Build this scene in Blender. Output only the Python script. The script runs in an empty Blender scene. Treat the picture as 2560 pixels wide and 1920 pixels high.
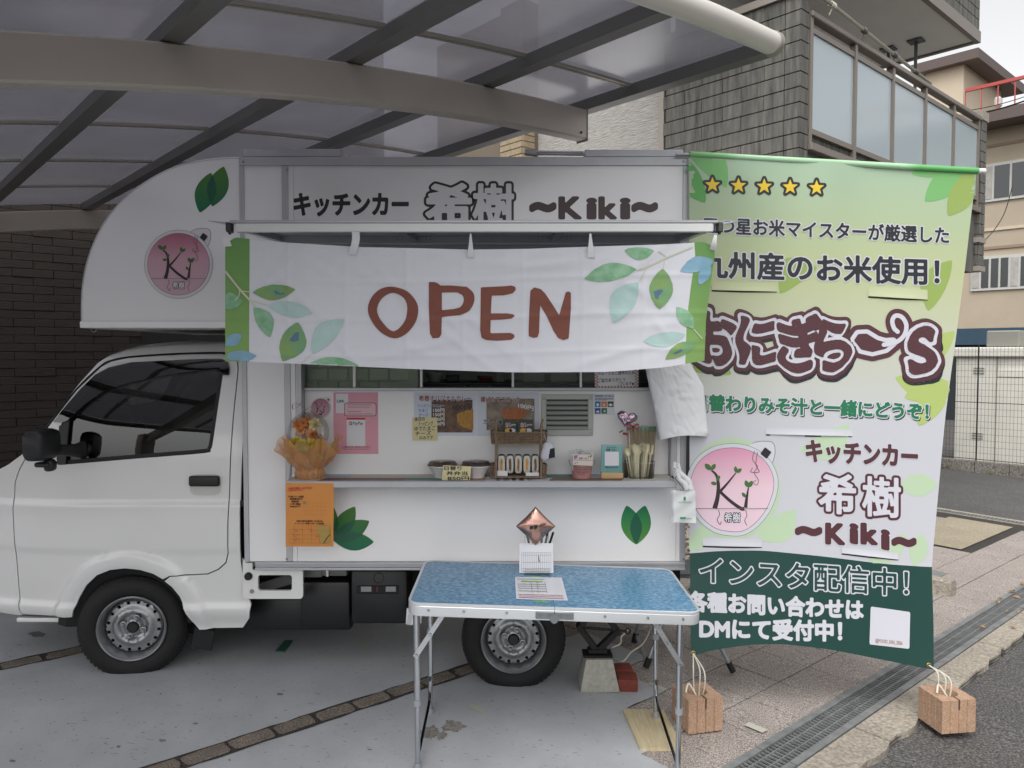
import bpy, bmesh, math, random
import numpy as np
from mathutils import Vector, Matrix, noise as mnoise
from mathutils.geometry import delaunay_2d_cdt

R = math.radians
rnd = random.Random(7)
SC = bpy.context.scene
COL = SC.collection

# ------------------------------------------------------------------ camera
F, CW, CH = 1900.0, 2560.0, 1920.0
CAM = Vector((0.0, -3.77, 1.69))
PITCH = R(2.34)
cam = bpy.data.cameras.new('camera')
cam.sensor_fit = 'HORIZONTAL'
cam.sensor_width = 36.0
cam.lens = 36.0 * F / CW
cam.clip_start = 0.05
cam.clip_end = 500
camo = bpy.data.objects.new('camera', cam)
camo.location = CAM
camo.rotation_euler = (R(90) - PITCH, 0, 0)
COL.objects.link(camo)
SC.camera = camo

# ------------------------------------------------------------------ world, sun, exposure
SUN_EL, SUN_AZ = R(58), R(205)          # veiled sun, high, from behind the camera
w = bpy.data.worlds.new('World')
SC.world = w
w.use_nodes = True
nt = w.node_tree
nt.nodes.clear()
sky = nt.nodes.new('ShaderNodeTexSky')
sky.sky_type = 'NISHITA'
sky.sun_disc = False
sky.sun_elevation = SUN_EL
sky.sun_rotation = SUN_AZ
sky.air_density = 1.0
sky.dust_density = 4.0
sky.ozone_density = 1.0
hs = nt.nodes.new('ShaderNodeHueSaturation')      # overcast: the blue goes out of the sky
hs.inputs['Saturation'].default_value = 0.07
bg = nt.nodes.new('ShaderNodeBackground')
bg.inputs['Strength'].default_value = 0.15
wo = nt.nodes.new('ShaderNodeOutputWorld')
nt.links.new(sky.outputs[0], hs.inputs['Color'])
nt.links.new(hs.outputs[0], bg.inputs['Color'])
nt.links.new(bg.outputs[0], wo.inputs['Surface'])
sl = bpy.data.lights.new('sun', 'SUN')
sl.energy = 0.5
sl.angle = R(40)
sl.color = (1.0, 0.97, 0.93)
so = bpy.data.objects.new('sun', sl)
sd = Vector((math.sin(SUN_AZ) * math.cos(SUN_EL), math.cos(SUN_AZ) * math.cos(SUN_EL), math.sin(SUN_EL)))
so.rotation_euler = (-sd).to_track_quat('-Z', 'Y').to_euler()
so.location = (-3, -6, 12)
COL.objects.link(so)
SC.view_settings.view_transform = 'Standard'
SC.view_settings.look = 'None'
SC.view_settings.gamma = 1.0
SC.view_settings.exposure = 0.85
SC.view_settings.use_curve_mapping = False
SC.cycles.max_bounces = 6
SC.cycles.diffuse_bounces = 3
SC.cycles.glossy_bounces = 3
SC.cycles.transmission_bounces = 4
SC.cycles.transparent_max_bounces = 24
SC.cycles.caustics_reflective = False
SC.cycles.caustics_refractive = False

# ------------------------------------------------------------------ measuring helpers
# reading frames of the photograph: (x origin, y origin, enlargement)
ZO = {'s': (0, 0, 1), 'd': (0, 0, 2212 / 2560), 'z1': (0, 0, 2.458), 'z2': (800, 0, 2.458), 'z3': (1660, 0, 2.458),
      'z4': (0, 600, 2.458), 'z5': (700, 850, 3.687), 'z6': (1200, 850, 3.687), 'z7': (0, 1245, 2.458),
      'z8': (900, 1245, 2.458), 'z9': (1660, 1245, 2.458), 'zA': (1660, 350, 2.765), 'zB': (1660, 900, 2.765),
      'zC': (550, 500, 3.687), 'zD': (1200, 500, 3.687), 'zE': (700, 1150, 3.687), 'zF': (2260, 500, 2.212),
      'zG': (200, 380, 3.457), 'yA': (1350, 1450, 3.53), 'yB': (2280, 1100, 2.022), 'yC': (560, 1380, 3.687),
      'yD': (1100, 300, 3.403), 'yE': (1250, 1240, 5.183), 'yF': (2050, 0, 3.949), 'yG': (1440, 980, 4.878),
      'yH': (1560, 1330, 7.21)}

def q(k, x, y):
    a = ZO[k]
    return (a[0] + x / a[2], a[1] + y / a[2])

FWD = Vector((0, math.cos(PITCH), -math.sin(PITCH)))
UPV = Vector((0, math.sin(PITCH), math.cos(PITCH)))
def ray(px, py):
    return Vector((1, 0, 0)) * ((px - 1280) / F) + UPV * (-(py - 960) / F) + FWD
def P(px, py, Y):
    d = ray(px, py)
    return CAM + d * ((Y - CAM.y) / d.y)
GZ0 = -0.0145
GK = 0.0325                                         # the forecourt falls towards the road
def gz(x, y=0):
    return -GK * max(-6.0, min(9.0, x)) + GZ0
def G(px, py, dz=0.0):
    d = ray(px, py)
    t = (dz + GZ0 - GK * CAM.x - CAM.z) / (d.z + GK * d.x)
    return CAM + d * t
def gp(k, x, y, dz=0.0):
    return G(*q(k, x, y), dz)
def PZ(px, py, z):
    d = ray(px, py)
    return CAM + d * ((z - CAM.z) / d.z)
ANG = R(48)                                         # the plot lies turned against the truck
U = Vector((math.sin(ANG), math.cos(ANG), 0))
V = Vector((-math.cos(ANG), math.sin(ANG), 0))
def PN(px, py, pt, n):
    d = ray(px, py)
    return CAM + d * ((Vector(pt) - CAM).dot(n) / d.dot(n))

# ------------------------------------------------------------------ materials
MATS = {}
def _lin(c):
    return tuple(((v / 12.92) if v <= 0.04045 else ((v + 0.055) / 1.055) ** 2.4) for v in c)
def rgb(h):
    return _lin(tuple(int(h[i:i + 2], 16) / 255 for i in (0, 2, 4)))
def mat(name, color=(0.8, 0.8, 0.8), rough=0.5, metal=0.0, var=0.0, vscale=8.0, bump=0.0, bscale=60.0, spec=0.5,
        trans=0.0, alpha=1.0, coat=0.0, aniso=None, sheen=0.0, sub=0.0, rvar=0.0, color2=None, stretch=None, detail=6.0, rot=0.0):
    if name in MATS:
        return MATS[name]
    m = bpy.data.materials.new(name)
    m.use_nodes = True
    t = m.node_tree
    b = t.nodes['Principled BSDF']
    if isinstance(color, str):
        color = rgb(color)
    b.inputs['Base Color'].default_value = (*color, 1)
    b.inputs['Roughness'].default_value = rough
    b.inputs['Metallic'].default_value = metal
    b.inputs['Specular IOR Level'].default_value = spec
    b.inputs['Transmission Weight'].default_value = trans
    b.inputs['Alpha'].default_value = alpha
    b.inputs['Coat Weight'].default_value = coat
    b.inputs['Coat Roughness'].default_value = 0.08
    if sub:
        b.inputs['Subsurface Weight'].default_value = sub
        b.inputs['Subsurface Radius'].default_value = (0.02, 0.02, 0.02)
    if var or bump or rvar or color2:
        tc = t.nodes.new('ShaderNodeNewGeometry')
        mp = t.nodes.new('ShaderNodeMapping')
        t.links.new(tc.outputs['Position'], mp.inputs[0])
        if rot:
            mp.vector_type = 'TEXTURE'
            mp.inputs['Rotation'].default_value = (0, 0, rot)
            if stretch:
                stretch = tuple(1 / v for v in stretch)
        if stretch:
            mp.inputs['Scale'].default_value = stretch
    if var or color2:
        n = t.nodes.new('ShaderNodeTexNoise')
        n.inputs['Scale'].default_value = vscale
        n.inputs['Detail'].default_value = detail
        n.inputs['Roughness'].default_value = 0.62
        t.links.new(mp.outputs[0], n.inputs['Vector'])
        r = t.nodes.new('ShaderNodeValToRGB')
        r.color_ramp.elements[0].position = 0.3
        r.color_ramp.elements[1].position = 0.7
        if color2 is None:
            c1 = tuple(max(0, v * (1 - var)) for v in color)
            c2 = tuple(min(1, v * (1 + var)) for v in color)
        else:
            c1, c2 = color, (rgb(color2) if isinstance(color2, str) else color2)
        r.color_ramp.elements[0].color = (*c1, 1)
        r.color_ramp.elements[1].color = (*c2, 1)
        t.links.new(n.outputs['Fac'], r.inputs['Fac'])
        t.links.new(r.outputs['Color'], b.inputs['Base Color'])
    if rvar:
        n2 = t.nodes.new('ShaderNodeTexNoise')
        n2.inputs['Scale'].default_value = vscale * 1.7
        n2.inputs['Detail'].default_value = 5
        t.links.new(mp.outputs[0], n2.inputs['Vector'])
        mr = t.nodes.new('ShaderNodeMapRange')
        mr.inputs['To Min'].default_value = max(0, rough - rvar)
        mr.inputs['To Max'].default_value = min(1, rough + rvar)
        t.links.new(n2.outputs['Fac'], mr.inputs['Value'])
        t.links.new(mr.outputs[0], b.inputs['Roughness'])
    if bump:
        n3 = t.nodes.new('ShaderNodeTexNoise')
        n3.inputs['Scale'].default_value = bscale
        n3.inputs['Detail'].default_value = 8
        t.links.new(mp.outputs[0], n3.inputs['Vector'])
        bp = t.nodes.new('ShaderNodeBump')
        bp.inputs['Strength'].default_value = bump
        bp.inputs['Distance'].default_value = 0.01
        t.links.new(n3.outputs['Fac'], bp.inputs['Height'])
        t.links.new(bp.outputs[0], b.inputs['Normal'])
    MATS[name] = m
    return m

def glass_mat(name, tint=(0.6, 0.65, 0.65), refl=1.0, rough=0.0, frost=0.0, dif=0.35, dirt=0.0):
    """thin pane: see-through with a mirror-like skin, optionally milky"""
    if name in MATS:
        return MATS[name]
    m = bpy.data.materials.new(name)
    m.use_nodes = True
    t = m.node_tree
    t.nodes.clear()
    out = t.nodes.new('ShaderNodeOutputMaterial')
    tr = t.nodes.new('ShaderNodeBsdfTransparent')
    tr.inputs[0].default_value = (*tint, 1)
    gl = t.nodes.new('ShaderNodeBsdfGlossy')
    gl.inputs['Roughness'].default_value = rough
    fr = t.nodes.new('ShaderNodeFresnel')
    fr.inputs['IOR'].default_value = 1.5
    mu = t.nodes.new('ShaderNodeMath')
    mu.operation = 'MULTIPLY'
    mu.use_clamp = True
    mu.inputs[1].default_value = refl
    t.links.new(fr.outputs[0], mu.inputs[0])
    mx = t.nodes.new('ShaderNodeMixShader')
    t.links.new(mu.outputs[0], mx.inputs[0])
    src = tr
    if frost:
        tl = t.nodes.new('ShaderNodeBsdfTranslucent')
        tl.inputs[0].default_value = (*tint, 1)
        df = t.nodes.new('ShaderNodeBsdfDiffuse')
        df.inputs[0].default_value = (*tint, 1)
        a = t.nodes.new('ShaderNodeMixShader')
        a.inputs[0].default_value = dif
        t.links.new(tl.outputs[0], a.inputs[1])
        t.links.new(df.outputs[0], a.inputs[2])
        m2 = t.nodes.new('ShaderNodeMixShader')
        m2.inputs[0].default_value = frost
        t.links.new(tr.outputs[0], m2.inputs[1])
        t.links.new(a.outputs[0], m2.inputs[2])
        src = m2
    if dirt:
        g = t.nodes.new('ShaderNodeNewGeometry')
        n = t.nodes.new('ShaderNodeTexNoise')
        n.inputs['Scale'].default_value = 2.6
        n.inputs['Detail'].default_value = 9
        n.inputs['Roughness'].default_value = 0.72
        t.links.new(g.outputs['Position'], n.inputs['Vector'])
        cr = t.nodes.new('ShaderNodeValToRGB')
        lo = tuple(v * (1 - dirt) for v in tint)
        hi = tuple(min(1, v * (1 + dirt)) for v in tint)
        cr.color_ramp.elements[0].position, cr.color_ramp.elements[0].color = .32, (*lo, 1)
        cr.color_ramp.elements[1].position, cr.color_ramp.elements[1].color = .68, (*hi, 1)
        t.links.new(n.outputs['Fac'], cr.inputs['Fac'])
        for nd in ((tr, tl, df) if frost else (tr,)):
            t.links.new(cr.outputs['Color'], nd.inputs[0])
    t.links.new(src.outputs[0], mx.inputs[1])
    t.links.new(gl.outputs[0], mx.inputs[2])
    t.links.new(mx.outputs[0], out.inputs['Surface'])
    MATS[name] = m
    return m

def print_grad(name, stops, axis='Z', lo=0.0, hi=1.0, rough=0.6, var=0.0):
    """printed colour gradient along an object axis (ink on cloth or vinyl)"""
    if name in MATS:
        return MATS[name]
    m = bpy.data.materials.new(name)
    m.use_nodes = True
    t = m.node_tree
    b = t.nodes['Principled BSDF']
    b.inputs['Roughness'].default_value = rough
    b.inputs['Specular IOR Level'].default_value = 0.3
    tc = t.nodes.new('ShaderNodeTexCoord')
    sp = t.nodes.new('ShaderNodeSeparateXYZ')
    t.links.new(tc.outputs['Object'], sp.inputs[0])
    mr = t.nodes.new('ShaderNodeMapRange')
    mr.inputs['From Min'].default_value = lo
    mr.inputs['From Max'].default_value = hi
    t.links.new(sp.outputs[axis], mr.inputs['Value'])
    r = t.nodes.new('ShaderNodeValToRGB')
    cr = r.color_ramp
    while len(cr.elements) > 1:
        cr.elements.remove(cr.elements[-1])
    for i, (p, c) in enumerate(stops):
        c = rgb(c) if isinstance(c, str) else c
        e = cr.elements[0] if i == 0 else cr.elements.new(p)
        e.position = p
        e.color = (*c, 1)
    fac = mr.outputs[0]
    if var:
        n = t.nodes.new('ShaderNodeTexNoise')
        n.inputs['Scale'].default_value = 22
        n.inputs['Detail'].default_value = 5
        t.links.new(tc.outputs['Object'], n.inputs['Vector'])
        ad = t.nodes.new('ShaderNodeMath')
        ad.operation = 'MULTIPLY_ADD'
        ad.inputs[1].default_value = var
        ad.inputs[2].default_value = -var / 2
        t.links.new(n.outputs['Fac'], ad.inputs[0])
        a2 = t.nodes.new('ShaderNodeMath')
        t.links.new(ad.outputs[0], a2.inputs[0])
        t.links.new(fac, a2.inputs[1])
        fac = a2.outputs[0]
    t.links.new(fac, r.inputs['Fac'])
    t.links.new(r.outputs['Color'], b.inputs['Base Color'])
    MATS[name] = m
    return m

# ------------------------------------------------------------------ mesh building
class MB:
    def __init__(s):
        s.v, s.f, s.mi = [], [], []
    def add(s, vs, fs, mi=0):
        o = len(s.v)
        s.v.extend([tuple(p) for p in vs])
        s.f.extend([tuple(i + o for i in f) for f in fs])
        s.mi.extend([mi] * len(fs))
        return s
    def box(s, lo, hi, mi=0, M=None):
        x0, y0, z0 = lo
        x1, y1, z1 = hi
        vs = [Vector(p) for p in ((x0, y0, z0), (x1, y0, z0), (x1, y1, z0), (x0, y1, z0), (x0, y0, z1), (x1, y0, z1), (x1, y1, z1), (x0, y1, z1))]
        if M is not None:
            vs = [M @ p for p in vs]
        return s.add(vs, [(0, 3, 2, 1), (4, 5, 6, 7), (0, 1, 5, 4), (1, 2, 6, 5), (2, 3, 7, 6), (3, 0, 4, 7)], mi)
    def rbox(s, lo, hi, r=0.004, seg=2, M=None, mi=0):
        bm = bmesh.new()
        bmesh.ops.create_cube(bm, size=1)
        lo, hi = Vector(lo), Vector(hi)
        c, d = (lo + hi) / 2, hi - lo
        for v in bm.verts:
            v.co = Vector((v.co.x * d.x, v.co.y * d.y, v.co.z * d.z)) + c
        r = min(r, min(abs(d.x), abs(d.y), abs(d.z)) * 0.49)
        bmesh.ops.bevel(bm, geom=bm.edges[:], offset=r, segments=seg, profile=0.5, affect='EDGES')
        if M is not None:
            bm.transform(M)
        bm.verts.index_update()
        s.add([v.co.copy() for v in bm.verts], [[v.index for v in f.verts] for f in bm.faces], mi)
        bm.free()
        return s
    def tube(s, pts, r, n=10, mi=0, cap=True, rr=None):
        pts = [Vector(p) for p in pts]
        m = len(pts)
        ups = None
        vs, fs = [], []
        for i, p in enumerate(pts):
            a = pts[max(0, i - 1)]
            b = pts[min(m - 1, i + 1)]
            d = (b - a).normalized()
            if ups is None:
                ref = Vector((0, 0, 1)) if abs(d.z) < 0.9 else Vector((1, 0, 0))
                ups = d.cross(ref).normalized()
            else:
                ups = (ups - d * ups.dot(d))
                ups = ups.normalized() if ups.length > 1e-6 else d.orthogonal().normalized()
            e2 = d.cross(ups)
            ri = rr[i] if rr else r
            for k in range(n):
                a_ = 2 * math.pi * k / n
                vs.append(p + (ups * math.cos(a_) + e2 * math.sin(a_)) * ri)
        for i in range(m - 1):
            for k in range(n):
                k2 = (k + 1) % n
                fs.append((i * n + k, i * n + k2, (i + 1) * n + k2, (i + 1) * n + k))
        if cap:
            fs.append(tuple(range(n - 1, -1, -1)))
            fs.append(tuple(range((m - 1) * n, m * n)))
        return s.add(vs, fs, mi)
    def lathe(s, prof, n=32, M=None, mi=0):
        """prof: (radius, height) pairs about local Z"""
        vs, fs = [], []
        for (r, h) in prof:
            for k in range(n):
                a = 2 * math.pi * k / n
                p = Vector((r * math.cos(a), r * math.sin(a), h))
                vs.append(M @ p if M is not None else p)
        for i in range(len(prof) - 1):
            for k in range(n):
                k2 = (k + 1) % n
                fs.append((i * n + k, i * n + k2, (i + 1) * n + k2, (i + 1) * n + k))
        return s.add(vs, fs, mi)
    def loft(s, rings, close=True, mi=0, cap=False):
        n = len(rings[0])
        vs = [p for r in rings for p in r]
        fs = []
        for i in range(len(rings) - 1):
            for k in range(n if close else n - 1):
                k2 = (k + 1) % n
                fs.append((i * n + k, i * n + k2, (i + 1) * n + k2, (i + 1) * n + k))
        if cap:
            fs.append(tuple(range(n - 1, -1, -1)))
            fs.append(tuple(range((len(rings) - 1) * n, len(rings) * n)))
        return s.add(vs, fs, mi)
    def prism(s, poly, vec, mi=0):
        """polygon (3D points, in order) pushed along vec"""
        poly = [Vector(p) for p in poly]
        vec = Vector(vec)
        n = len(poly)
        vs = poly + [p + vec for p in poly]
        fs = [tuple(range(n)), tuple(range(2 * n - 1, n - 1, -1))]
        for k in range(n):
            k2 = (k + 1) % n
            fs.append((k2, k, n + k, n + k2))
        return s.add(vs, fs, mi)
    def grid(s, fn, nu, nv, mi=0):
        vs = [fn(i / nu, j / nv) for j in range(nv + 1) for i in range(nu + 1)]
        fs = [(j * (nu + 1) + i, j * (nu + 1) + i + 1, (j + 1) * (nu + 1) + i + 1, (j + 1) * (nu + 1) + i) for j in range(nv) for i in range(nu)]
        return s.add(vs, fs, mi)
    def mesh(s, name, mats, smooth=True, ang=35):
        me = bpy.data.meshes.new(name)
        me.from_pydata(s.v, [], s.f)
        for m in (mats if isinstance(mats, (list, tuple)) else [mats]):
            me.materials.append(m)
        if any(s.mi):
            me.polygons.foreach_set('material_index', s.mi)
        bm = bmesh.new()
        bm.from_mesh(me)
        bmesh.ops.remove_doubles(bm, verts=bm.verts[:], dist=1e-6)
        bmesh.ops.recalc_face_normals(bm, faces=bm.faces[:])
        bm.to_mesh(me)
        bm.free()
        if smooth:
            me.polygons.foreach_set('use_smooth', [True] * len(me.polygons))
            me.set_sharp_from_angle(angle=R(ang))
        me.update()
        return me
    def build(s, name, mats, parent=None, smooth=True, ang=35):
        return link(name, s.mesh(name, mats, smooth, ang), parent)

def link(name, data, parent=None, loc=None):
    o = bpy.data.objects.new(name, data)
    COL.objects.link(o)
    if loc is not None:
        o.location = loc
    if parent is not None:
        o.parent = parent
        o.matrix_parent_inverse = Matrix.Translation(-world_loc(parent)) if parent is not None else Matrix()
    return o
def world_loc(o):
    p = Vector(o.location)
    if o.parent is not None:
        p = p + (world_loc(o.parent) + o.matrix_parent_inverse.translation)
    return p
def tag(o, label, cat, group=None):
    o['label'] = label
    o['category'] = cat
    if group:
        o['group'] = group
    return o
def thing(name, label, cat, loc=(0, 0, 0), group=None):
    o = link(name, None, None, loc)
    o.empty_display_size = 0.1
    return tag(o, label, cat, group)
def struct(o):
    o['kind'] = 'structure'
    return o
def T(x, y, z):
    return Matrix.Translation((x, y, z))
def RX(a): return Matrix.Rotation(R(a), 4, 'X')
def RY(a): return Matrix.Rotation(R(a), 4, 'Y')
def RZ(a): return Matrix.Rotation(R(a), 4, 'Z')

def smoothline(pts, n=8, closed=False):
    """Catmull-Rom through points (any dimension)"""
    pts = [Vector(p) for p in pts]
    out = []
    m = len(pts)
    rng = range(m if closed else m - 1)
    for i in rng:
        p0 = pts[(i - 1) % m] if closed or i > 0 else pts[0] * 2 - pts[1]
        p1, p2 = pts[i], pts[(i + 1) % m]
        p3 = pts[(i + 2) % m] if closed or i + 2 < m else p2 * 2 - p1
        for k in range(n):
            t = k / n
            out.append(0.5 * ((2 * p1) + (p2 - p0) * t + (2 * p0 - 5 * p1 + 4 * p2 - p3) * t * t + (3 * p1 - p0 - 3 * p2 + p3) * t ** 3))
    if not closed:
        out.append(pts[-1])
    return out

def slab(pxpts, Y, thick, mb=None, mi=0):
    """panel whose outline is read off the photograph at depth Y, thick metres deep"""
    mb = mb or MB()
    return mb.prism([P(x, y, Y) for x, y in pxpts], (0, thick, 0), mi)
def prect(x0, y0, x1, y1, Y, thick, mb=None, mi=0, r=0.0):
    a, b = P(x0, y1, Y), P(x1, y0, Y)
    mb = mb or MB()
    if r:
        return mb.rbox((a.x, Y, a.z), (b.x, Y + thick, b.z), r, 2, mi=mi)
    return mb.box((a.x, Y, a.z), (b.x, Y + thick, b.z), mi)

def in_poly(x, y, polys):
    c = np.zeros(x.shape, bool)
    for p in polys:
        n = len(p)
        for i in range(n):
            x0, y0 = p[i]
            x1, y1 = p[(i + 1) % n]
            if y0 == y1:
                continue
            k = ((y0 > y) != (y1 > y)) & (x < (x1 - x0) * (y - y0) / (y1 - y0) + x0)
            c ^= k
    return c
def cdt_panel(outer, holes, step):
    """triangulated sheet with outer outline and holes (2D), inner points every step"""
    polys = [[(float(p[0]), float(p[1])) for p in outer]] + [[(float(p[0]), float(p[1])) for p in h] for h in holes]
    vs, es = [], []
    for p in polys:
        o = len(vs)
        vs += p
        es += [(o + i, o + (i + 1) % len(p)) for i in range(len(p))]
    xs = [p[0] for p in polys[0]]
    ys = [p[1] for p in polys[0]]
    gx, gy = np.meshgrid(np.arange(min(xs) + step / 2, max(xs), step), np.arange(min(ys) + step / 2, max(ys), step))
    gx[1::2] += step / 2
    gx, gy = gx.ravel(), gy.ravel()
    ok = in_poly(gx, gy, polys)
    seg = np.array(vs)
    gx, gy = gx[ok], gy[ok]
    if len(gx):
        d = np.full(len(gx), 9.0)
        for p in polys:
            a = np.array(p)
            b = np.roll(a, -1, 0)
            for (ax, ay), (bx, by) in zip(a, b):
                L2 = (bx - ax) ** 2 + (by - ay) ** 2 + 1e-12
                t = np.clip(((gx - ax) * (bx - ax) + (gy - ay) * (by - ay)) / L2, 0, 1)
                d = np.minimum(d, np.hypot(gx - ax - t * (bx - ax), gy - ay - t * (by - ay)))
        k = d > step * 0.45
        gx, gy = gx[k], gy[k]
    allv = [Vector(v) for v in vs] + [Vector((a, b)) for a, b in zip(gx, gy)]
    rv, re, rf = delaunay_2d_cdt(allv, es, [], 0, 1e-7)[:3]
    if not rf:
        return [], []
    fa = [list(f) for f in rf]
    cx = np.array([sum(rv[i].x for i in f) / 3 for f in fa])
    cy = np.array([sum(rv[i].y for i in f) / 3 for f in fa])
    ok = in_poly(cx, cy, polys)
    return rv, [f for f, k in zip(fa, ok) if k]

# ------------------------------------------------------------------ lettering
_TXT = {}
def glyphs(text, res=4):
    """outline edges and fill of a line of type, em = 1"""
    if text in _TXT:
        return _TXT[text]
    cu = bpy.data.curves.new('t', 'FONT')
    cu.body = text
    cu.size = 1.0
    cu.resolution_u = res
    ob = bpy.data.objects.new('t', cu)
    me = ob.to_mesh()
    v = np.array([p.co[:2] for p in me.vertices]) if len(me.vertices) else np.zeros((1, 2))
    fs = [tuple(p.vertices) for p in me.polygons]
    ob.to_mesh_clear()
    bpy.data.objects.remove(ob)
    bpy.data.curves.remove(cu)
    cnt = {}
    for f in fs:
        for a, b in zip(f, f[1:] + f[:1]):
            k = (min(a, b), max(a, b))
            cnt[k] = cnt.get(k, 0) + 1
    ed = np.array([k for k, c in cnt.items() if c == 1], int).reshape(-1, 2)
    _TXT[text] = (v, fs, ed)
    return _TXT[text]

def sdf_layers(segs, x0, y0, x1, y1, cell, offs, open_=False):
    """filled shapes = points nearer than off to the inside of the outline; marching squares"""
    pad = max(max(offs), 0) + 2.5 * cell
    x0 -= pad; y0 -= pad; x1 += pad; y1 += pad
    nx, ny = int((x1 - x0) / cell) + 2, int((y1 - y0) / cell) + 2
    D = np.full((ny, nx), pad)
    I = np.zeros((ny, nx), bool)
    X = x0 + np.arange(nx) * cell
    Yv = y0 + np.arange(ny) * cell
    for ax, ay, bx, by in segs:
        i0 = max(0, int((min(ax, bx) - pad - x0) / cell)); i1 = min(nx, int((max(ax, bx) + pad - x0) / cell) + 2)
        j0 = max(0, int((min(ay, by) - pad - y0) / cell)); j1 = min(ny, int((max(ay, by) + pad - y0) / cell) + 2)
        gx = X[i0:i1][None, :]; gy = Yv[j0:j1][:, None]
        L2 = (bx - ax) ** 2 + (by - ay) ** 2 + 1e-15
        t = np.clip(((gx - ax) * (bx - ax) + (gy - ay) * (by - ay)) / L2, 0, 1)
        d = np.hypot(gx - ax - t * (bx - ax), gy - ay - t * (by - ay))
        np.minimum(D[j0:j1, i0:i1], d, out=D[j0:j1, i0:i1])
        if open_:
            continue
        lo, hi = (ay, by) if ay < by else (by, ay)
        ja = int(math.ceil((lo - y0) / cell)); jb = int(math.ceil((hi - y0) / cell))
        for j in range(ja, jb):
            yy = y0 + j * cell
            if lo <= yy < hi:
                xc = ax + (yy - ay) * (bx - ax) / (by - ay)
                ic = int(math.floor((xc - x0) / cell)) + 1
                I[j, :max(0, min(nx, ic))] ^= True
    D = np.where(I, -D, D)
    res = []
    for off in offs:
        A = D - off
        inn = A < 0
        code = inn[:-1, :-1] * 1 + inn[:-1, 1:] * 2 + inn[1:, 1:] * 4 + inn[1:, :-1] * 8
        polys = []
        for j in range(ny - 1):
            row = code[j]
            i = 0
            nzs = np.nonzero(row)[0]
            k = 0
            while k < len(nzs):
                i = int(nzs[k])
                c = row[i]
                if c == 15:
                    r = 1
                    while k + r < len(nzs) and nzs[k + r] == i + r and row[i + r] == 15 and r < 6:
                        r += 1
                    polys.append([(X[i], Yv[j]), (X[i] + r * cell, Yv[j]), (X[i] + r * cell, Yv[j] + cell), (X[i], Yv[j] + cell)])
                    k += r
                    continue
                cs = ((i, j), (i + 1, j), (i + 1, j + 1), (i, j + 1))
                pl = []
                for a in range(4):
                    (ia, ja), (ib, jb) = cs[a], cs[(a + 1) % 4]
                    va, vb = A[ja, ia], A[jb, ib]
                    if va < 0:
                        pl.append((X[ia], Yv[ja]))
                    if (va < 0) != (vb < 0):
                        t = va / (va - vb)
                        pl.append((X[ia] + (X[ib] - X[ia]) * t, Yv[ja] + (Yv[jb] - Yv[ja]) * t))
                if len(pl) >= 3:
                    polys.append(pl)
                k += 1
        res.append(polys)
    return res

def flat(Y):
    return lambda x, y, off: P(x, y, Y) + Vector((0, -off, 0))

def lettering(text, a, b, h, surf, layers, parent, name='lettering', label=None, cell=0.03, base=0.0008, step=0.0006, shift=None, squash=1.0, up=None):
    """a line of type from photo point a to b (baseline ends), h = em height in photo pixels; layers = [(grow in em, material, (dx,dy) em)]"""
    v, fs, ed = glyphs(text)
    xmin, xmax = v[:, 0].min(), v[:, 0].max()
    ymin, ymax = v[:, 1].min(), v[:, 1].max()
    ax, ay = a
    bx, by = b
    sx = 1.0 / (xmax - xmin)
    segs = np.hstack([v[ed[:, 0]], v[ed[:, 1]]])
    offs = [l[0] for l in layers]
    lay = sdf_layers(segs, xmin, ymin, xmax, ymax, cell, offs)
    ux, uy = up if up else (0.0, -1.0)
    mb = MB()
    mats = []
    for li, (l, polys) in enumerate(zip(layers, lay)):
        mt = l[1]
        dx, dy = l[2] if len(l) > 2 else (0, 0)
        if mt not in mats:
            mats.append(mt)
        mi = mats.index(mt)
        off = base + step * li
        cache = {}
        for pl in polys:
            idx = []
            for p in pl:
                k = (round(p[0], 5), round(p[1], 5))
                i = cache.get(k)
                if i is None:
                    t = (p[0] + dx - xmin) * sx
                    hh = (p[1] + dy) * h * squash
                    co = surf(ax + (bx - ax) * t + ux * hh, ay + (by - ay) * t + uy * hh, off)
                    i = len(mb.v)
                    mb.v.append(tuple(co))
                    cache[k] = i
                idx.append(i)
            mb.f.append(tuple(idx))
            mb.mi.append(mi)
    me = bpy.data.meshes.new(name)
    me.from_pydata(mb.v, [], mb.f)
    for m in mats:
        me.materials.append(m)
    me.polygons.foreach_set('material_index', mb.mi)
    me.update()
    o = link(name, me, parent)
    if label:
        o['label'] = label
    return o

def shape_print(outline, surf, layers, parent, name='print', label=None, cell=None, base=0.0008, step=0.0006, holes=(), clip=None):
    """flat printed shape(s) given in photo pixels; layers = [(grow px, material)]"""
    polys = [outline] + list(holes)
    segs = []
    for p in polys:
        for i in range(len(p)):
            segs.append((*p[i][:2], *p[(i + 1) % len(p)][:2]))
    xs = [p[0] for p in outline]
    ys = [p[1] for p in outline]
    cell = cell or max(max(xs) - min(xs), max(ys) - min(ys)) / 40
    lay = sdf_layers(segs, min(xs), min(ys), max(xs), max(ys), cell, [l[0] for l in layers])
    mb = MB()
    mats = []
    for li, (l, pls) in enumerate(zip(layers, lay)):
        if l[1] not in mats:
            mats.append(l[1])
        for pl in pls:
            if clip and not clip(sum(p[0] for p in pl) / len(pl), sum(p[1] for p in pl) / len(pl)):
                continue
            mb.add([surf(x, y, base + step * li) for x, y in pl], [tuple(range(len(pl)))], mats.index(l[1]))
    me = bpy.data.meshes.new(name)
    me.from_pydata(mb.v, [], mb.f)
    for m in mats:
        me.materials.append(m)
    if mb.f:
        me.polygons.foreach_set('material_index', mb.mi)
    me.update()
    o = link(name, me, parent)
    if label:
        o['label'] = label
    return o

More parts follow.
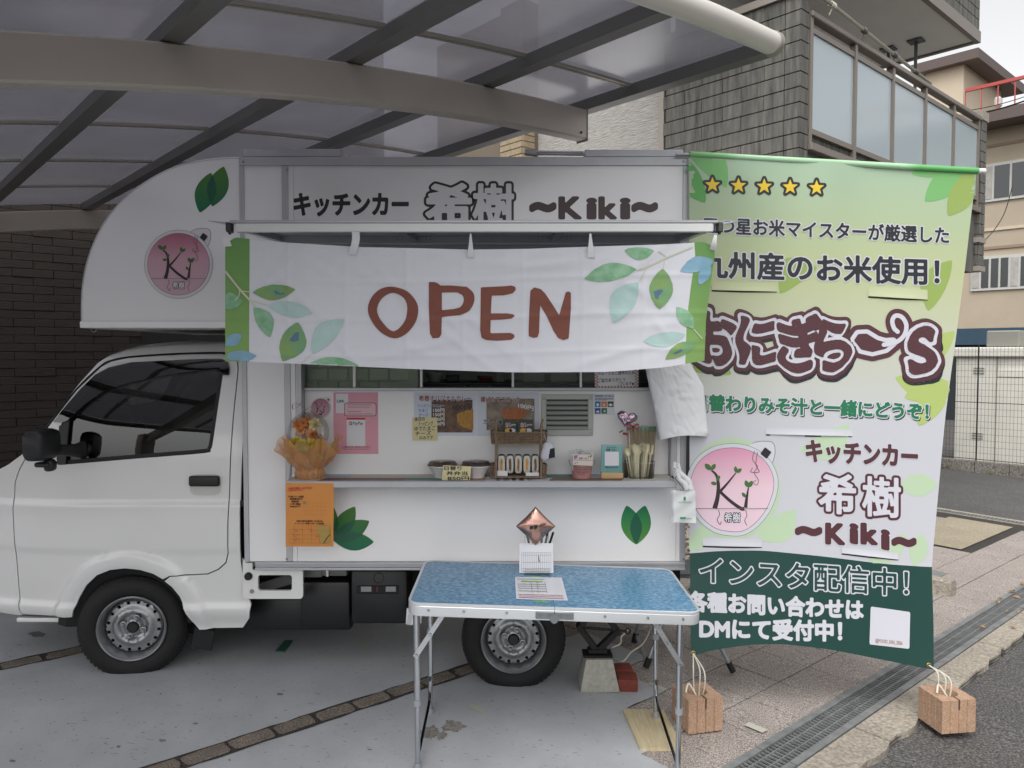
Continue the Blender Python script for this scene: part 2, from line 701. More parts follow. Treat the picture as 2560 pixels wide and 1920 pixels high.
def strokes(lines, width, surf, mt, parent, name='print', label=None, base=0.0014, widths=None):
    """thin drawn lines in photo pixels"""
    mb = MB()
    for li, ln in enumerate(lines):
        wd = widths[li] if widths else width
        pts = [Vector((p[0], p[1])) for p in ln]
        n = len(pts)
        L, Rr = [], []
        for i, p in enumerate(pts):
            d = (pts[min(n - 1, i + 1)] - pts[max(0, i - 1)])
            d = d.normalized() if d.length > 1e-9 else Vector((1, 0))
            nn = Vector((-d.y, d.x))
            wi = wd if not isinstance(wd, (list, tuple)) else wd[0] + (wd[1] - wd[0]) * i / max(1, n - 1)
            L.append(p + nn * wi / 2)
            Rr.append(p - nn * wi / 2)
        vs = [surf(a.x, a.y, base + 0.00003 * li) for a in L] + [surf(a.x, a.y, base + 0.00003 * li) for a in Rr]
        mb.add(vs, [(i, i + 1, n + i + 1, n + i) for i in range(n - 1)])
    me = bpy.data.meshes.new(name)
    me.from_pydata(mb.v, [], mb.f)
    me.materials.append(mt)
    o = link(name, me, parent)
    if label:
        o['label'] = label
    return o

def ink(lines, hw, surf, mt, parent, name='print', label=None, cell=None, base=0.0008):
    """thick round-ended brush lines (photo pixels)"""
    segs = [(*a[:2], *b[:2]) for l in lines for a, b in zip(l, l[1:])]
    pts = [p for l in lines for p in l]
    xs = [p[0] for p in pts]
    ys = [p[1] for p in pts]
    pls = sdf_layers(segs, min(xs), min(ys), max(xs), max(ys), cell or hw / 4, [hw], True)[0]
    mb = MB()
    for pl in pls:
        mb.add([surf(x, y, base) for x, y in pl], [tuple(range(len(pl)))])
    o = mb.build(name, mt, parent, False)
    if label:
        o['label'] = label
    return o

def leaf_poly(a, b, wd, bend=0.0, n=12):
    """pointed leaf from a to b"""
    a, b = Vector(a), Vector(b)
    d = b - a
    nn = Vector((-d.y, d.x))
    up, dn = [], []
    for i in range(n + 1):
        t = i / n
        s = math.sin(math.pi * t) ** 0.85 * wd
        c = a + d * t + nn * bend * math.sin(math.pi * t)
        up.append(c + nn * s / 2)
        dn.append(c - nn * s / 2)
    return [tuple(p) for p in up + dn[-2:0:-1]]
# ================================================================== THE SETTING
def ST(s, t, z=0.0):
    p = U * s + V * t
    return Vector((p.x, p.y, z))
def STg(s, t, dz=0.0):
    p = U * s + V * t
    p = Vector((p.x * 1.0086, -3.77 + (p.y + 3.77) * 1.0086, 0))
    return Vector((p.x, p.y, gz(p.x) + dz))
MST = Matrix(((U.x, V.x, 0, 0), (U.y, V.y, 0, 0), (0, 0, 1, 0), (0, 0, 0, 1)))

def speckle(name, base, dark, light, scale, rough=0.85, bump=0.5, big=0.15, bigscale=1.2, detail=2.0):
    """stony surface: grains of two colours, large soft patches, fine relief"""
    m = bpy.data.materials.new(name)
    m.use_nodes = True
    t = m.node_tree
    b = t.nodes['Principled BSDF']
    b.inputs['Roughness'].default_value = rough
    g = t.nodes.new('ShaderNodeNewGeometry')
    n = t.nodes.new('ShaderNodeTexNoise')
    n.inputs['Scale'].default_value = scale
    n.inputs['Detail'].default_value = detail
    n.inputs['Roughness'].default_value = 0.6
    t.links.new(g.outputs['Position'], n.inputs['Vector'])
    r = t.nodes.new('ShaderNodeValToRGB')
    e = r.color_ramp.elements
    e[0].position, e[0].color = 0.34, (*rgb(dark), 1)
    e[1].position, e[1].color = 0.68, (*rgb(light), 1)
    x = e.new(0.5)
    x.color = (*rgb(base), 1)
    t.links.new(n.outputs['Fac'], r.inputs['Fac'])
    n2 = t.nodes.new('ShaderNodeTexNoise')
    n2.inputs['Scale'].default_value = bigscale
    n2.inputs['Detail'].default_value = 6
    n2.inputs['Roughness'].default_value = 0.65
    t.links.new(g.outputs['Position'], n2.inputs['Vector'])
    mr = t.nodes.new('ShaderNodeMapRange')
    mr.inputs['From Min'].default_value = 0.25
    mr.inputs['From Max'].default_value = 0.75
    mr.inputs['To Min'].default_value = 1 - big
    mr.inputs['To Max'].default_value = 1 + big
    t.links.new(n2.outputs['Fac'], mr.inputs['Value'])
    vm = t.nodes.new('ShaderNodeVectorMath')
    vm.operation = 'SCALE'
    t.links.new(r.outputs['Color'], vm.inputs[0])
    t.links.new(mr.outputs[0], vm.inputs['Scale'])
    t.links.new(vm.outputs[0], b.inputs['Base Color'])
    bp = t.nodes.new('ShaderNodeBump')
    bp.inputs['Strength'].default_value = bump
    bp.inputs['Distance'].default_value = 0.006
    t.links.new(n.outputs['Fac'], bp.inputs['Height'])
    t.links.new(bp.outputs[0], b.inputs['Normal'])
    MATS[name] = m
    return m

m_asph = speckle('asphalt', '4c4a49', '343332', '767370', 95, 0.9, 0.7, 0.22, 0.9)
m_slab = speckle('granite_slab', '938a84', '645c57', 'c3b9b2', 150, 0.75, 0.4, 0.16, 1.6)
m_conc = speckle('kerb_concrete', '958d81', '7d766b', 'aaa294', 60, 0.85, 0.3, 0.25, 2.2)
m_sett = speckle('sett_stone', '756b60', '4a443e', '9c9284', 190, 0.85, 0.7, 0.28, 9.0)
m_joint = speckle('joint_dirt', '37332f', '24211f', '4a4541', 120, 0.95, 0.5, 0.2, 3)
m_block = speckle('terracotta_block', 'a98a72', '98785f', 'b89a83', 130, 0.9, 0.4, 0.12, 5)
m_plate = speckle('beige_slab', '978d79', '857b69', 'a89f8b', 70, 0.8, 0.2, 0.15, 2)

# painted concrete: blue grey floor paint, scuffed, with worn spots showing the slab
def paint_floor():
    m = bpy.data.materials.new('floor_paint')
    m.use_nodes = True
    t = m.node_tree
    b = t.nodes['Principled BSDF']
    g = t.nodes.new('ShaderNodeNewGeometry')
    def noise(sc, det=5, rough=0.6, stretch=None):
        n = t.nodes.new('ShaderNodeTexNoise')
        n.inputs['Scale'].default_value = sc
        n.inputs['Detail'].default_value = det
        n.inputs['Roughness'].default_value = rough
        if stretch:
            mp = t.nodes.new('ShaderNodeMapping')
            mp.inputs['Scale'].default_value = stretch
            mp.inputs['Rotation'].default_value = (0, 0, 0.4)
            t.links.new(g.outputs['Position'], mp.inputs[0])
            t.links.new(mp.outputs[0], n.inputs['Vector'])
        else:
            t.links.new(g.outputs['Position'], n.inputs['Vector'])
        return n
    def ramp(n, a, bb, c1, c2):
        r = t.nodes.new('ShaderNodeValToRGB')
        r.color_ramp.elements[0].position, r.color_ramp.elements[0].color = a, (*c1, 1)
        r.color_ramp.elements[1].position, r.color_ramp.elements[1].color = bb, (*c2, 1)
        t.links.new(n.outputs['Fac'], r.inputs['Fac'])
        return r
    base = ramp(noise(2.2, 6), 0.3, 0.72, rgb('a0a2a5'), rgb('b5b7b9'))
    scuff = ramp(noise(34, 3, 0.5, (1, 2.6, 1)), 0.66, 0.72, (0, 0, 0), (1, 1, 1))
    worn = ramp(noise(3.5, 8, 0.75), 0.66, 0.70, (0, 0, 0), (1, 1, 1))
    def mix(f, a, c):
        x = t.nodes.new('ShaderNodeMix')
        x.data_type = 'RGBA'
        t.links.new(f.outputs['Color'], x.inputs[0])
        t.links.new(a, x.inputs[6])
        x.inputs[7].default_value = (*c, 1)
        return x.outputs[2]
    c = mix(worn, base.outputs['Color'], rgb('7d7971'))
    c = mix(scuff, c, rgb('6e7073'))
    t.links.new(c, b.inputs['Base Color'])
    b.inputs['Roughness'].default_value = 0.5
    n = noise(26, 6)
    bp = t.nodes.new('ShaderNodeBump')
    bp.inputs['Strength'].default_value = 0.12
    bp.inputs['Distance'].default_value = 0.01
    t.links.new(n.outputs['Fac'], bp.inputs['Height'])
    t.links.new(bp.outputs[0], b.inputs['Normal'])
    MATS['floor_paint'] = m
    return m
m_paint = paint_floor()

# --- the ground sheet to the horizon
def gsheet(pts, dz, thick=0.0):
    top = [Vector((p[0], p[1], gz(p[0]) + dz)) for p in pts]
    return top
mb = MB()
xs = [-220, -30, -6, -3, 0, 3, 6, 9, 30, 220]
ys = [-120, -20, -4, 0, 4, 12, 30, 260]
vs = [(x, y, gz(x) - 0.03) for y in ys for x in xs]
n = len(xs)
mb.add(vs, [(j * n + i, j * n + i + 1, (j + 1) * n + i + 1, (j + 1) * n + i) for j in range(len(ys) - 1) for i in range(n - 1)])
struct(mb.build('ground', m_asph))

# --- painted driveway, its edge stepping along the slab joints
stair = [(0.86, 0.30), (0.86, -0.19), (0.58, -0.19), (0.58, -0.51), (0.28, -0.51), (0.28, -0.82), (0.0, -0.82), (0.0, -1.09), (-0.34, -1.09), (-0.34, -1.5), (-0.9, -1.5), (-0.9, -2.6), (-4.2, -2.6), (-6.0, 4.55), (0.56, 4.55), (0.56, 0.30)]
rr = random.Random(3)
edge = []
for i in range(len(stair)):
    a, b2 = stair[i], stair[(i + 1) % len(stair)]
    L = math.hypot(b2[0] - a[0], b2[1] - a[1])
    k = max(1, int(L / 0.05)) if i < 10 else 1
    for j in range(k):
        w_ = 0.006 if j else 0.0
        edge.append((a[0] + (b2[0] - a[0]) * j / k + rr.uniform(-w_, w_), a[1] + (b2[1] - a[1]) * j / k + rr.uniform(-w_, w_)))
mb = MB()
rv, rf = cdt_panel(edge, [], 0.5)
mb.add([STg(p[0], p[1], 0.006) for p in rv], rf)
struct(mb.build('driveway', m_paint))

# --- setts set into the driveway in two lines
def sett_mesh(i):
    r_ = random.Random(i)
    L, W = 0.185, 0.088
    bm = MB()
    n_ = 16
    ring0, ring1 = [], []
    for k in range(n_):
        a = 2 * math.pi * k / n_
        cx, sy = math.cos(a), math.sin(a)
        e = 0.28
        x = math.copysign(abs(cx) ** e, cx) * L / 2 * (1 + r_.uniform(-.05, .05))
        y = math.copysign(abs(sy) ** e, sy) * W / 2 * (1 + r_.uniform(-.07, .07))
        ring0.append(Vector((x, y, -0.02)))
        ring1.append(Vector((x * 0.97, y * 0.94, r_.uniform(0.0, 0.0025))))
    bm.loft([ring0, ring1])
    bm.f.append(tuple(range(n_, 2 * n_)))
    bm.mi.append(0)
    return bm.mesh('sett', m_sett)
sett_meshes = [sett_mesh(i) for i in range(6)]
for li, (t0, s0, s1) in enumerate(((0.303, -2.3, 0.5), (1.78, -2.9, 0.3))):
    mb = MB()
    N_ = 40
    ed1 = [STg(s0 + (s1 - s0) * i / N_, t0 - 0.058 + rr.uniform(-.006, .006), 0.0075) for i in range(N_ + 1)]
    ed2 = [STg(s0 + (s1 - s0) * i / N_, t0 + 0.058 + rr.uniform(-.006, .006), 0.0075) for i in range(N_ + 1)]
    mb.add(ed1 + ed2, [(i, i + 1, N_ + 2 + i, N_ + 1 + i) for i in range(N_)])
    line = struct(mb.build('sett_line', m_joint))
    s = s0 + 0.1
    i = 0
    while s < s1 - 0.1:
        o = link('sett', sett_meshes[rr.randrange(6)], line)
        p = STg(s, t0 + rr.uniform(-.006, .006), 0.0095)
        o.matrix_parent_inverse = Matrix()
        o.matrix_basis = Matrix.Translation(p) @ Matrix.Rotation(math.atan2(U.y, U.x) + rr.uniform(-.03, .03) + (math.pi if rr.random() < .5 else 0), 4, 'Z')
        s += 0.196
        i += 1

# worn spots where the paint has come off
def blotch(k, cx, cy, rx, ry, seed, m_, nm, dz=.0068):
    r_ = random.Random(seed)
    c0 = q(k, cx, cy)
    pts = []
    for i in range(44):
        a = 2 * math.pi * i / 44
        f = .72 + .45 * mnoise.noise(Vector((math.cos(a) * 1.6 + seed, math.sin(a) * 1.6, seed * 1.3))) + r_.uniform(-.14, .14)
        pts.append(G(c0[0] + rx / ZO[k][2] * f * math.cos(a), c0[1] + ry / ZO[k][2] * f * math.sin(a), dz))
    mb = MB()
    mb.add([Vector((*G(*c0, dz),))] + pts, [(0, i + 1, (i + 1) % 44 + 1) for i in range(44)])
    mb.build(nm, m_, bpy.data.objects['driveway'], False)
m_bare = speckle('bare_slab', '85807a', '6f6a63', '98938b', 60, .85, .3, .2, 5)
m_oil = mat('oil_stain', '707376', .55, var=.15, vscale=9)
blotch('z8', 430, 1440, 70, 52, 3, m_bare, 'worn_patch')
blotch('z8', 560, 1400, 95, 42, 5, m_bare, 'worn_patch', .0070)
blotch('z8', 500, 1460, 40, 40, 8, m_bare, 'worn_patch', .0072)
blotch('z7', 1000, 1490, 34, 12, 11, m_oil, 'floor_mark')
blotch('z7', 1200, 1385, 26, 7, 12, m_oil, 'floor_mark')
blotch('z7', 730, 1528, 20, 9, 13, m_oil, 'floor_mark')
blotch('z7', 75, 1615, 26, 12, 14, m_oil, 'floor_mark')
blotch('z7', 1720, 1205, 30, 10, 15, m_oil, 'floor_mark')
blotch('z7', 230, 835, 60, 26, 16, m_oil, 'floor_mark')
blotch('z7', 1410, 1610, 12, 8, 17, m_oil, 'floor_mark')
blotch('z8', 60, 1545, 24, 6, 18, m_oil, 'floor_mark')
for bi in range(46):
    x_, y_ = rr.uniform(20, 2150), rr.uniform(1150, 1640)
    blotch('z7', x_, y_, rr.uniform(4, 13), rr.uniform(2, 5), 30 + bi, m_oil, 'floor_mark')

# --- granite slabs of the forecourt in the plot's grid
bx = MB().rbox((-0.153, -0.153, -0.03), (0.153, 0.153, 0.0), 0.003, 1)
tile_me = bx.mesh('slab', m_slab)
mb = MB()
pl = [(-1.2, 0.30), (8.0, 0.30), (8.0, 0.45), (8.0, -1.08), (-1.2, -1.08)]
mb.add([STg(-1.3, 2.4, -0.006), STg(-1.3, -1.09, -0.006), STg(7.1, -1.09, -0.006), STg(7.1, 2.4, -0.006)], [(0, 1, 2, 3)])
pav = struct(mb.build('pavement', m_joint))
ax = math.atan2(U.y, U.x)
tilt = Matrix.Rotation(math.atan(GK), 4, 'Y')
cnt = 0
for i in range(-4, 20):
    for j in range(-1, 11):
        s = 0.86 - 0.155 + 0.31 * i
        t_ = -0.81 - 0.155 + 0.31 * j
        if t_ < -1.0 and j < 0:
            continue
        p = STg(s, t_)
        # hidden under the paint, or out past the house
        if in_poly(np.array([s + .155]), np.array([t_ - .155]), [stair])[0] and in_poly(np.array([s + .15]), np.array([t_ + .15]), [stair])[0] and in_poly(np.array([s - .15]), np.array([t_ - .15]), [stair])[0]:
            continue
        if 5.15 < s < 7.0 and -0.45 < t_ < 0.25:
            continue
        o = link('slab', tile_me, pav)
        o.matrix_parent_inverse = Matrix()
        o.matrix_basis = Matrix.Translation(p + Vector((0, 0, rr.uniform(-.0012, .0012)))) @ tilt @ Matrix.Rotation(ax + rr.choice((0, 1, 2, 3)) * math.pi / 2, 4, 'Z')
        cnt += 1

# beige plates let into the forecourt
for i, (a, b2) in enumerate((((5.25, -0.40), (6.85, 0.22)), ((4.55, 0.0), (5.05, 0.6)))):
    mb = MB()
    mb.add([STg(a[0], a[1], 0.004), STg(b2[0], a[1], 0.004), STg(b2[0], b2[1], 0.004), STg(a[0], b2[1], 0.004)], [(0, 1, 2, 3)])
    mb.build('beige_plate', m_plate, pav)

# --- drain channel with a steel grating
m_galv = mat('galvanised', '8b8d8d', 0.5, 0.45, var=0.25, vscale=14, rvar=0.12, bump=0.1, bscale=80)
m_void = mat('drain_void', '101010', 0.9)
m_leaf = mat('dead_leaf', '9a7650', 0.85, var=0.3, vscale=20)
dr = thing('drain_grating', 'long galvanised steel drain grating running beside the concrete kerb strip', 'drain', STg(2.5, -1.18))
mb = MB()
def stbox(mb, s0, s1, t0, t1, z0, z1, mi=0):
    """box in plot coordinates that follows the falling ground"""
    c = [(s0, t0), (s1, t0), (s1, t1), (s0, t1)]
    vs = [STg(a, b_, z0) for a, b_ in c] + [STg(a, b_, z1) for a, b_ in c]
    return mb.add(vs, [(0, 3, 2, 1), (4, 5, 6, 7), (0, 1, 5, 4), (1, 2, 6, 5), (2, 3, 7, 6), (3, 0, 4, 7)], mi)
stbox(mb, -0.6, 7.1, -1.287, -1.092, -0.028, -0.026)
mb.build('channel', m_void, dr, False)
for k in range(8):
    s0, s1 = -0.5 + k * 0.95, -0.5 + k * 0.95 + 0.945
    for t0, t1 in ((-1.128, -1.094), (-1.285, -1.251)):
        mb = MB()
        stbox(mb, s0, s1, t0, t1, -0.02, 0.004 + 0.001 * (k % 2))
        mb.build('frame_rail', m_galv, dr, False)
for k in range(8):
    s0 = -0.5 + k * 0.95
    for t0 in (-1.163, -1.213):
        mb = MB()
        stbox(mb, s0, s0 + 0.945, t0 - 0.003, t0 + 0.003, -0.02, 0.0015)
        mb.build('bearing_bar', m_galv, dr, False)
nb = 0
s = -0.5
barm = MB().box((-0.0035, -0.059, -0.008), (0.0035, 0.059, 0.0)).mesh('bar', m_galv, False)
while s < 4.6:
    o = link('bar', barm, dr)
    o.matrix_parent_inverse = Matrix.Translation(-world_loc(dr))
    o.matrix_basis = Matrix.Translation(STg(s, -1.1895, -0.001)) @ tilt @ Matrix.Rotation(ax, 4, 'Z')
    s += 0.0275
    nb += 1
mb = MB()
while s < 7.1:
    stbox(mb, s - 0.0024, s + 0.0024, -1.2505, -1.1285, -0.012, -0.001)
    s += 0.0275
o = mb.build('far_bars', m_galv, dr, False)
o['kind'] = 'stuff'

# --- concrete kerb strip in lengths
kb = None
mb = MB()
mb.add([STg(-0.8, -1.288, -0.012), STg(-0.8, -1.47, -0.012), STg(7.1, -1.40, -0.012), STg(7.1, -1.288, -0.012)], [(0, 1, 2, 3)])
kb = struct(mb.build('kerb_strip', m_joint))
for k in range(9):
    s0 = -0.75 + k * 0.87
    s1 = s0 + 0.86
    w0 = -1.47 + 0.02 * s0 / 1.5
    rngk = random.Random(k)
    ed = []
    N_ = 10
    for i in range(N_ + 1):
        ed.append((s0 + (s1 - s0) * i / N_, -1.475 + 0.018 * (s0 + (s1 - s0) * i / N_) + rngk.uniform(-.012, .012)))
    pl = [(s0, -1.29)] + ed + [(s1, -1.29)]
    mb = MB()
    mb.prism([STg(a, b_, 0.0) for a, b_ in pl], (0, 0, -0.03))
    mb.build('kerb_stone', m_conc, kb, False)

# dead leaves lying on the grating
lm = MB().grid(lambda a, b_: Vector(((a - .5) * 0.06, (b_ - .5) * 0.03 * math.sin(math.pi * min(max(a, .06), .94)), 0.008 * math.sin(3 * a) * (1 + b_))), 5, 2).mesh('dead_leaf', m_leaf)
for i in range(26):
    o = link('dead_leaf', lm)
    s = rr.uniform(3.0, 5.6)
    p = STg(s, rr.gauss(-1.2, 0.09), 0.006)
    o.matrix_basis = Matrix.Translation(p) @ Matrix.Rotation(rr.uniform(0, 6.28), 4, 'Z') @ Matrix.Scale(rr.uniform(.6, 1.25), 4)
    tag(o, 'dry brown leaf fallen on the drain grating', 'leaf', 'dry leaves on and around the grating')

# --- far lane: gutter with grating, low wall, mesh fence, shed
mb = MB()
stbox(mb, 7.12, 7.38, -4.5, 2.4, -0.03, -0.004)
struct(mb.build('gutter_strip', m_conc, None, False))
gg = thing('gutter_grating', 'thin steel gutter grating at the far edge of the forecourt', 'drain', STg(7.2, 0))
mb = MB()
stbox(mb, 7.16, 7.27, -4.0, 2.2, -0.01, -0.0025)
mb.build('channel', m_void, gg, False)
for tt in (7.165, 7.215, 7.262):
    mb = MB()
    stbox(mb, tt - .005, tt + .005, -4.0, 2.2, -0.01, 0.001)
    mb.build('rail', m_galv, gg, False)
gb = MB().box((-0.05, -0.006, -0.006), (0.05, 0.006, 0)).mesh('bar', m_galv, False)
for i in range(90):
    o = link('bar', gb, gg)
    o.matrix_parent_inverse = Matrix.Translation(-world_loc(gg))
    o.matrix_basis = Matrix.Translation(STg(7.215, -2.2 + i * 0.04, 0.0003)) @ Matrix.Rotation(ax, 4, 'Z')

# a wheel stop lying by the forecourt
mb = MB()
prof = [(-0.06, 0), (0.06, 0), (0.045, 0.10), (0.03, 0.115), (-0.03, 0.115), (-0.045, 0.10)]
mb.prism([STg(3.62 + a, -0.86, z) for a, z in prof], V * 0.62)
o = mb.build('wheel_stop', m_conc)
tag(o, 'weathered concrete wheel stop lying on the slabs behind the tall banner', 'wheel stop')
mb = MB()
stbox(mb, 3.75, 4.25, -0.62, 0.0, -0.005, 0.002)
o = mb.build('drain_cover', m_galv, None, False)
tag(o, 'dark square steel cover behind the wheel stop', 'drain cover')
MATS['galvanised']

# ================================================================== CARPORT
m_alu = mat('carport_alu', 'b3aba1', 0.5, 0.25, var=0.05, vscale=3, rvar=0.06)
m_raft = mat('carport_rafter', '6a6966', 0.45, 0.25, var=0.06, vscale=5)
m_raftl = mat('carport_trim', '99948a', 0.45, 0.3)
m_poly = glass_mat('polycarbonate', (0.19, 0.187, 0.215), 0.3, 0.25, 0.5, 0.35, 0.12)
cp = thing('carport', 'arched aluminium carport with smoky polycarbonate roof over the truck', 'carport', ST(-4.6, 1.0))
def zb(s):                                   # top of the curved beam
    s = min(s, 0.815)
    return -0.03607 * s * s + 0.0588 * s + 2.9287
RS = [0.47 - 0.70 * k for k in range(8)]
TS = [-1.12, -0.38, 0.48, 1.34, 2.28, 3.22, 4.16]
def beam(t0, s1, name):
    mb = MB()
    rings = []
    N_ = 30
    for i in range(N_ + 1):
        s = -4.6 + (s1 + 4.6) * i / N_
        z1, z0 = zb(s), zb(s) - 0.153
        w2, c = 0.035, 0.008
        rings.append([ST(s, t0 + a, z) for a, z in ((-w2, z0 + c), (-w2, z1 - c), (-w2 + c, z1), (w2 - c, z1), (w2, z1 - c), (w2, z0 + c), (w2 - c, z0), (-w2 + c, z0))])
    mb.loft(rings, cap=True)
    return mb.build(name, m_alu, cp, ang=22)
for t0 in (-0.066, 4.12):
    b = beam(t0, 0.43, 'main_beam')
    mb = MB()                                # end plate with two screws
    mb.prism([ST(0.431, t0 - 0.038, zb(.43) + .003), ST(0.431, t0 + 0.038, zb(.43) + .003), ST(0.431, t0 + 0.038, zb(.43) - .16), ST(0.431, t0 - 0.038, zb(.43) - .16)], U * 0.006)
    mb.build('end_plate', m_raftl, b, False)
    mb = MB()
    mb.lathe([(0.0, -0.002), (0.006, -0.002), (0.007, 0.0), (0.006, 0.003)], 10, Matrix.Translation(ST(0.385, t0 - 0.037, zb(.385) - .125)) @ Matrix(((U.x, 0, -V.x, 0), (U.y, 0, -V.y, 0), (0, 1, 0, 0), (0, 0, 0, 1))))
    mb.build('screw', m_raft, b)
for s in RS:
    mb = MB()
    z0 = zb(s)
    mb.prism([ST(s - .033, TS[0], z0 + .001), ST(s + .033, TS[0], z0 + .001), ST(s + .033, TS[0], z0 + .06), ST(s - .033, TS[0], z0 + .06)], V * (TS[-1] - TS[0]))
    ro = mb.build('rafter', m_raft, cp, False)
    mb = MB()                                # paler ledge on the outer side
    mb.prism([ST(s + .0335, TS[0], z0 + .018), ST(s + .046, TS[0], z0 + .018), ST(s + .046, TS[0], z0 + .058), ST(s + .0335, TS[0], z0 + .058)], V * (TS[-1] - TS[0]))
    mb.build('ledge', m_raftl, ro, False)
for i, t0 in enumerate(TS[1:-1]):
    for k in range(len(RS) - 1):
        s1, s0 = RS[k] - .05, RS[k + 1] + .05
        mb = MB()
        for tt, hh in ((-.018, .012), (.004, .016)):
            rings = []
            for j in range(5):
                s = s0 + (s1 - s0) * j / 4
                z = zb(s) + .042
                rings.append([ST(s, t0 + tt, z), ST(s, t0 + tt + .014, z), ST(s, t0 + tt + .014, z + hh), ST(s, t0 + tt, z + hh)])
            mb.loft(rings, cap=True)
        mb.build('purlin', m_raftl, cp, False)
for k in range(len(RS) - 1):
    for i in range(len(TS) - 1):
        s1, s0 = RS[k] - .02, RS[k + 1] + .02
        t0, t1 = TS[i], TS[i + 1]
        mb = MB()
        mb.grid(lambda a, b_: ST(s0 + (s1 - s0) * a, t0 + (t1 - t0) * b_, zb(s0 + (s1 - s0) * a) + .0585), 5, 1)
        mb.build('roof_panel', m_poly, cp)
# eave gutter tube along the near side
mb = MB()
pts = [ST(s, TS[0] - .02, zb(min(s, .6)) + .025) for s in np.linspace(-4.6, 0.43, 24)]
mb.tube(pts, 0.046, 20, cap=True)
gt = mb.build('eave_gutter', mat('gutter_alu', 'd3cec6', 0.4, 0.1), cp, ang=50)
mb = MB()
mb.lathe([(0.0, 0.0), (0.050, 0.0), (0.050, -0.025), (0.046, -0.025)], 24, Matrix.Translation(pts[-1] + U * 0.012) @ Vector((0, 0, 1)).rotation_difference(U).to_matrix().to_4x4())
mb.build('end_cap', m_raftl, gt, ang=40)
for t0 in (-0.066, 4.12):
    mb = MB()
    mb.rbox((-4.75, t0 - .06, gz(-3) - .05), (-4.6, t0 + .06, zb(-4.6)), 0.01, 2, MST)
    mb.build('post', m_alu, cp)

# ================================================================== HOUSE BEHIND (dark clad balcony, pale side wall)
m_clad = mat('clad_tile', '484847', 0.85, color2='7b7870', vscale=20, stretch=(1, 1, 0.12), bump=1.0, bscale=42, detail=8)
m_cladj = mat('clad_joint', '1d1d1d', 0.9)
m_wsid = mat('pale_siding', 'b9b6b0', 0.8, color2='8f8c88', vscale=9, stretch=(1.1, 1.1, 13.0), bump=1.0, bscale=9, detail=3)
m_trim = mat('house_trim', '9c948a', 0.55)
m_trimd = mat('balcony_frame', '837b73', 0.45, 0.25)
m_soff = mat('soffit', 'e8e7e4', 0.75, var=0.03, vscale=2)
m_frost = glass_mat('frosted_glass', (0.76, 0.88, 0.93), 1.0, 0.14, 0.92, 0.62)
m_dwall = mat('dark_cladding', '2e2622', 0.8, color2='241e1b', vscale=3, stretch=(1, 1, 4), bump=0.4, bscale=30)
m_beige = mat('beige_brick', '9d8d74', 0.85, var=0.18, vscale=18, bump=0.6, bscale=60)
m_beigej = mat('beige_joint', '6f6558', 0.9)
HS, HT = 4.09, 0.66
house = thing('house', 'house with dark ribbed cladding, frosted glass balcony and pale side wall', 'house', STg(HS, HT))
ZPAR, ZBAL = CAM.z + 3.10, CAM.z + 2.03
# side wall backing (along v)
mb = MB()
mb.prism([ST(HS + .02, HT + .02, -0.4), ST(HS + .02, HT + 1.5, -0.4), ST(HS + .02, HT + 1.5, ZPAR + .14), ST(HS + .02, HT + .02, ZPAR + .14)], U * 0.16)
mb.build('balcony_side_wall', m_cladj, house, False)
# ribbed tiles on the side wall and the pier
CH_ = 0.1375
def tile_mesh(L):
    return MB().rbox((0, 0, 0.004), (L, 0.018, CH_ - 0.004), 0.003, 1).mesh('cladding_tile', m_clad)
TM = {L: tile_mesh(L) for L in (0.44, 0.20, 0.155, 0.30)}
def put_tile(L, p, d, out):
    o = link('cladding_tile', TM[L], house)
    n_ = Vector((0, 0, 1))
    Mx = Matrix(((d.x, out.x, 0, p.x), (d.y, out.y, 0, p.y), (0, 0, 1, p.z), (0, 0, 0, 1)))
    o.matrix_parent_inverse = Matrix.Translation(-world_loc(house))
    o.matrix_basis = Mx
row = 0
z = ZPAR + .14 - CH_
while z > 1.2:
    t_ = HT - 0.018
    seq = [0.155] + ([0.44, 0.44, 0.44] if row % 2 else [0.20, 0.44, 0.44, 0.30])
    for L in seq:
        put_tile(L if L in TM else 0.44, ST(HS + .02, t_, z), V, -U)
        t_ += L + 0.006
    put_tile(0.155, ST(HS - 0.0, HT, z), U, -V)            # return round the corner: the pier
    row += 1
    z -= CH_
mb = MB()
mb.prism([ST(HS + .02, HT + .0185, -0.4), ST(HS + .16, HT + .0185, -0.4), ST(HS + .16, HT + .0185, ZPAR + .14), ST(HS + .02, HT + .0185, ZPAR + .14)], V * 0.0)
# coping on top
mb = MB()
mb.prism([ST(HS - .03, HT - .04, ZPAR + .142), ST(HS + .20, HT - .04, ZPAR + .142), ST(HS + .20, HT + 1.5, ZPAR + .142), ST(HS - .03, HT + 1.5, ZPAR + .142)], (0, 0, 0.07))
mb.build('coping', m_trim, house, False)
# front below the glass: dark apron along u
LB = 4.88
mb = MB()
mb.prism([ST(HS + .17, HT + .022, ZBAL + .045), ST(HS + LB, HT + .022, ZBAL + .045), ST(HS + LB, HT + .022, ZBAL - .95), ST(HS + .17, HT + .022, ZBAL - .95)], V * 0.12)
mb.build('apron', m_clad, house, False)
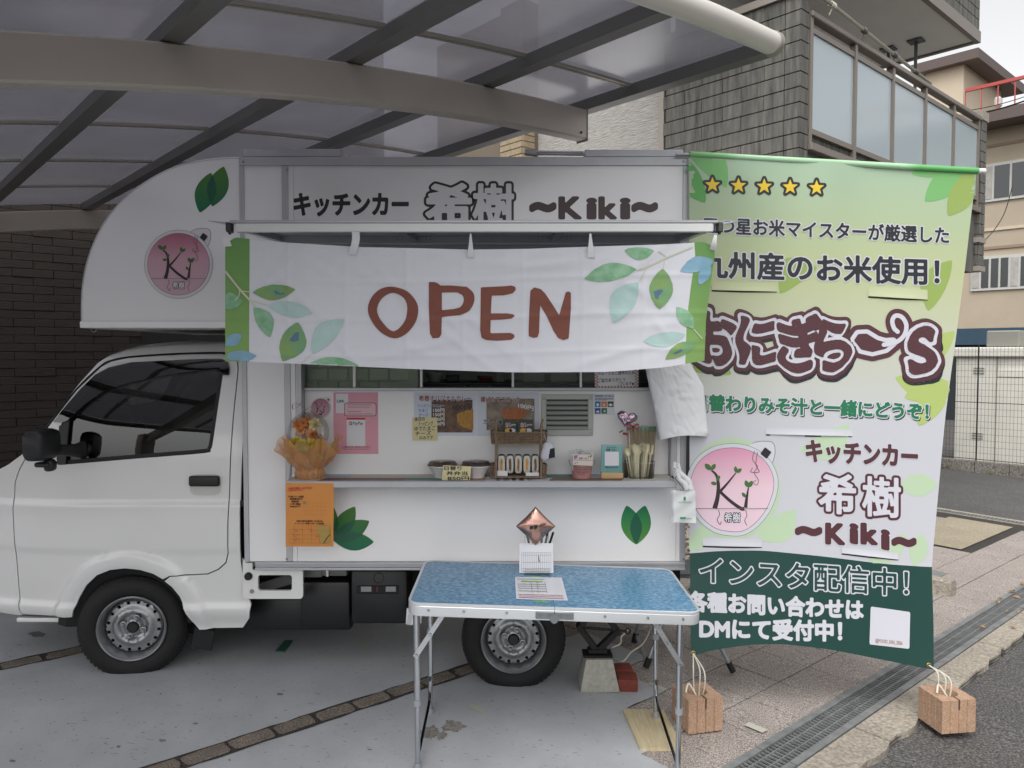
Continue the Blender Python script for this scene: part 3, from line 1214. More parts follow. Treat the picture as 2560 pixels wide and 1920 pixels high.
# balcony glazing: posts, rails, panes
def ubox(s0, s1, t0, t1, z0, z1, name, m, par=None, r=0.0):
    mb = MB()
    if r:
        mb.rbox((s0, t0, z0), (s1, t1, z1), r, 1, MST)
    else:
        mb.box((s0, t0, z0), (s1, t1, z1), 0, MST)
    return mb.build(name, m, par or house, bool(r))
rail = ubox(HS + .165, HS + LB, HT - .045, HT + .05, ZPAR - .02, ZPAR + .035, 'top_rail', m_trimd, r=.008)
ubox(HS + .165, HS + LB, HT - .02, HT + .02, ZPAR - .15, ZPAR - .10, 'upper_rail', m_trimd)
ubox(HS + .165, HS + LB, HT - .02, HT + .02, ZBAL + .0, ZBAL + .05, 'lower_rail', m_trimd)
ubox(HS + .165, HS + LB, HT - .05, HT + .03, ZBAL - .16, ZBAL - .09, 'sill_rail', m_trimd, r=.006)
for k in range(6):
    s = HS + .19 + k * (LB - .25) / 5
    ubox(s - .025, s + .025, HT - .028, HT + .032, ZBAL - .09, ZPAR - .02, 'baluster_post', m_trimd)
    if k < 5:
        s2 = HS + .19 + (k + 1) * (LB - .25) / 5
        mb = MB()
        mb.box((s + .025, HT - .004, ZBAL + .05), (s2 - .025, HT + .004, ZPAR - .15), 0, MST)
        mb.build('glass_pane', m_frost, house, False)
# far pier of the balcony
ubox(HS + LB, HS + LB + .2, HT - .02, HT + .25, 2.86, ZPAR - .0, 'far_pier', m_cladj)
ubox(HS + LB - .03, HS + LB + .23, HT - .05, HT + .27, 2.79, 2.859, 'pier_foot', m_trim)
z = ZPAR - CH_ - .0
while z > 2.86:
    put_tile(0.20, ST(HS + LB + .0, HT - .02, z), U, -V)
    put_tile(0.20, ST(HS + LB + .0, HT - .02, z), V, -U)
    z -= CH_
ubox(HS + LB - .02, HS + LB + .23, HT - .05, HT + .28, ZPAR + .0, ZPAR + .12, 'pier_cap', m_trim)
ubox(HS + LB - .03, HS + LB + .23, HT - .05, HT + .27, ZBAL - .55, ZBAL - .48, 'pier_band', m_trim)
# balcony floor slab, back wall of the house
ubox(HS + .2, HS + LB, HT + .15, HT + 1.4, ZBAL - .3, ZBAL - .1, 'balcony_floor', m_trim)
ubox(HS + .2, HS + 2.9, HT + 1.32, HT + 1.5, -0.4, CAM.z + 4.3, 'back_wall', m_wsid)
# upper balcony slab with its soffit and clad parapet
ZS = CAM.z + 4.25
c1 = PZ(2449, 102, ZS)
s1, t1 = c1.dot(U), c1.dot(V)
ubox(s1 - 6.5, s1, t1, t1 + 1.32, ZS, ZS + .1, 'soffit', m_soff)
ubox(s1 - 6.5, s1 + .01, t1 - .012, t1 + .05, ZS - .03, ZS + .12, 'fascia', m_trimd)
ubox(s1 - .05, s1 + .015, t1 + .051, t1 + 1.32, ZS - .025, ZS + .115, 'end_fascia', m_trimd)
ubox(s1 - 6.5, s1 - .02, t1 + .02, t1 + .2, ZS + .12, ZS + 1.3, 'upper_parapet', m_cladj)
z = ZS + .125
row = 0
while z < ZS + 1.2:
    s = s1 - 0.46 - (0.22 if row % 2 else 0)
    if row % 2:
        put_tile(0.20, ST(s1 - .22, t1 + .018, z), U, -V)
    while s > s1 - 4.6:
        put_tile(0.44, ST(s, t1 + .018, z), U, -V)
        s -= 0.446
    z += CH_
    row += 1
# pale side wall and its corner board
mb = MB()
mb.prism([ST(HS + .05, HT + 1.56, -0.4), ST(HS + .05, HT + 3.45, -0.4), ST(HS + .05, HT + 3.45, 6.2), ST(HS + .05, HT + 1.56, 6.2)], U * 0.14)
mb.build('pale_wall', m_wsid, house, False)
ubox(HS + .0, HS + .12, HT + 1.50, HT + 1.565, -0.4, 6.2, 'corner_board', m_trim, r=.005)
# beige brick pier at the inner corner
PS_ = HT + 3.45
ubox(HS - .22, HS + .05, PS_, PS_ + .40, -0.4, 6.0, 'brick_pier', m_beigej)
bm_ = MB().rbox((0, 0, 0.003), (0.197, 0.014, 0.072), 0.002, 1).mesh('brick', m_beige)
z = CAM.z + 1.35
row = 0
while z < CAM.z + 2.9:
    for k in range(2):
        for (d, out, p) in ((V, -U, ST(HS - .22, PS_ + .0 + k * .2, z)), (U, -V, ST(HS - .22 + k * .2 - (0.0), PS_, z))):
            if d is U and k == 1:
                continue
            o = link('brick', bm_, house)
            o.matrix_parent_inverse = Matrix.Translation(-world_loc(house))
            o.matrix_basis = Matrix(((d.x, out.x, 0, p.x), (d.y, out.y, 0, p.y), (0, 0, 1, p.z), (0, 0, 0, 1)))
    z += 0.078
    row += 1
# window of the inner corner and its orange flower box
ubox(HS - .1, HS + .05, PS_ + .401, PS_ + 1.9, -0.4, 6.0, 'inner_wall', m_beigej)
ubox(HS - .13, HS - .105, PS_ + .46, PS_ + 1.6, CAM.z + 1.4, CAM.z + 2.3, 'window_frame', m_trim)
mb = MB()
mb.box((HS - .136, PS_ + .53, CAM.z + 1.47), (HS - .131, PS_ + 1.5, CAM.z + 2.22), 0, MST)
mb.build('window_pane', glass_mat('house_glass', (0.25, 0.3, 0.3), 1.6, 0.02, 0.0), house, False)
ubox(HS - .30, HS - .135, PS_ + .42, PS_ + 1.9, CAM.z + 1.98, CAM.z + 2.05, 'eave_bar', m_trim)

# --- laundry bars hung under the soffit
lp = thing('laundry_hanger', 'grey laundry pole on two drop brackets under the upper balcony', 'laundry pole', ST(s1 - 1, t1 + .5, ZS))
m_lb = mat('bracket_grey', '5b5f60', 0.5, 0.3)
pa = PZ(*q('yF', 1060, 800), ZS - 1.05)
pb0 = PZ(*q('yF', 60, 0), ZS - 1.05)
mb = MB()
dirp = (pa - pb0).normalized()
mb.tube([pb0 - dirp * 1.5, pa + dirp * 0.12], 0.017, 10)
mb.build('pole', mat('pole_steel', '9a9a8c', 0.35, 0.7), lp)
for (fx, fy) in ((948, 400), (675, 480)):
    tp = PZ(*q('yF', fx, fy), ZS - .005)
    mb = MB()
    mb.box((-.09, -.09, -.02), (.09, .09, 0), 0, Matrix.Translation(tp) @ RZ(45))
    mb.tube([tp, tp - Vector((0, 0, .95))], 0.022, 8)
    mb.build('drop_arm', m_lb, lp)
    e = tp - Vector((0, 0, .97))
    mb = MB()
    for sg in (-1, 1):
        cpt = e - V * 0.17 * sg
        mb.tube([cpt + V * (0.15 * math.cos(a)) + Vector((0, 0, .05 * math.sin(a))) for a in np.linspace(0, 6.283, 17)], 0.013, 6)
    mb.build('cross_arm', m_lb, lp)
m_cord = mat('pale_cord', 'c9c6b8', 0.8)
for f in (0.05, 0.32, 0.62, 0.86):
    p = pb0 + (pa - pb0) * f
    mb = MB()
    for a in range(3):
        pp = p + dirp * (a - 1) * .03
        mb.tube([pp + Vector((0, 0, .024 * math.cos(x))) + dirp.cross(Vector((0, 0, 1))) * .024 * math.sin(x) for x in np.linspace(0, 6.283, 11)], 0.006, 5)
    mb.tube([p - Vector((0, 0, .02)), p - Vector((.03, 0, .09))], .006, 5)
    o = mb.build('clothes_peg', m_lb if f > .3 else m_cord, lp)

# ================================================================== DARK WALL BEHIND THE CAB
dw = thing('clad_wall', 'long unlit wall clad in dark narrow bricks behind the cab', 'wall', STg(-2, 4.75))
mb = MB()
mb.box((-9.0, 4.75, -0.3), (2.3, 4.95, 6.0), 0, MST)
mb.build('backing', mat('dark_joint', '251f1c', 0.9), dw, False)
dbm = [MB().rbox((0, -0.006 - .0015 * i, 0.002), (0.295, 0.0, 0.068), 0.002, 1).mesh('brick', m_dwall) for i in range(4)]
far = MB()
row = 0
z = 0.02
while z < 5.9:
    s = -8.4 - (0.15 if row % 2 else 0)
    while s < 2.0:
        if not (z < 2.0 and -0.5 < s < 0.9):
            if -2.1 < s < 0.5 and 0.85 < z < 2.85:
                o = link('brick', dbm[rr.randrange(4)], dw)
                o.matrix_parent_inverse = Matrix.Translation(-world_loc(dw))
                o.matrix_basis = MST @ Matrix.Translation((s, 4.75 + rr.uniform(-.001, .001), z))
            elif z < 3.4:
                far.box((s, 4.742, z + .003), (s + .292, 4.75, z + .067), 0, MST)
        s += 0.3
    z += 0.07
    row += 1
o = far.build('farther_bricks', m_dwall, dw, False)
o['kind'] = 'stuff'
# dark doorway with a carton leaning inside
mb = MB()
mb.box((-0.35, 4.74, 0.0), (0.95, 4.748, 2.05), 0, MST)
mb.build('doorway', mat('doorway_black', '0b0b0b', 0.6), dw, False)
cb = P(*q('zG', 1150, 1600), 4.6)
mb = MB()
mb.rbox((-.2, -.12, -.5), (.25, .12, .12), .008, 1, Matrix.Translation(cb))
o = mb.build('carton', mat('cardboard', '8a6547', 0.85, var=.1))
tag(o, 'brown cardboard carton standing high behind the cab roof', 'box')
mb = MB()
mb.rbox((-.2, -.15, gz(cb.x) - cb.z), (.25, .14, -.503), .008, 1, Matrix.Translation(cb))
o = mb.build('storage_rack', mat('rack_black', '141414', 0.6))
tag(o, 'black storage rack carrying the carton behind the cab', 'rack')

# ================================================================== GRAVEL BED beside the house
m_peb = mat('pebbles', '8a7763', 0.8, color2='4d4136', vscale=26, detail=2)
mb = MB()
prng = random.Random(5)
for i in range(900):
    s, t_ = prng.uniform(2.2, 3.95), prng.uniform(0.55, 3.0)
    p = STg(s, t_, 0.012)
    r0 = prng.uniform(.014, .028)
    a0 = prng.uniform(0, 3)
    ring = []
    for h, f in ((-.8, .5), (0, 1), (.55, .8)):
        ring.append([p + Vector((math.cos(a0 + k * 1.047) * r0 * f * 1.2, math.sin(a0 + k * 1.047) * r0 * f * .9, h * r0 * .7)) for k in range(6)])
    mb.loft(ring)
    mb.f.append(tuple(range(len(mb.v) - 6, len(mb.v))))
    mb.mi.append(0)
o = mb.build('gravel', m_peb)
o['kind'] = 'stuff'
o['label'] = 'brown pebbles of the gravel bed beside the house wall'
mb = MB()
stbox(mb, 2.0, 4.0, 0.42, 0.50, -0.02, 0.03)
struct(mb.build('bed_edging', m_conc, None, False))

# ================================================================== FAR SIDE OF THE LANE
WS = 11.6
fw = thing('boundary_wall', 'low grey block wall under the mesh fence across the lane', 'wall', STg(WS, 1))
mb = MB()
m_blockw = speckle('grey_block', '77736c', '57544e', '8f8b84', 40, 0.9, 0.4, 0.35, 1.5)
for k in range(14):
    mb = MB()
    mb.rbox((WS, -3.6 + k * .5, gz(9) - .15), (WS + .12, -3.6 + k * .5 + .493, gz(9) + .20), .006, 1, MST)
    mb.build('block', m_blockw, fw)
fe = thing('mesh_fence', 'dark wire mesh fence standing on the low block wall', 'fence', ST(WS + .06, 1, gz(9) + .2))
m_wire = mat('fence_wire', '2f2f2e', 0.6, 0.3)
z0, z1 = gz(9) + .2, CAM.z + .12
wv = MB().tube([(0, 0, 0), (0, 0, z1 - z0)], 0.002, 5).mesh('upright_wire', m_wire)
t_ = -3.4
while t_ < 3.0:
    o = link('upright_wire', wv, fe)
    o.matrix_parent_inverse = Matrix.Translation(-world_loc(fe))
    o.matrix_basis = Matrix.Translation(ST(WS + .06, t_, z0))
    t_ += 0.052
z = z0 + .03
k = 0
while z < z1:
    mb = MB()
    mb.tube([ST(WS + .055, -3.4, z), ST(WS + .055, 3.0, z)], 0.002 if k % 9 else 0.006, 5)
    mb.build('cross_wire', m_wire, fe)
    z += 0.105
    k += 1
for tt in (-2.6, -0.6, 1.4):
    mb = MB()
    mb.tube([ST(WS + .09, tt, z0 - .3), ST(WS + .09, tt, z1 + .02)], .012, 8)
    mb.build('fence_post', m_wire, fe)
# weeds along the wall foot
m_weed = mat('weed_green', '5f6a3a', 0.8, color2='8a7d55', vscale=9)
mb = MB()
for i in range(900):
    tt = prng.uniform(-3, 2.6)
    if mnoise.noise(Vector((tt * 2.1, 3, 0))) < -0.05:
        continue
    p = STg(WS - .02 - abs(prng.gauss(0, .06)), tt, -.03)
    h = prng.uniform(.02, .13)
    d = Vector((prng.uniform(-.05, .05), prng.uniform(-.05, .05), h))
    e = Vector((prng.uniform(-.012, .012), prng.uniform(-.012, .012), 0))
    mb.add([p - e, p + e, p + d], [(0, 1, 2)])
o = mb.build('weeds', m_weed, None, False)
o['kind'] = 'stuff'
o['label'] = 'thin weeds growing along the foot of the low wall'

# white storage shed behind the fence
m_shed = mat('shed_white', 'd6d3c9', 0.6, var=0.06, vscale=3, bump=0.25, bscale=90)
m_shedd = mat('shed_line', '8b8a82', 0.6)
sh = thing('shed', 'cream metal shed with grooved doors behind the mesh fence', 'shed', STg(WS + 1.3, 0))
xs0 = PN(*q('zF', 290, 900), ST(WS + 1.0, 0), U)
ztop = PN(*q('zF', 480, 868), ST(WS + 1.0, 0), U).z
tl = xs0.dot(V)
def vbox(s0, s1, t0, t1, z0, z1, name, m, par, r=0.0):
    mb = MB()
    if r:
        mb.rbox((s0, t0, z0), (s1, t1, z1), r, 1, MST)
    else:
        mb.box((s0, t0, z0), (s1, t1, z1), 0, MST)
    return mb.build(name, m, par, bool(r))
zg = gz(9) - .03
vbox(WS + 1.0, WS + 2.4, tl - 5, tl, zg, ztop, 'body', m_shed, sh)
vbox(WS + .92, WS + 2.5, tl - 5.05, tl + .07, ztop, ztop + .17, 'roof_fascia', m_shed, sh, .02)
vbox(WS + .99, WS + 1.02, tl - .62, tl - .03, zg + .05, ztop - .05, 'door', m_shed, sh)
vbox(WS + .975, WS + 1.0, tl - 5, tl - .66, ztop - .34, ztop - .22, 'lintel', m_shed, sh)
vbox(WS + .985, WS + 1.0, tl - 5, tl - .64, zg + .06, ztop - .36, 'shutter', m_shed, sh)
vbox(WS + .98, WS + .999, tl - .655, tl - .645, zg, ztop, 'door_gap', m_shedd, sh)
for k in range(3):
    for zz in (ztop - .30, zg + .5):
        vbox(WS + .98, WS + .992, tl - .45, tl - .28, zz + k * .045, zz + k * .045 + .02, 'vent_slot', m_shedd, sh)
# meter box and chimney pipe on the shed roof
vbox(WS + 1.05, WS + 1.4, tl - .95, tl - .45, ztop + .172, ztop + .46, 'meter_box', m_shedd, sh, .02)
mb = MB()
mb.tube([ST(WS + 1.7, tl - 1.75, ztop + .1), ST(WS + 1.7, tl - 1.75, ztop + 2.35)], .035, 10)
o = mb.build('vent_pipe', mat('pipe_grey', 'a8aaa8', 0.5))
tag(o, 'tall thin grey pipe rising behind the shed', 'pipe')

# beige apartment block
m_bg = mat('beige_render', 'aa9d8a', 0.85, var=0.06, vscale=1.2, bump=0.1, bscale=30)
m_bg2 = mat('cream_render', 'c2b4a0', 0.85, var=0.04, vscale=1.0)
m_eave = mat('eave_brown', '5c4f4c', 0.6)
m_blue = mat('blue_awning', '2b4354', 0.7, var=0.08)
m_wfr = mat('window_white', 'b9b8b3', 0.5)
m_cur = mat('curtain', 'a5a29c', 0.9, var=.2, vscale=6)
m_wgl = glass_mat('far_glass', (0.16, 0.18, 0.19), 2.2, 0.03, 0.35)
m_red = mat('red_paint', 'b04a44', 0.5)
BS = 22.5
apt = thing('apartment_block', 'beige apartment block with brown eaves and blue ground floor band', 'building', STg(BS, 3))
def bpt(k, x, y):
    p = PN(*q(k, x, y), ST(BS, 0), U)
    return p.dot(V), p.z
tr = -9.0
tl2 = 12.0
zblue1, zblue0 = bpt('zF', 480, 708)[1], bpt('zF', 480, 800)[1]
zeave = bpt('z3', 2000, 800)[1]
vbox(BS, BS + 9, tr, tl2, zblue1, zeave, 'wall', m_bg, apt)
vbox(BS - .05, BS + 8, tr, tl2, zblue0, zblue1, 'blue_band', m_blue, apt)
vbox(BS + .3, BS + 8, tr, tl2, gz(9) - .2, zblue0, 'ground_floor', mat('shop_dark', '23292c', .5), apt)
vbox(BS - .9, BS + 9.2, tr, bpt('z3', 1850, 820)[0], zeave, zeave + .32, 'eave', m_eave, apt)
for (k, xa, ya) in (('zF', 520, 160), ('zF', 520, 262)):
    zz = bpt(k, xa, ya)[1]
    vbox(BS - .04, BS, tr, tl2, zz - .04, zz + .04, 'string_course', m_bg2 if ya < 200 else mat('course_brown', '8f7d69', .8), apt)  # upper course pale cream, lower one a darker brown
zz = bpt('z3', 2000, 900)[1]
vbox(BS - .03, BS, tr, tl2, zz - .04, zz + .04, 'string_course', mat('course_brown', '8f7d69', .8), apt)
def window(k, x0, x1, y0, y1, panes, curt):
    ta, za = bpt(k, x0, y0)
    tb, _ = bpt(k, x1, y0)
    zb_ = bpt(k, x0, y1)[1]
    f = vbox(BS - .06, BS - .005, tb, ta, zb_ - .08, za + .08, 'window', m_wfr, apt)
    n_ = panes
    for i in range(n_):
        a, b_ = ta + (tb - ta) * i / n_ , ta + (tb - ta) * (i + 1) / n_
        lo, hi = min(a, b_) + .03, max(a, b_) - .03
        vbox(BS - .075, BS - .062, lo, hi, zb_ + .0, za - .0, 'pane', m_cur if i in curt else m_wgl, f)
window('z3', 1925, 2600, 1040, 1235, 6, (0,))
window('zF', 375, 700, 335, 490, 6, (0, 4))
# stair tower on the roof
tw = bpt('yF', 1040, 740)[0]
TS_ = BS + 2.5
def tpt(k, x, y):
    p = PN(*q(k, x, y), ST(TS_, 0), U)
    return p.dot(V), p.z
ta, za = tpt('yF', 1040, 745)
tb, _ = tpt('yF', 1420, 690)
vbox(TS_, TS_ + 3.8, tb - .0, ta, zeave + .3, za + .05, 'stair_tower', m_bg2, apt)
vbox(TS_ - .3, TS_ + 4.7, tb - .5, ta + .35, za + .052, za + .36, 'tower_roof', m_eave, apt)
# roof railing
ra = bpt('yF', 1430, 1000)
zr = zeave + 1.25
mb = MB()
mb.box((BS + .0, tr, zr), (BS + .09, ra[0], zr + .09), 0, MST)
mb.build('railing_bar', m_red, apt, False)
tt = ra[0]
while tt > tr:
    vbox(BS + .03, BS + .055, tt - .015, tt + .015, zeave + .3, zr, 'railing_rod', m_red, apt)
    tt -= 0.42
# wall lamp
tq, zq = tpt('yF', 1775, 1020)
vbox(TS_ - .25, TS_ - .05, tq - .10, tq + .10, zq - .16, zq + .16, 'tower_lamp', m_wfr, apt, .05)
# overhead cables
m_cab = mat('cable_black', '1c1c1c', 0.6)
for i, (ya, yb, r_) in enumerate(((1175, 960, .012), (1120, 920, .006))):
    a = P(*q('yF', 1080, ya), 9.0)
    b2 = P(*q('yF', 2150, yb), 7.0)
    d = b2 - a
    mb = MB()
    mb.tube([a - d * .6 + d * 2.2 * x + Vector((0, 0, -.35 * math.sin(math.pi * x))) + Vector((0, 0, .28)) for x in np.linspace(0, 1, 24)], r_, 6)
    o = mb.build('overhead_cable', m_cab)
    tag(o, ('thick black overhead cable crossing in front of the beige block' if i == 0 else 'thin black overhead wire just above the thick cable'), 'cable')
mb = MB()
pts = [P(*q('zF', x, y), 11.0) for x, y in ((600, -80), (560, 60), (510, 150), (450, 220), (390, 280))]
mb.tube(smoothline(pts, 6), .009, 5)
o = mb.build('sagging_wire', m_cab)
tag(o, 'thin wire sagging down across the beige wall between the windows', 'cable')
# ================================================================== THE KITCHEN TRUCK
m_white = mat('truck_white', 'dddddb', 0.25, var=0.02, vscale=2, coat=0.6)
m_box = mat('box_white', 'e9e8e8', 0.22, var=0.015, vscale=1.5, coat=0.4)
m_boxalu = mat('box_alu', 'b5b6ba', 0.38, 0.35, var=0.05, vscale=6, rvar=0.06)
m_rub = mat('black_rubber', '141415', 0.65, bump=0.05, bscale=120)
m_tyre = mat('tyre', '101011', 0.75, var=0.15, vscale=25, bump=0.25, bscale=50)
m_rim = mat('steel_rim', '9b9c9e', 0.36, 0.75, var=0.06, vscale=20, rvar=0.06)
m_plast = mat('black_plastic', '17181a', 0.42, bump=0.04, bscale=200)
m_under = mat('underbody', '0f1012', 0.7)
m_cglass = glass_mat('car_glass', (0.22, 0.25, 0.25), 2.0)
m_visor = glass_mat('smoke_visor', (0.02, 0.02, 0.022), 2.2)
m_ink = mat('black_vinyl', '231f24', 0.4)
m_brownv = mat('brown_vinyl', '3f2b2d', 0.4)
m_whitev = mat('white_vinyl', 'dddbde', 0.35)
truck = thing('kitchen_truck', 'white kei kitchen truck with serving hatch and over-cab pod', 'food truck', (-0.6, 0.7, 0.0))

def xz(k, x, y):
    p = P(*q(k, x, y), 0.03)
    return (p.x, p.z)
def sstep(a, b, x):
    t = max(0.0, min(1.0, (x - a) / (b - a)))
    return t * t * (3 - 2 * t)
WF = P(322, 1580, 0.03)
ZBELT = P(300, 1150, 0.03).z
ZC1 = P(300, 1256, 0.03).z
ZC2 = P(300, 1378, 0.03).z
ZC3 = P(300, 1514, 0.03).z
XN = P(40, 1100, 0.03).x
def cab_y(x, z):
    y = 0.035
    if z > ZBELT:
        h = (z - ZBELT) / 0.57
        y += 0.10 * h ** 1.25
        if h > 0.86:
            y += 0.10 * ((h - 0.86) / 0.16) ** 2
    y += 0.008 * ((z - ZC1) / 0.3) ** 2 if z < ZBELT else 0.008 * ((ZBELT - ZC1) / 0.3) ** 2
    f = XN + 0.42 - x
    if f > 0:
        y += 0.11 * (f / 0.7) ** 2
    y -= 0.011 * sstep(ZC1 + 0.004, ZC1 - 0.016, z)
    y += 0.006 * sstep(ZC2 + 0.004, ZC2 - 0.012, z)
    y -= 0.016 * sstep(ZC3 + 0.006, ZC3 - 0.014, z)
    y += 0.03 * sstep(ZC3 - 0.03, ZC3 - 0.13, z)
    r = math.hypot(x - WF.x, (z - WF.z) * 0.98)
    if z > WF.z - 0.12:
        y -= 0.020 * sstep(0.405, 0.385, r)
        y += 0.010 * sstep(0.345, 0.305, r)
    return y
def skin(poly, holes, name, m, parent, step=0.016, off=0.0, rim=0.012, yfn=None):
    """a pressed panel lying on the cab's side, its edges turned in"""
    yfn = yfn or cab_y
    rv, rf = cdt_panel(poly, holes, step)
    mb = MB()
    mb.add([(p.x, yfn(p.x, p.y) + off, p.y) for p in rv], rf)
    if rim:
        for lp in [poly] + list(holes):
            n_ = len(lp)
            vs = [(a, yfn(a, b) + off, b) for a, b in lp] + [(a, yfn(a, b) + off + rim, b) for a, b in lp]
            mb.add(vs, [(i, (i + 1) % n_, n_ + (i + 1) % n_, n_ + i) for i in range(n_)])
    return mb.build(name, m, parent, True, 50)
def inset(poly, d):
    """shrink a closed outline by d"""
    n_ = len(poly)
    area = sum(poly[i][0] * poly[(i + 1) % n_][1] - poly[(i + 1) % n_][0] * poly[i][1] for i in range(n_))
    sg = 1 if area > 0 else -1
    out = []
    for i in range(n_):
        p0, p1, p2 = Vector(poly[i - 1][:2]), Vector(poly[i][:2]), Vector(poly[(i + 1) % n_][:2])
        d1, d2 = (p1 - p0).normalized(), (p2 - p1).normalized()
        n1, n2 = Vector((-d1.y, d1.x)), Vector((-d2.y, d2.x))
        nn = (n1 + n2)
        nn = nn.normalized() if nn.length > 1e-6 else n1
        k = max(0.5, nn.dot(n1))
        out.append(tuple(p1 + nn * (sg * d / k)))
    return out
def dens(pts, step=0.03):
    out = []
    n_ = len(pts)
    for i in range(n_):
        a, b = Vector(pts[i][:2]), Vector(pts[(i + 1) % n_][:2])
        k = max(1, int((b - a).length / step))
        for j in range(k):
            out.append(tuple(a + (b - a) * j / k))
    return out

arch = [('z7', 1000, 508), ('z7', 940, 472), ('z7', 860, 448), ('z7', 770, 438), ('z7', 680, 448), ('z7', 600, 480), ('z7', 530, 545), ('z7', 480, 625), ('z7', 448, 700), ('z7', 432, 748)]
dpath = [('z7', 1050, 482), ('z7', 1170, 480), ('z7', 1270, 475), ('z7', 1340, 445), ('z7', 1388, 402), ('z7', 1403, 340), ('z7', 1406, 150), ('z4', 1410, 1659), ('z4', 1420, 1100), ('z4', 1430, 790), ('z4', 1418, 738), ('z4', 1388, 708), ('z4', 1300, 692), ('z4', 1100, 695), ('z4', 900, 705), ('z4', 720, 720), ('z4', 620, 742), ('z4', 560, 777), ('z4', 420, 922), ('z4', 270, 1132), ('z4', 130, 1325), ('z4', 75, 1420), ('z4', 46, 1500), ('z4', 40, 1659), ('z7', 43, 150), ('z7', 47, 290), ('z7', 55, 420), ('z7', 65, 720), ('z7', 78, 748)]
dp = [xz(*p) for p in dpath]
ar = [xz(*p) for p in arch]
outer = [xz('s', *p) for p in ((20, 1552), (-60, 1548), (-112, 1530), (-125, 1450), (-122, 1330), (-105, 1240), (-60, 1195), (0, 1166), (37, 1141), (73, 1108), (122, 1039), (179, 958), (220, 908), (248, 887), (281, 874), (325, 866), (399, 860), (488, 856), (563, 853), (606, 852), (608, 910), (604, 1100), (600, 1275), (600, 1405), (608, 1460), (618, 1498), (624, 1514), (618, 1550), (598, 1578), (492, 1580), (472, 1554))]
outer += [xz('z7', 1140, 715), xz('z7', 1100, 610), xz('z7', 1055, 550), xz('z7', 1010, 512)]
body_poly = dens(outer + dp, 0.03)
cab = skin(body_poly, [], 'cab_body', m_white, truck)
win = [xz('z4', *p) for p in ((338, 1150), (430, 1020), (520, 900), (590, 820), (640, 792), (720, 778), (1000, 762), (1290, 748), (1322, 756), (1334, 790), (1328, 900), (1312, 1100), (1300, 1240), (1288, 1290), (1250, 1312), (900, 1340), (600, 1365), (400, 1382), (352, 1384), (338, 1360))]
win = [tuple(p) for p in smoothline([Vector((a, b)) for a, b in win], 3, True)]
door_poly = dens(inset(dp + ar[::-1], 0.0035), 0.03) if False else None
dpoly = inset([p for p in dp[::-1]] + ar[:], 0.006)
door = skin(dens(dpoly, 0.03), [win], 'door', m_white, truck)
# dark backing in the shut line
mb = MB()
sl_ = [Vector(p) for p in dens(dp, .03)[:-int(math.hypot(dp[-1][0] - dp[0][0], dp[-1][1] - dp[0][1]) / .03)]]
for i in range(len(sl_) - 1):
    a_, b_ = sl_[i], sl_[i + 1]
    n_ = Vector((-(b_ - a_).y, (b_ - a_).x)).normalized() * .012
    q4 = [a_ - n_, b_ - n_, b_ + n_, a_ + n_]
    mb.add([(p.x, cab_y(p.x, p.y) + .0135, p.y) for p in q4], [(0, 1, 2, 3)])
mb.build('door_seal', m_rub, truck, False)
# window: rubber frame, pane, wind visor
wi = inset(win, 0.021)
skin(dens(inset(win, -0.004), .03), [wi], 'window_frame', m_rub, door, 0.04, 0.006, 0)
skin(dens(inset(win, 0.002), .03), [], 'window_pane', m_cglass, door, 0.05, 0.014, 0)
vis = [xz('z4', *p) for p in ((300, 1122), (360, 1040), (450, 925), (540, 830), (620, 785), (760, 752), (1000, 740), (1200, 731), (1320, 730), (1360, 748), (1375, 790), (1375, 832), (1325, 832), (1322, 800), (1300, 790), (1000, 830), (760, 880), (600, 930), (480, 1020), (395, 1110), (370, 1122))]
skin(dens(vis, .04), [], 'wind_visor', m_visor, door, 0.03, -0.014, 0.022)
skin(dens([xz('z4', *p) for p in ((335, 1150), (372, 1122), (398, 1110), (396, 1382), (345, 1384), (335, 1350))], .04), [], 'quarter_trim', m_plast, door, 0.03, -0.004, 0.01)
# handle: recess and pull
hc = P(*q('z4', 1260, 1505), .03)
hy = cab_y(hc.x, hc.z)
rec = [(hc.x + 0.040 * 2 * math.copysign(abs(math.cos(a)) ** .45, math.cos(a)) * .98, hc.z + 0.056 * math.copysign(abs(math.sin(a)) ** .45, math.sin(a)) * .95) for a in np.linspace(0, 2 * math.pi, 37)[:-1]]
skin(rec, [], 'handle_surround', mat('handle_recess', 'c2c2be', .35), door, .03, -.003, .006)
mb = MB()
mb.rbox((-.077, -.022, -.027), (.077, .008, .027), .013, 4, Matrix.Translation((hc.x, hy - .006, hc.z + .021)))
mb.build('door_handle', m_plast, door)
# gutter line of the roof: black moulding that follows the door's upper edge
ml = [xz('z4', *p) for p in ((1385, 706), (1300, 692), (1100, 695), (900, 705), (720, 720), (620, 742), (560, 777), (420, 922), (270, 1132), (150, 1298))]
mb = MB()
mb.tube([Vector((a, cab_y(a, b) + .001, b)) for a, b in smoothline([Vector(p) for p in ml], 4)], .0045, 6)
mb.build('drip_moulding', m_rub, truck)
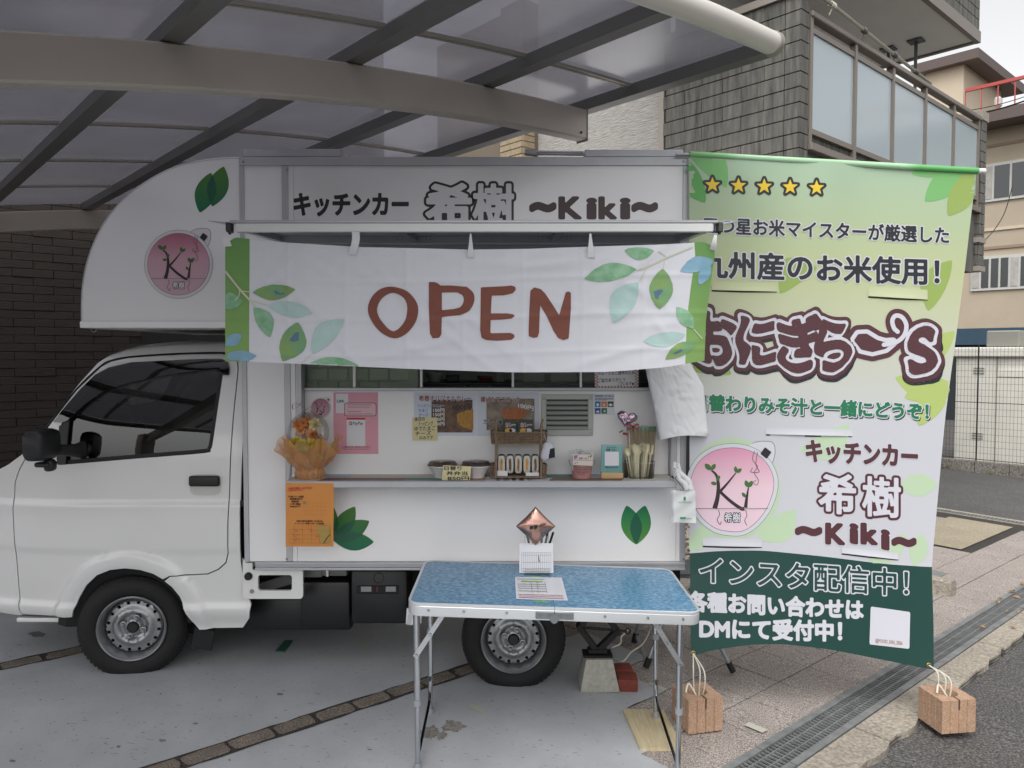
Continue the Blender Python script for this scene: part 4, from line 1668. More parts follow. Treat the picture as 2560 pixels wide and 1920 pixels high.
# roof, windscreen and nose swept across the cab
top = [xz('s', *p) for p in ((606, 852), (563, 853), (488, 856), (399, 860), (325, 866), (281, 874), (248, 887))]
scr = [xz('s', *p) for p in ((248, 887), (220, 908), (179, 958), (122, 1039), (73, 1108), (37, 1141))]
nose = [xz('s', *p) for p in ((37, 1141), (0, 1166), (-60, 1195), (-105, 1240), (-122, 1330), (-125, 1450), (-112, 1530), (-60, 1548), (20, 1552))]
def sweep(prof, name, m):
    prof = [Vector(p) for p in prof]
    mb = MB()
    rings = []
    for i in range(13):
        t = i / 12
        yy = [cab_y(a, b) + (1.43 - 2 * cab_y(a, b)) * t for a, b in prof]
        bul = 0.03 * math.sin(math.pi * t) ** .6
        rings.append([Vector((a - (bul * 1.5 if b < 1.9 else 0), y_, b + (bul if b > 1.5 else 0))) for (a, b), y_ in zip(prof, yy)])
    mb.loft(rings, close=False)
    return mb.build(name, m, truck, True, 60)
sweep(smoothline([Vector(p) for p in top], 3), 'cab_roof', m_white)
sweep(scr, 'windscreen', m_cglass)
sweep(nose, 'nose', m_white)
# far side and rear wall of the cab, floor and seats seen through the glass
def far_y(x, z):
    return 1.43 - cab_y(x, z)
fo = [p for p in outer[:31]]
skin(dens(fo, .06), [win], 'far_side', m_white, truck, .06, 0, 0, far_y)
m_cabin = mat('cabin_grey', '2a2b2d', .8)
a0, a1 = P(598, 1400, .1), P(598, 870, .1)
mb = MB()
mb.box((a0.x - .03, .12, a0.z), (a0.x, 1.3, a1.z - .28))
mb.build('cab_rear_wall', m_cabin, truck, False)
mb = MB()
mb.box((P(200, 1300, .1).x, .20, P(0, 1520, .1).z), (a0.x, 1.25, P(0, 1420, .1).z))
mb.build('cab_floor', m_cabin, truck, False)
for yy in (.25, .80):
    se = MB()
    sx = P(470, 1300, yy - .1).x
    se.rbox((-.28, 0, -.20), (.22, .40, -.02), .05, 3, T(sx, yy, P(0, 1330, .3).z + .1))
    se.rbox((0.06, 0, -.05), (.20, .40, .52), .05, 3, T(sx, yy, P(0, 1330, .3).z + .1) @ RY(12))
    se.rbox((0.12, .08, .54), (.22, .32, .74), .04, 3, T(sx, yy, P(0, 1330, .3).z + .1) @ RY(12))
    se.build('seat', mat('seat_cloth', '3a3b3e', .9, bump=.1, bscale=200), truck)
mb = MB()
swc = P(300, 1120, .45)
Msw = Matrix.Translation(swc) @ RY(-55)
mb.tube([Msw @ Vector((.17 * math.cos(a), .17 * math.sin(a), 0)) for a in np.linspace(0, 2 * math.pi, 33)], .014, 8, cap=False)
mb.tube([Msw @ Vector((0, 0, -.3)), Msw @ Vector((0, 0, .0))], .03, 8)
mb.box((-.01, -.17, -.02), (.01, .17, .0), 0, Msw)
mb.build('steering_wheel', m_plast, truck)
mb = MB()
mb.rbox((P(110, 1200, .3).x, .14, P(0, 1200, .3).z), (P(220, 1200, .3).x, 1.28, P(0, 1120, .3).z), .05, 3)
mb.build('dashboard', m_cabin, truck)
# door mirror
mm = MB()
mc = P(*q('z4', 262, 1255), -0.13)
ring = []
for (t, sc_) in ((-.075, .80), (-.06, .96), (-.02, 1.0), (.03, .97), (.06, .86)):
    ring.append([Vector((mc.x + .050 * sc_ * math.copysign(abs(math.cos(a)) ** .5, math.cos(a)) + t * .15, mc.y + t, mc.z + .078 * sc_ * math.copysign(abs(math.sin(a)) ** .5, math.sin(a)))) for a in np.linspace(0, 2 * math.pi, 29)[:-1]])
mm.loft(ring, cap=True)
mir = mm.build('door_mirror', m_plast, truck, ang=60)
mb = MB()
mb.rbox((-.03, -.03, -.11), (.045, .05, -.085), .012, 3, Matrix.Translation(mc))
mb.rbox((-.01, -.02, -.135), (.04, .03, -.075), .018, 3, Matrix.Translation(mc) @ RY(-8))
mb.loft([[mc + Vector((x0_ + .018 * math.copysign(abs(math.cos(a)) ** .6, math.cos(a)), yy_, zc_ + hh_ * math.copysign(abs(math.sin(a)) ** .6, math.sin(a)))) for a in np.linspace(0, 6.2832, 17)[:-1]] for x0_, yy_, zc_, hh_ in ((.02, .03, -.03, .026), (.045, .09, -.04, .028), (.075, .15, -.05, .034), (.09, .185, -.05, .045))], cap=True)
mb.build('mirror_arm', m_plast, mir)

# --- wheels
def wheel(cx, cz, yface, steer, name_y):
    root = link('wheel', None, truck)
    root.empty_display_size = .05
    wl = Matrix.Translation((cx, yface, cz)) @ RZ(steer)
    B = Matrix(((1, 0, 0, 0), (0, 0, 1, 0), (0, 1, 0, 0), (0, 0, 0, 1)))      # local (x, radial up, out of page back)
    Lt = wl @ Matrix(((1, 0, 0, 0), (0, 0, 1, 0), (0, -1, 0, 0), (0, 0, 0, 1))).inverted() if False else wl @ Matrix.Rotation(R(-90), 4, 'X')
    # lathe axis local Z -> world +Y (into the truck)
    prof = [(.162, .030), (.166, .012), (.172, .006), (.19, -.002), (.215, -.004), (.238, .004), (.252, .016), (.2605, .030), (.264, .045), (.2655, .075), (.264, .10), (.2605, .115), (.25, .13), (.225, .14), (.17, .13)]
    mb = MB()
    n_ = 72
    mb.lathe(prof, n_, Lt)
    zg_ = gz(cx) + .0035
    for i_, v_ in enumerate(mb.v):                # flattened where it carries the load
        if v_[2] < zg_ + .03:
            sq_ = (zg_ + .03 - v_[2]) / .05
            mb.v[i_] = (v_[0], v_[1] + (-.006 * sq_ if v_[1] < yface + .05 else .006 * sq_), max(v_[2], zg_))
    ty = mb.build('tyre', m_tyre, root, True, 60)
    mb = MB()                                  # tread blocks
    for k in range(64):
        for rowi, (h0, h1, sh) in enumerate(((.022, .044, 0), (.050, .072, .5), (.078, .100, 0), (.104, .122, .5))):
            a0 = 2 * math.pi * (k + sh) / 64
            da = 2 * math.pi / 64 * .36
            r0 = .2665 - (.006 if rowi in (0, 3) else 0)
            vs = []
            for rr_ in (r0 - .006, r0 + .0015):
                for aa, hh in ((a0 - da, h0), (a0 + da, h0 + .004), (a0 + da, h1), (a0 - da, h1 - .004)):
                    vs.append(Lt @ Vector((rr_ * math.cos(aa), rr_ * math.sin(aa), hh)))
            mb.add(vs, [(4, 5, 6, 7), (0, 1, 5, 4), (1, 2, 6, 5), (2, 3, 7, 6), (3, 0, 4, 7)])
    mb.v = [(a, b, max(c, zg_ - .001)) for a, b, c in mb.v]
    o = mb.build('tread', m_tyre, ty, False)
    # steel rim: flange, barrel and a pressed disc with round holes
    mb = MB()
    mb.lathe([(.166, .010), (.168, .002), (.163, -.003), (.157, .002), (.153, .014), (.149, .030), (.145, .050), (.143, .066)], n_, Lt)
    mb.build('rim', m_rim, root, True, 50)
    circ = lambda r, n2, c=(0, 0): [(c[0] + r * math.cos(2 * math.pi * i / n2), c[1] + r * math.sin(2 * math.pi * i / n2)) for i in range(n2)]
    holes = [circ(.0088, 12, (.1225 * math.cos(2 * math.pi * (k + .5) / 16), .1225 * math.sin(2 * math.pi * (k + .5) / 16))) for k in range(16)]
    holes.append(circ(.030, 24))
    rv, rf = cdt_panel(circ(.1432, 64), holes, .011)
    def disc_h(r):
        # depth of the pressed disc: shallow dish, raised ring, hub
        if r > .105: return .045 + .020 * sstep(.132, .143, r) + .002 * sstep(.105, .118, r)
        if r > .078: return .030 + .015 * sstep(.088, .103, r)
        return .030 + .018 * sstep(.076, .062, r) - .018 * sstep(.046, .038, r)
    mb = MB()
    mb.add([Lt @ Vector((p.x, p.y, disc_h(p.length))) for p in rv], rf)
    for h in holes:
        nh = len(h)
        dh = disc_h(math.hypot(*h[0]))
        mb.add([Lt @ Vector((a, b, disc_h(math.hypot(a, b)))) for a, b in h] + [Lt @ Vector((a, b, disc_h(math.hypot(a, b)) + .012)) for a, b in h], [(i, (i + 1) % nh, nh + (i + 1) % nh, nh + i) for i in range(nh)])
    dk = mb.build('rim_disc', m_rim, root, True, 40)
    for k in range(4):
        a = math.pi / 2 * k + .35
        mb = MB()
        c = Lt @ Matrix.Translation((.050 * math.cos(a), .050 * math.sin(a), .030))
        mb.lathe([(0, -.014), (.0075, -.014), (.010, -.010), (.0105, .004)], 6, c)
        mb.lathe([(.0105, -.001), (.015, .0), (.016, .006)], 12, c)
        mb.build('lug_nut', m_rim, dk, True, 30)
    mb = MB()
    mb.lathe([(0, .022), (.022, .022), (.027, .028), (.029, .045)], 24, Lt)
    mb.build('hub_cap', m_plast, dk)
    mb = MB()
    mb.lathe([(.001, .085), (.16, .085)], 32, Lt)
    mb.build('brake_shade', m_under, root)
    return root
wheel(WF.x + .005, WF.z + .009, .045, 11, 0)
WR = P(1284, 1603, .04)
wheel(WR.x, WR.z, .035, 0, 0)

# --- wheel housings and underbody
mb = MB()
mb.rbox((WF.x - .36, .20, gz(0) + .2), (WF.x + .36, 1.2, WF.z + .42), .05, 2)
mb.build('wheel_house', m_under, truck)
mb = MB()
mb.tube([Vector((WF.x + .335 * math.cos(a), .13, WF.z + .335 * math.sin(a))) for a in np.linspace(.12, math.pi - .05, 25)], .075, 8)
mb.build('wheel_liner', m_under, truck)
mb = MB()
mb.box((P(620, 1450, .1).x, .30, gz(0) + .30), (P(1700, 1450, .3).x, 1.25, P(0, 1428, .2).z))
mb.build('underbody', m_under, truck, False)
# black side cover and battery box between the axles
def pbox(k, x0, y0, x1, y1, Y, d, name, m, parent, r=.006):
    a, b = P(*q(k, x0, y1), Y), P(*q(k, x1, y0), Y)
    mb = MB()
    mb.rbox((a.x, Y, a.z), (b.x, Y + d, b.z), r, 2)
    return mb.build(name, m, parent)
pbox('yC', 700, 275, 1160, 700, .14, .2, 'side_cover', m_plast, truck, .02)
pbox('yC', 150, 430, 1170, 730, .20, .2, 'floor_cover', m_plast, truck, .02)
bb = pbox('yC', 1170, 170, 1690, 670, .10, .25, 'battery_cover', m_plast, truck, .02)
mb = MB()
a, b = P(*q('yC', 1225, 385), .095), P(*q('yC', 1610, 310), .095)
mb.rbox((a.x, .090, a.z), (b.x, .098, b.z), .003, 1)
mb.build('cover_slot', m_under, bb)
for x0, x1, m_ in ((1262, 1360, mat('slot_grey', '8a8a8c', .5)), (1405, 1418, mat('slot_red', '6a3030', .5)), (1490, 1585, mat('slot_grey', '8a8a8c', .5))):
    a, b = P(*q('yC', x0, 366), .088), P(*q('yC', x1, 318), .088)
    mb = MB()
    mb.rbox((a.x, .086, a.z), (b.x, .0895, b.z), .001, 1)
    mb.build('slot_label', m_, bb)
c = P(*q('yC', 1425, 240), .098)
mb = MB()
mb.tube([c + Vector((.026 * math.cos(x), 0, .026 * math.sin(x))) for x in np.linspace(0, 6.283, 25)], .002, 5, cap=False)
mb.build('embossed_ring', m_plast, bb)
# grey cross members under the bed
for x0, x1, y0, y1 in ((725, 900, 165, 235), (900, 960, 165, 222), (965, 1130, 165, 222)):
    pbox('yC', x0, y0, x1, y1, .10, .3, 'cross_member', mat('frame_grey', '686866', .5, .2), truck, .004)
pbox('yC', 940, 165, 962, 228, .09, .01, 'bolt_stay', m_whitev, truck, .002)
# guard plate with slot at the cab's rear corner
pl = [q('yC', x, y) for x, y in ((172, 68), (200, 68), (205, 100), (262, 100), (262, 165), (726, 165), (728, 400), (722, 420), (705, 432), (205, 432), (182, 420), (173, 400))]
pg = [(P(x, y, .02).x, P(x, y, .02).z) for x, y in pl]
hl = [q('yC', x, y) for x, y in ((335, 213), (605, 213), (620, 220), (626, 235), (626, 335), (620, 350), (605, 356), (335, 356), (320, 350), (313, 335), (313, 235), (320, 220))]
hg = [(P(x, y, .02).x, P(x, y, .02).z) for x, y in hl]
gp_ = skin(pg, [hg], 'guard_plate', m_white, truck, .05, 0, .018, lambda x, z: .02)
for (cx, cy, r_, m_, h) in ((227, 222, .0185, m_rub, .02), (258, 362, .010, m_rim, .008)):
    p = P(*q('yC', cx, cy), .02)
    mb = MB()
    mb.lathe([(0, h), (r_ * .8, h), (r_, h * .6), (r_ * 1.1, 0)], 20, Matrix.Translation(p) @ RX(90))
    mb.build('buffer' if m_ is m_rub else 'bolt', m_, gp_)
mb = MB()
mb.prism([P(*q('yC', x, y), .22) for x, y in ((300, 300), (560, 215), (640, 230), (640, 290), (400, 360), (300, 350))], (0, .05, 0))
mb.build('slanted_brace', mat('frame_grey', '686866', .5, .2), truck, False)
pbox('z7', 100, 738, 455, 764, .10, .05, 'sill_pipe', m_white, truck, .005)
mb = MB()
p = P(*q('z7', 1250, 875), .12)
mb.rbox((-.06, 0, -.05), (.05, .01, .06), .004, 1, Matrix.Translation(p) @ RY(12))
mb.build('mud_flap', m_under, truck)
# hinge stop on the cab's rear edge
pbox('z4', 1473, 1600, 1502, 1640, .02, .03, 'door_stop', m_rub, truck, .004)

# ------------------------------------------------------------------ the box body
XL, XR = P(606, 900, 0).x, P(1716, 900, 0).x
ZT, ZB = P(1100, 394, 0).z, P(1100, 1404, 0).z
def zp(y, Y=0.0): return P(1280, y, Y).z
def xp(x, Y=0.0): return P(x, 900, Y).x
def rb(x0, x1, z0, z1, Y0, Y1, name, m, parent=truck, r=.002):
    mb = MB()
    mb.rbox((x0, Y0, z0), (x1, Y1, z1), r, 1)
    return mb.build(name, m, parent)
ZHOLE, ZSILL, ZSH = zp(612), zp(975, .05), zp(1203, -.16)
XO0, XO1 = xp(738), xp(1694)
rb(XL, XO0, ZB, ZT, 0, .03, 'front_side_panel', m_box)
rb(XO0 + .001, XR, ZHOLE, ZT - .001, 0, .03, 'upper_side_panel', m_box)
rb(XO1, XR, ZB, ZHOLE - .001, 0, .03, 'rear_side_panel', m_box)
rb(XO0 + .001, XO1 - .001, ZB, ZSH - .02, 0, .03, 'lower_side_panel', m_box)
rb(XL, XR, ZT - .04, ZT + .002, -.008, .05, 'top_rail', m_boxalu)
rb(XL - .002, XL + .022, ZB + .0, ZT - .041, -.006, .032, 'corner_post', m_boxalu)
rb(XR - .026, XR + .002, ZB + .0, ZT - .041, -.006, .032, 'corner_post', m_boxalu)
rb(xp(710), xp(726), ZB + .001, ZT - .041, -.005, .001, 'panel_strip', m_boxalu)
for py in (424, 1398):
    for px in (608, 717, 1709):
        p = P(px, py - (20 if px != 717 and py < 500 else 0), -.006)
        mb = MB()
        mb.lathe([(0, .004), (.004, .0035), (.006, 0)], 10, Matrix.Translation(Vector((p.x, -.0085 if py < 500 and px != 717 else -.006, p.z))) @ RX(90))
        mb.build('screw', m_rim, truck)
# bottom rail: ridged aluminium profile
XB0 = xp(632)
for y0, y1, Y in ((1404, 1411, -.012), (1411, 1417, -.006), (1417, 1424, -.014)):
    rb(XB0, XR + .001, zp(y1), zp(y0) - .0005, Y, .05, 'sill_profile', m_boxalu)
# roof, floor, ends and back wall of the box
rb(XL, XR, ZT - .04, ZT, .051, 1.42, 'box_roof', m_box)
rb(XL, XR, ZB - .04, ZB - .001, .051, 1.42, 'box_floor', m_boxalu)
rb(XR - .03, XR, ZB, ZT - .041, .033, 1.42, 'rear_wall', m_box)
rb(XL, XL + .03, ZB, ZT - .041, .033, 1.42, 'bulkhead', m_box)
m_inw = mat('kitchen_wall', 'b8bbae', .6)
rb(XL + .031, XR - .031, ZB, ZT - .041, 1.37, 1.40, 'back_wall', m_inw)
# raised plates on the roof edge and a folded stay
for x0, x1, y0, y1 in ((614, 857, 372, 393), (1460, 1703, 374, 393)):
    rb(xp(x0), xp(x1), zp(y1) + .002, zp(y0), .0, .10, 'roof_bracket', m_boxalu, r=.003)
mb = MB()
for dy in (0, 6):
    mb.tube([P(1330, 379 + dy, .02 + dy * .003), P(1459, 381 + dy, .02 + dy * .003)], .006, 8)
mb.tube([P(1312, 380, .03), P(1342, 384, .03)], .016, 10)
mb.build('roof_stay', m_boxalu, truck)

# serving opening: reveal, sill, mullions, panes, recessed panel
rb(XO0 + .001, XO0 + .03, ZSH, ZHOLE, -.004, .09, 'hatch_jamb', m_boxalu)
rb(XO1 - .03, XO1 - .001, ZSH, ZHOLE, -.004, .09, 'hatch_jamb', m_boxalu)
rb(XO0 + .031, XO1 - .031, ZHOLE - .03, ZHOLE, -.002, .09, 'hatch_head', m_boxalu)
xa, xb = xp(752, .05), xp(1692, .05)
rb(XO0 + .0305, XO1 - .0305, ZSH - .02, ZSILL - .004, .05, .08, 'recess_panel', m_box)
rb(XO0 + .0305, XO1 - .0305, ZSILL - .0035, ZSILL + .012, .035, .09, 'window_sill', m_boxalu)
m_pane = glass_mat('hatch_glass', (0.88, 0.92, 0.89), .7)
for i, (x0, x1) in enumerate(((882, 889), (1050, 1056), (1279, 1285), (1449, 1455))):
    rb(xp(x0, .05), xp(x1, .05), ZSILL + .0125, ZHOLE - .031, .045, .07, 'mullion', m_box)
xsn = [XO0 + .031, xp(885, .05), xp(1053, .05), xp(1282, .05), xp(1452, .05), XO1 - .031]
for i in (0, 1, 3, 4):
    mb = MB()
    mb.box((xsn[i], .058, ZSILL + .0125), (xsn[i + 1], .062, ZHOLE - .031))
    mb.build('hatch_pane', m_pane, truck, False)
# kitchen inside: brick-faced wall panels, dark cabinet with handles, clutter
m_inb = mat('pale_green_brick', 'c6cbb6', .7, var=.08, vscale=7, bump=.3, bscale=40)
Zi = ZSILL
bw = rb(xp(745, .3), xp(1051, .25), ZSILL - .1, ZHOLE + .1, .12, .14, 'brick_lining', m_inw)
brm = MB().rbox((0, -.010, 0), (.098, 0, .062), .004, 1).mesh('brick', m_inb)
for rw in range(9):
    for k in range(8):
        x_ = xp(745, .3) + k * .104 - (.05 if rw % 2 else 0)
        if x_ + .098 > xp(1051, .25) or x_ < xp(745, .3):
            continue
        o = link('brick', brm, bw)
        o.matrix_parent_inverse = Matrix.Translation(-world_loc(bw) * 1)
        o.matrix_basis = Matrix.Translation((x_, .1195, ZSILL - .09 + rw * .068))
m_cabd = mat('cabinet_dark', '1d1e21', .4)
cbz = P(1180, 962, .30).z
cab2 = rb(xp(1056, .25), XR - .05, ZSILL - .35, cbz, .30, .7, 'kitchen_cabinet', m_cabd)
for x0, x1 in ((1113, 1164), (1175, 1226)):
    mb = MB()
    ctr = P((x0 + x1) / 2, 968, .29)
    wd = (xp(x1, .29) - xp(x0, .29)) / 2
    pts = [ctr + Vector((wd * math.copysign(abs(math.cos(a)) ** .35, math.cos(a)), -.01, .008 * math.copysign(abs(math.sin(a)) ** .35, math.sin(a)))) for a in np.linspace(0, 6.283, 33)]
    mb.tube(pts, .0035, 6, cap=False)
    mb.build('cabinet_handle', m_rim, cab2)
cs = P(1180, 955, .35).z
rb(xp(1056, .25), XR - .05, cbz + .001, cbz + .012, .27, .72, 'worktop', m_cabd)
for i, (x, wd, h, hexc) in enumerate(((1085, .045, .05, 'b9b9b4'), (1130, .035, .035, '2c2f33'), (1212, .045, .03, '6a3a3c'), (1250, .025, .09, '8c8d90'), (1335, .06, .09, '9aa094'), (1410, .07, .10, 'a7ac9c'), (1480, .05, .09, '9aa094'))):
    p = P(x, 955, .38)
    mb = MB()
    if i in (0, 2):
        mb.lathe([(wd * .6, 0), (wd, h * .8), (wd * .95, h), (wd * .9, h * .8), (0, .01)], 20, T(p.x, .42, cbz + .013))
    else:
        mb.rbox((p.x - wd, .38, cbz + .013), (p.x + wd, .46, cbz + .013 + h), .006, 2)
    o = mb.build('kitchen_container', mat('kit_' + hexc, hexc, .45))
    tag(o, ('pale bowl on the worktop inside the hatch', 'black basket on the worktop inside the hatch', 'dull red dish on the worktop inside the hatch', 'steel canister on the worktop inside the hatch', 'first pale printed carton inside the hatch, beside the mullion', 'rounded pale tub inside the hatch between two cartons', 'second pale printed carton inside the hatch, behind the notice')[i], 'container')
# over-cab pod
podk = [(600.6, 393), (532.7, 397), (460, 410), (402.5, 432), (344.6, 467), (295.5, 510), (257.9, 559), (231.8, 611), (214.5, 663.5), (205.8, 712.7), (203, 756), (203, 803)]
pod = [(P(x, y, .0).x, P(x, y, .0).z) for x, y in podk]
pod = [tuple(p) for p in smoothline([Vector(p) for p in pod], 5)]
bxz = (P(605, 803, 0).x, pod[-1][1])
poly = [(XL - .003, ZT)] + pod[1:] + [(XL - .003, pod[-1][1])]
rv, rf = cdt_panel(poly, [], .2)
mb = MB()
mb.add([(p.x, 0.004, p.y) for p in rv], rf)
po = mb.build('pod_side', m_box, truck, False)
mb = MB()
for i in range(len(poly) - 1):
    (xa_, za_), (xb_, zb2) = poly[i], poly[i + 1]
    mb.add([(xa_, .004, za_), (xb_, .004, zb2), (xb_, 1.41, zb2), (xa_, 1.41, za_)], [(0, 1, 2, 3)])
mb.build('pod_shell', m_box, truck, True, 30)
mb = MB()
edge_ = [Vector((a, .004, b)) for a, b in poly[:-1]]
mb.tube(edge_, .0035, 6)
mb.build('pod_edge_trim', m_boxalu, po)
mb = MB()
mb.rbox((pod[-1][0] - .003, -.010, P(300, 820, 0).z), (XL - .003, 1.41, pod[-1][1] - .001), .003, 1)
mb.build('pod_base_rail', mat('rail_white', 'f0f0ee', .3), truck)
mb = MB()
hk = P(*q('zG', 118, 1522), .05)
mb.tube([hk + Vector((.014 * math.cos(a), 0, .02 * math.sin(a))) for a in np.linspace(math.pi, 2 * math.pi, 12)], .002, 5)
mb.build('pod_hook', m_rim, truck)

# hatch flap raised on its hinge, seen from below
FY = -0.60
fx0, fx1 = P(576, 560, FY).x, P(1795, 560, FY).x
zf0, zf1 = P(1200, 580, FY).z, P(1200, 553, FY).z
hz0 = ZHOLE + .012
fl = link('hatch_flap', None, truck)
fl.empty_display_size = .1
def fy(t): return FY + (-.012 - FY) * t
mb = MB()
def fpt(x, t, dz): 
    return Vector((x, fy(t), (zf1) * (1 - t) + (hz0 + .035) * t + dz))
mb.add([fpt(fx0, 0, -.006), fpt(fx1, 0, -.006), fpt(fx1, 1, -.006), fpt(fx0, 1, -.006), fpt(fx0, 0, 0), fpt(fx1, 0, 0), fpt(fx1, 1, 0), fpt(fx0, 1, 0)], [(0, 3, 2, 1), (4, 5, 6, 7), (0, 1, 5, 4), (1, 2, 6, 5), (2, 3, 7, 6), (3, 0, 4, 7)])
mb.build('flap_panel', mat('flap_grey', 'aab0b2', .45, .1), fl, False)
mb = MB()
mb.rbox((fx0 + .02, FY - .004, zf0), (fx1 - .02, FY + .02, zf1 - .008), .003, 1)
mb.build('front_profile', mat('flap_alu', 'd9dbd9', .4, .1), fl)
mb = MB()
mb.rbox((fx0, FY - .006, zf1 - .0075), (fx1, FY + .03, zf1 + .004), .002, 1)
mb.build('edge_strip', m_boxalu, fl)
for x in (fx0 + .012, fx1 - .042):
    mb = MB()
    mb.prism([fpt(x, .03, -.007), fpt(x, .97, -.007), fpt(x, .97, -.035), fpt(x, .03, -.035)], (.03, 0, 0))
    mb.build('side_profile', m_boxalu, fl, False)
for px in (1015, 1382):
    x = P(px, 615, -.2).x
    mb = MB()
    mb.prism([fpt(x, .04, -.007), fpt(x, .97, -.007), fpt(x, .97, -.035), fpt(x, .04, -.035)], (.035, 0, 0))
    rib = mb.build('flap_rib', mat('rib_grey', '9aa0a3', .45, .3), fl, False)
    for sx in (-.075, .065):
        mb = MB()
        mb.rbox((x + sx, -.03, hz0 - .0), (x + sx + .045, -.018, hz0 + .03), .002, 1)
        for bx_, bz in ((.012, .008), (.033, .008), (.012, .022), (.033, .022)):
            mb.lathe([(0, .005), (.004, .004), (.005, 0)], 8, Matrix.Translation((x + sx + bx_, -.031, hz0 + bz)) @ RX(90))
        mb.build('hinge_plate', m_rim, rib)
mb = MB()
mb.rbox((fx0 + .03, -.035, hz0 - .012), (fx1 - .03, -.012, hz0 + .028), .003, 1)
mb.build('hinge_profile', m_boxalu, fl)
for x, sg in ((fx0, -1), (fx1, 1)):
    mb = MB()
    c = Vector((x + sg * .014, FY + .03, zf1 - .02))
    mb.rbox((-.011, -.02, -.022), (.011, .02, .018), .003, 1, Matrix.Translation(c))
    mb.lathe([(0, .03), (.006, .03), (.008, .0)], 10, Matrix.Translation(c) @ RX(180))
    lk = mb.build('corner_lock', mat('lock_metal', '4f5150', .4, .7), fl)
    mb = MB()
    mb.prism([c + Vector((sg * .012, 0, .022)), c + Vector((sg * .10, .01, .03)), c + Vector((sg * .012, 0, .012))], (0, .02, 0))
    mb.build('corner_fin', m_boxalu, lk, False)

# counter shelf
SZ = ZSH
sx0, sx1 = P(714, 1210, -.16).x, P(1691, 1210, -.16).x
shelf = rb(sx0, sx1, zp(1220, -.16), SZ, -.16, -.142, 'counter_edge', m_boxalu, r=.003)
m_sh = [mat('shelf_white', 'b9b6ac', .6, var=.12, vscale=12, stretch=(.3, 3, 1)), mat('shelf_walnut', '5d4034', .5, color2='7b5a49', vscale=16, stretch=(.25, 6, 1)), mat('shelf_teal', '5f7d78', .6, var=.12, vscale=14, stretch=(.3, 4, 1)), mat('shelf_pine', '8b6a52', .5, color2='a0806a', vscale=16, stretch=(.25, 6, 1)), mat('shelf_blue', '9fb0bd', .6, var=.1, vscale=14, stretch=(.3, 4, 1))]
rb(sx0, sx1, SZ - .022, SZ - .003, -.1415, .049, 'counter_board', m_boxalu)
ed = [(714, 0), (790, 1), (1000, 2), (1135, 3), (1210, 0), (1370, 1), (1555, 0), (1691, 0)]
for i in range(len(ed) - 1):
    x0, x1 = P(ed[i][0], 1203, -.16).x, P(ed[i + 1][0], 1203, -.16).x
    mb = MB()
    sk = .03 if 0 < i else 0
    mb.prism([(x0 + .0005, -.1405, SZ - .002), (x1 - .0005, -.1405, SZ - .002), (x1 - .0005 + (.03 if i < len(ed) - 2 else 0), -.06, SZ - .002), (x0 + .0005 + sk, -.06, SZ - .002)], (0, 0, .002))
    mb.build('counter_plank', m_sh[ed[i][1]], truck, False)
ed = [(714, 4), (860, 0), (1100, 0), (1300, 2), (1450, 4), (1600, 0), (1691, 0)]
for i in range(len(ed) - 1):
    x0, x1 = P(ed[i][0], 1203, -.16).x, P(ed[i + 1][0], 1203, -.16).x
    mb = MB()
    mb.prism([(x0 + .0005, -.0595, SZ - .002), (x1 - .0005, -.0595, SZ - .002), (x1 - .0005, .048, SZ - .002), (x0 + .0005, .048, SZ - .002)], (0, 0, .002))
    mb.build('counter_plank', m_sh[ed[i][1]], truck, False)
# chains holding the counter
def chain(a, b, n_, name='counter_chain'):
    mb = MB()
    a, b = Vector(a), Vector(b)
    d = (b - a).normalized()
    e1 = d.cross(Vector((0, 1, 0))).normalized()
    for i in range(n_):
        c = a + (b - a) * (i + .5) / n_
        e = e1 if i % 2 else d.cross(e1)
        L = (b - a).length / n_ * .72
        mb.tube([c + d * L * math.cos(x) + e * .0045 * math.sin(x) for x in np.linspace(0, 6.283, 9)], .0011, 4, cap=False)
    return mb.build(name, m_rim, truck)
chain(P(733, 1120, .0), (sx0 + .01, -.13, SZ + .002), 26)
chain(P(1672, 1095, .0), (sx1 - .02, -.13, SZ + .004), 30)
# louvred vent
def ppx(k, x, y): return q(k, x, y)
a, b = P(*q('z6', 565, 880), .05), P(*q('z6', 1042, 502), .05)
ia, ib = P(*q('z6', 612, 825), .045), P(*q('z6', 995, 548), .045)
m_vent = mat('vent_grey', 'a9aba6', .45, .2)
vt = link('louvre_vent', None, truck)
for (x0, x1, z0, z1) in ((a.x, b.x, ib.z, b.z), (a.x, b.x, a.z, ia.z), (a.x, ia.x, ia.z + .0003, ib.z - .0003), (ib.x, b.x, ia.z + .0003, ib.z - .0003)):
    mb = MB()
    mb.rbox((x0, .040, z0), (x1, .0499, z1), .002, 1)
    mb.build('vent_frame', m_vent, vt)
mb = MB()
mb.box((ia.x, .0485, ia.z), (ib.x, .0495, ib.z))
mb.build('vent_back', mat('vent_dark', '3c4044', .6), vt, False)
for k in range(6):
    z0 = ia.z + (ib.z - ia.z) * k / 6
    h = (ib.z - ia.z) / 6
    mb = MB()
    mb.add([(ia.x, .034, z0 + h * .10), (ib.x, .034, z0 + h * .10), (ib.x, .047, z0 + h * .62), (ia.x, .047, z0 + h * .62), (ia.x, .036, z0 + h * .02), (ib.x, .036, z0 + h * .02)], [(0, 1, 2, 3), (4, 5, 1, 0)])
    mb.build('louvre_blade', m_vent, vt, False)
for fx, fy_ in ((590, 525), (1020, 525), (1020, 858), (590, 858)):
    p = P(*q('z6', fx, fy_), .04)
    mb = MB()
    mb.lathe([(0, .003), (.003, .0025), (.0045, 0)], 8, Matrix.Translation((p.x, .040, p.z)) @ RX(90))
    mb.build('vent_screw', m_rim, vt)

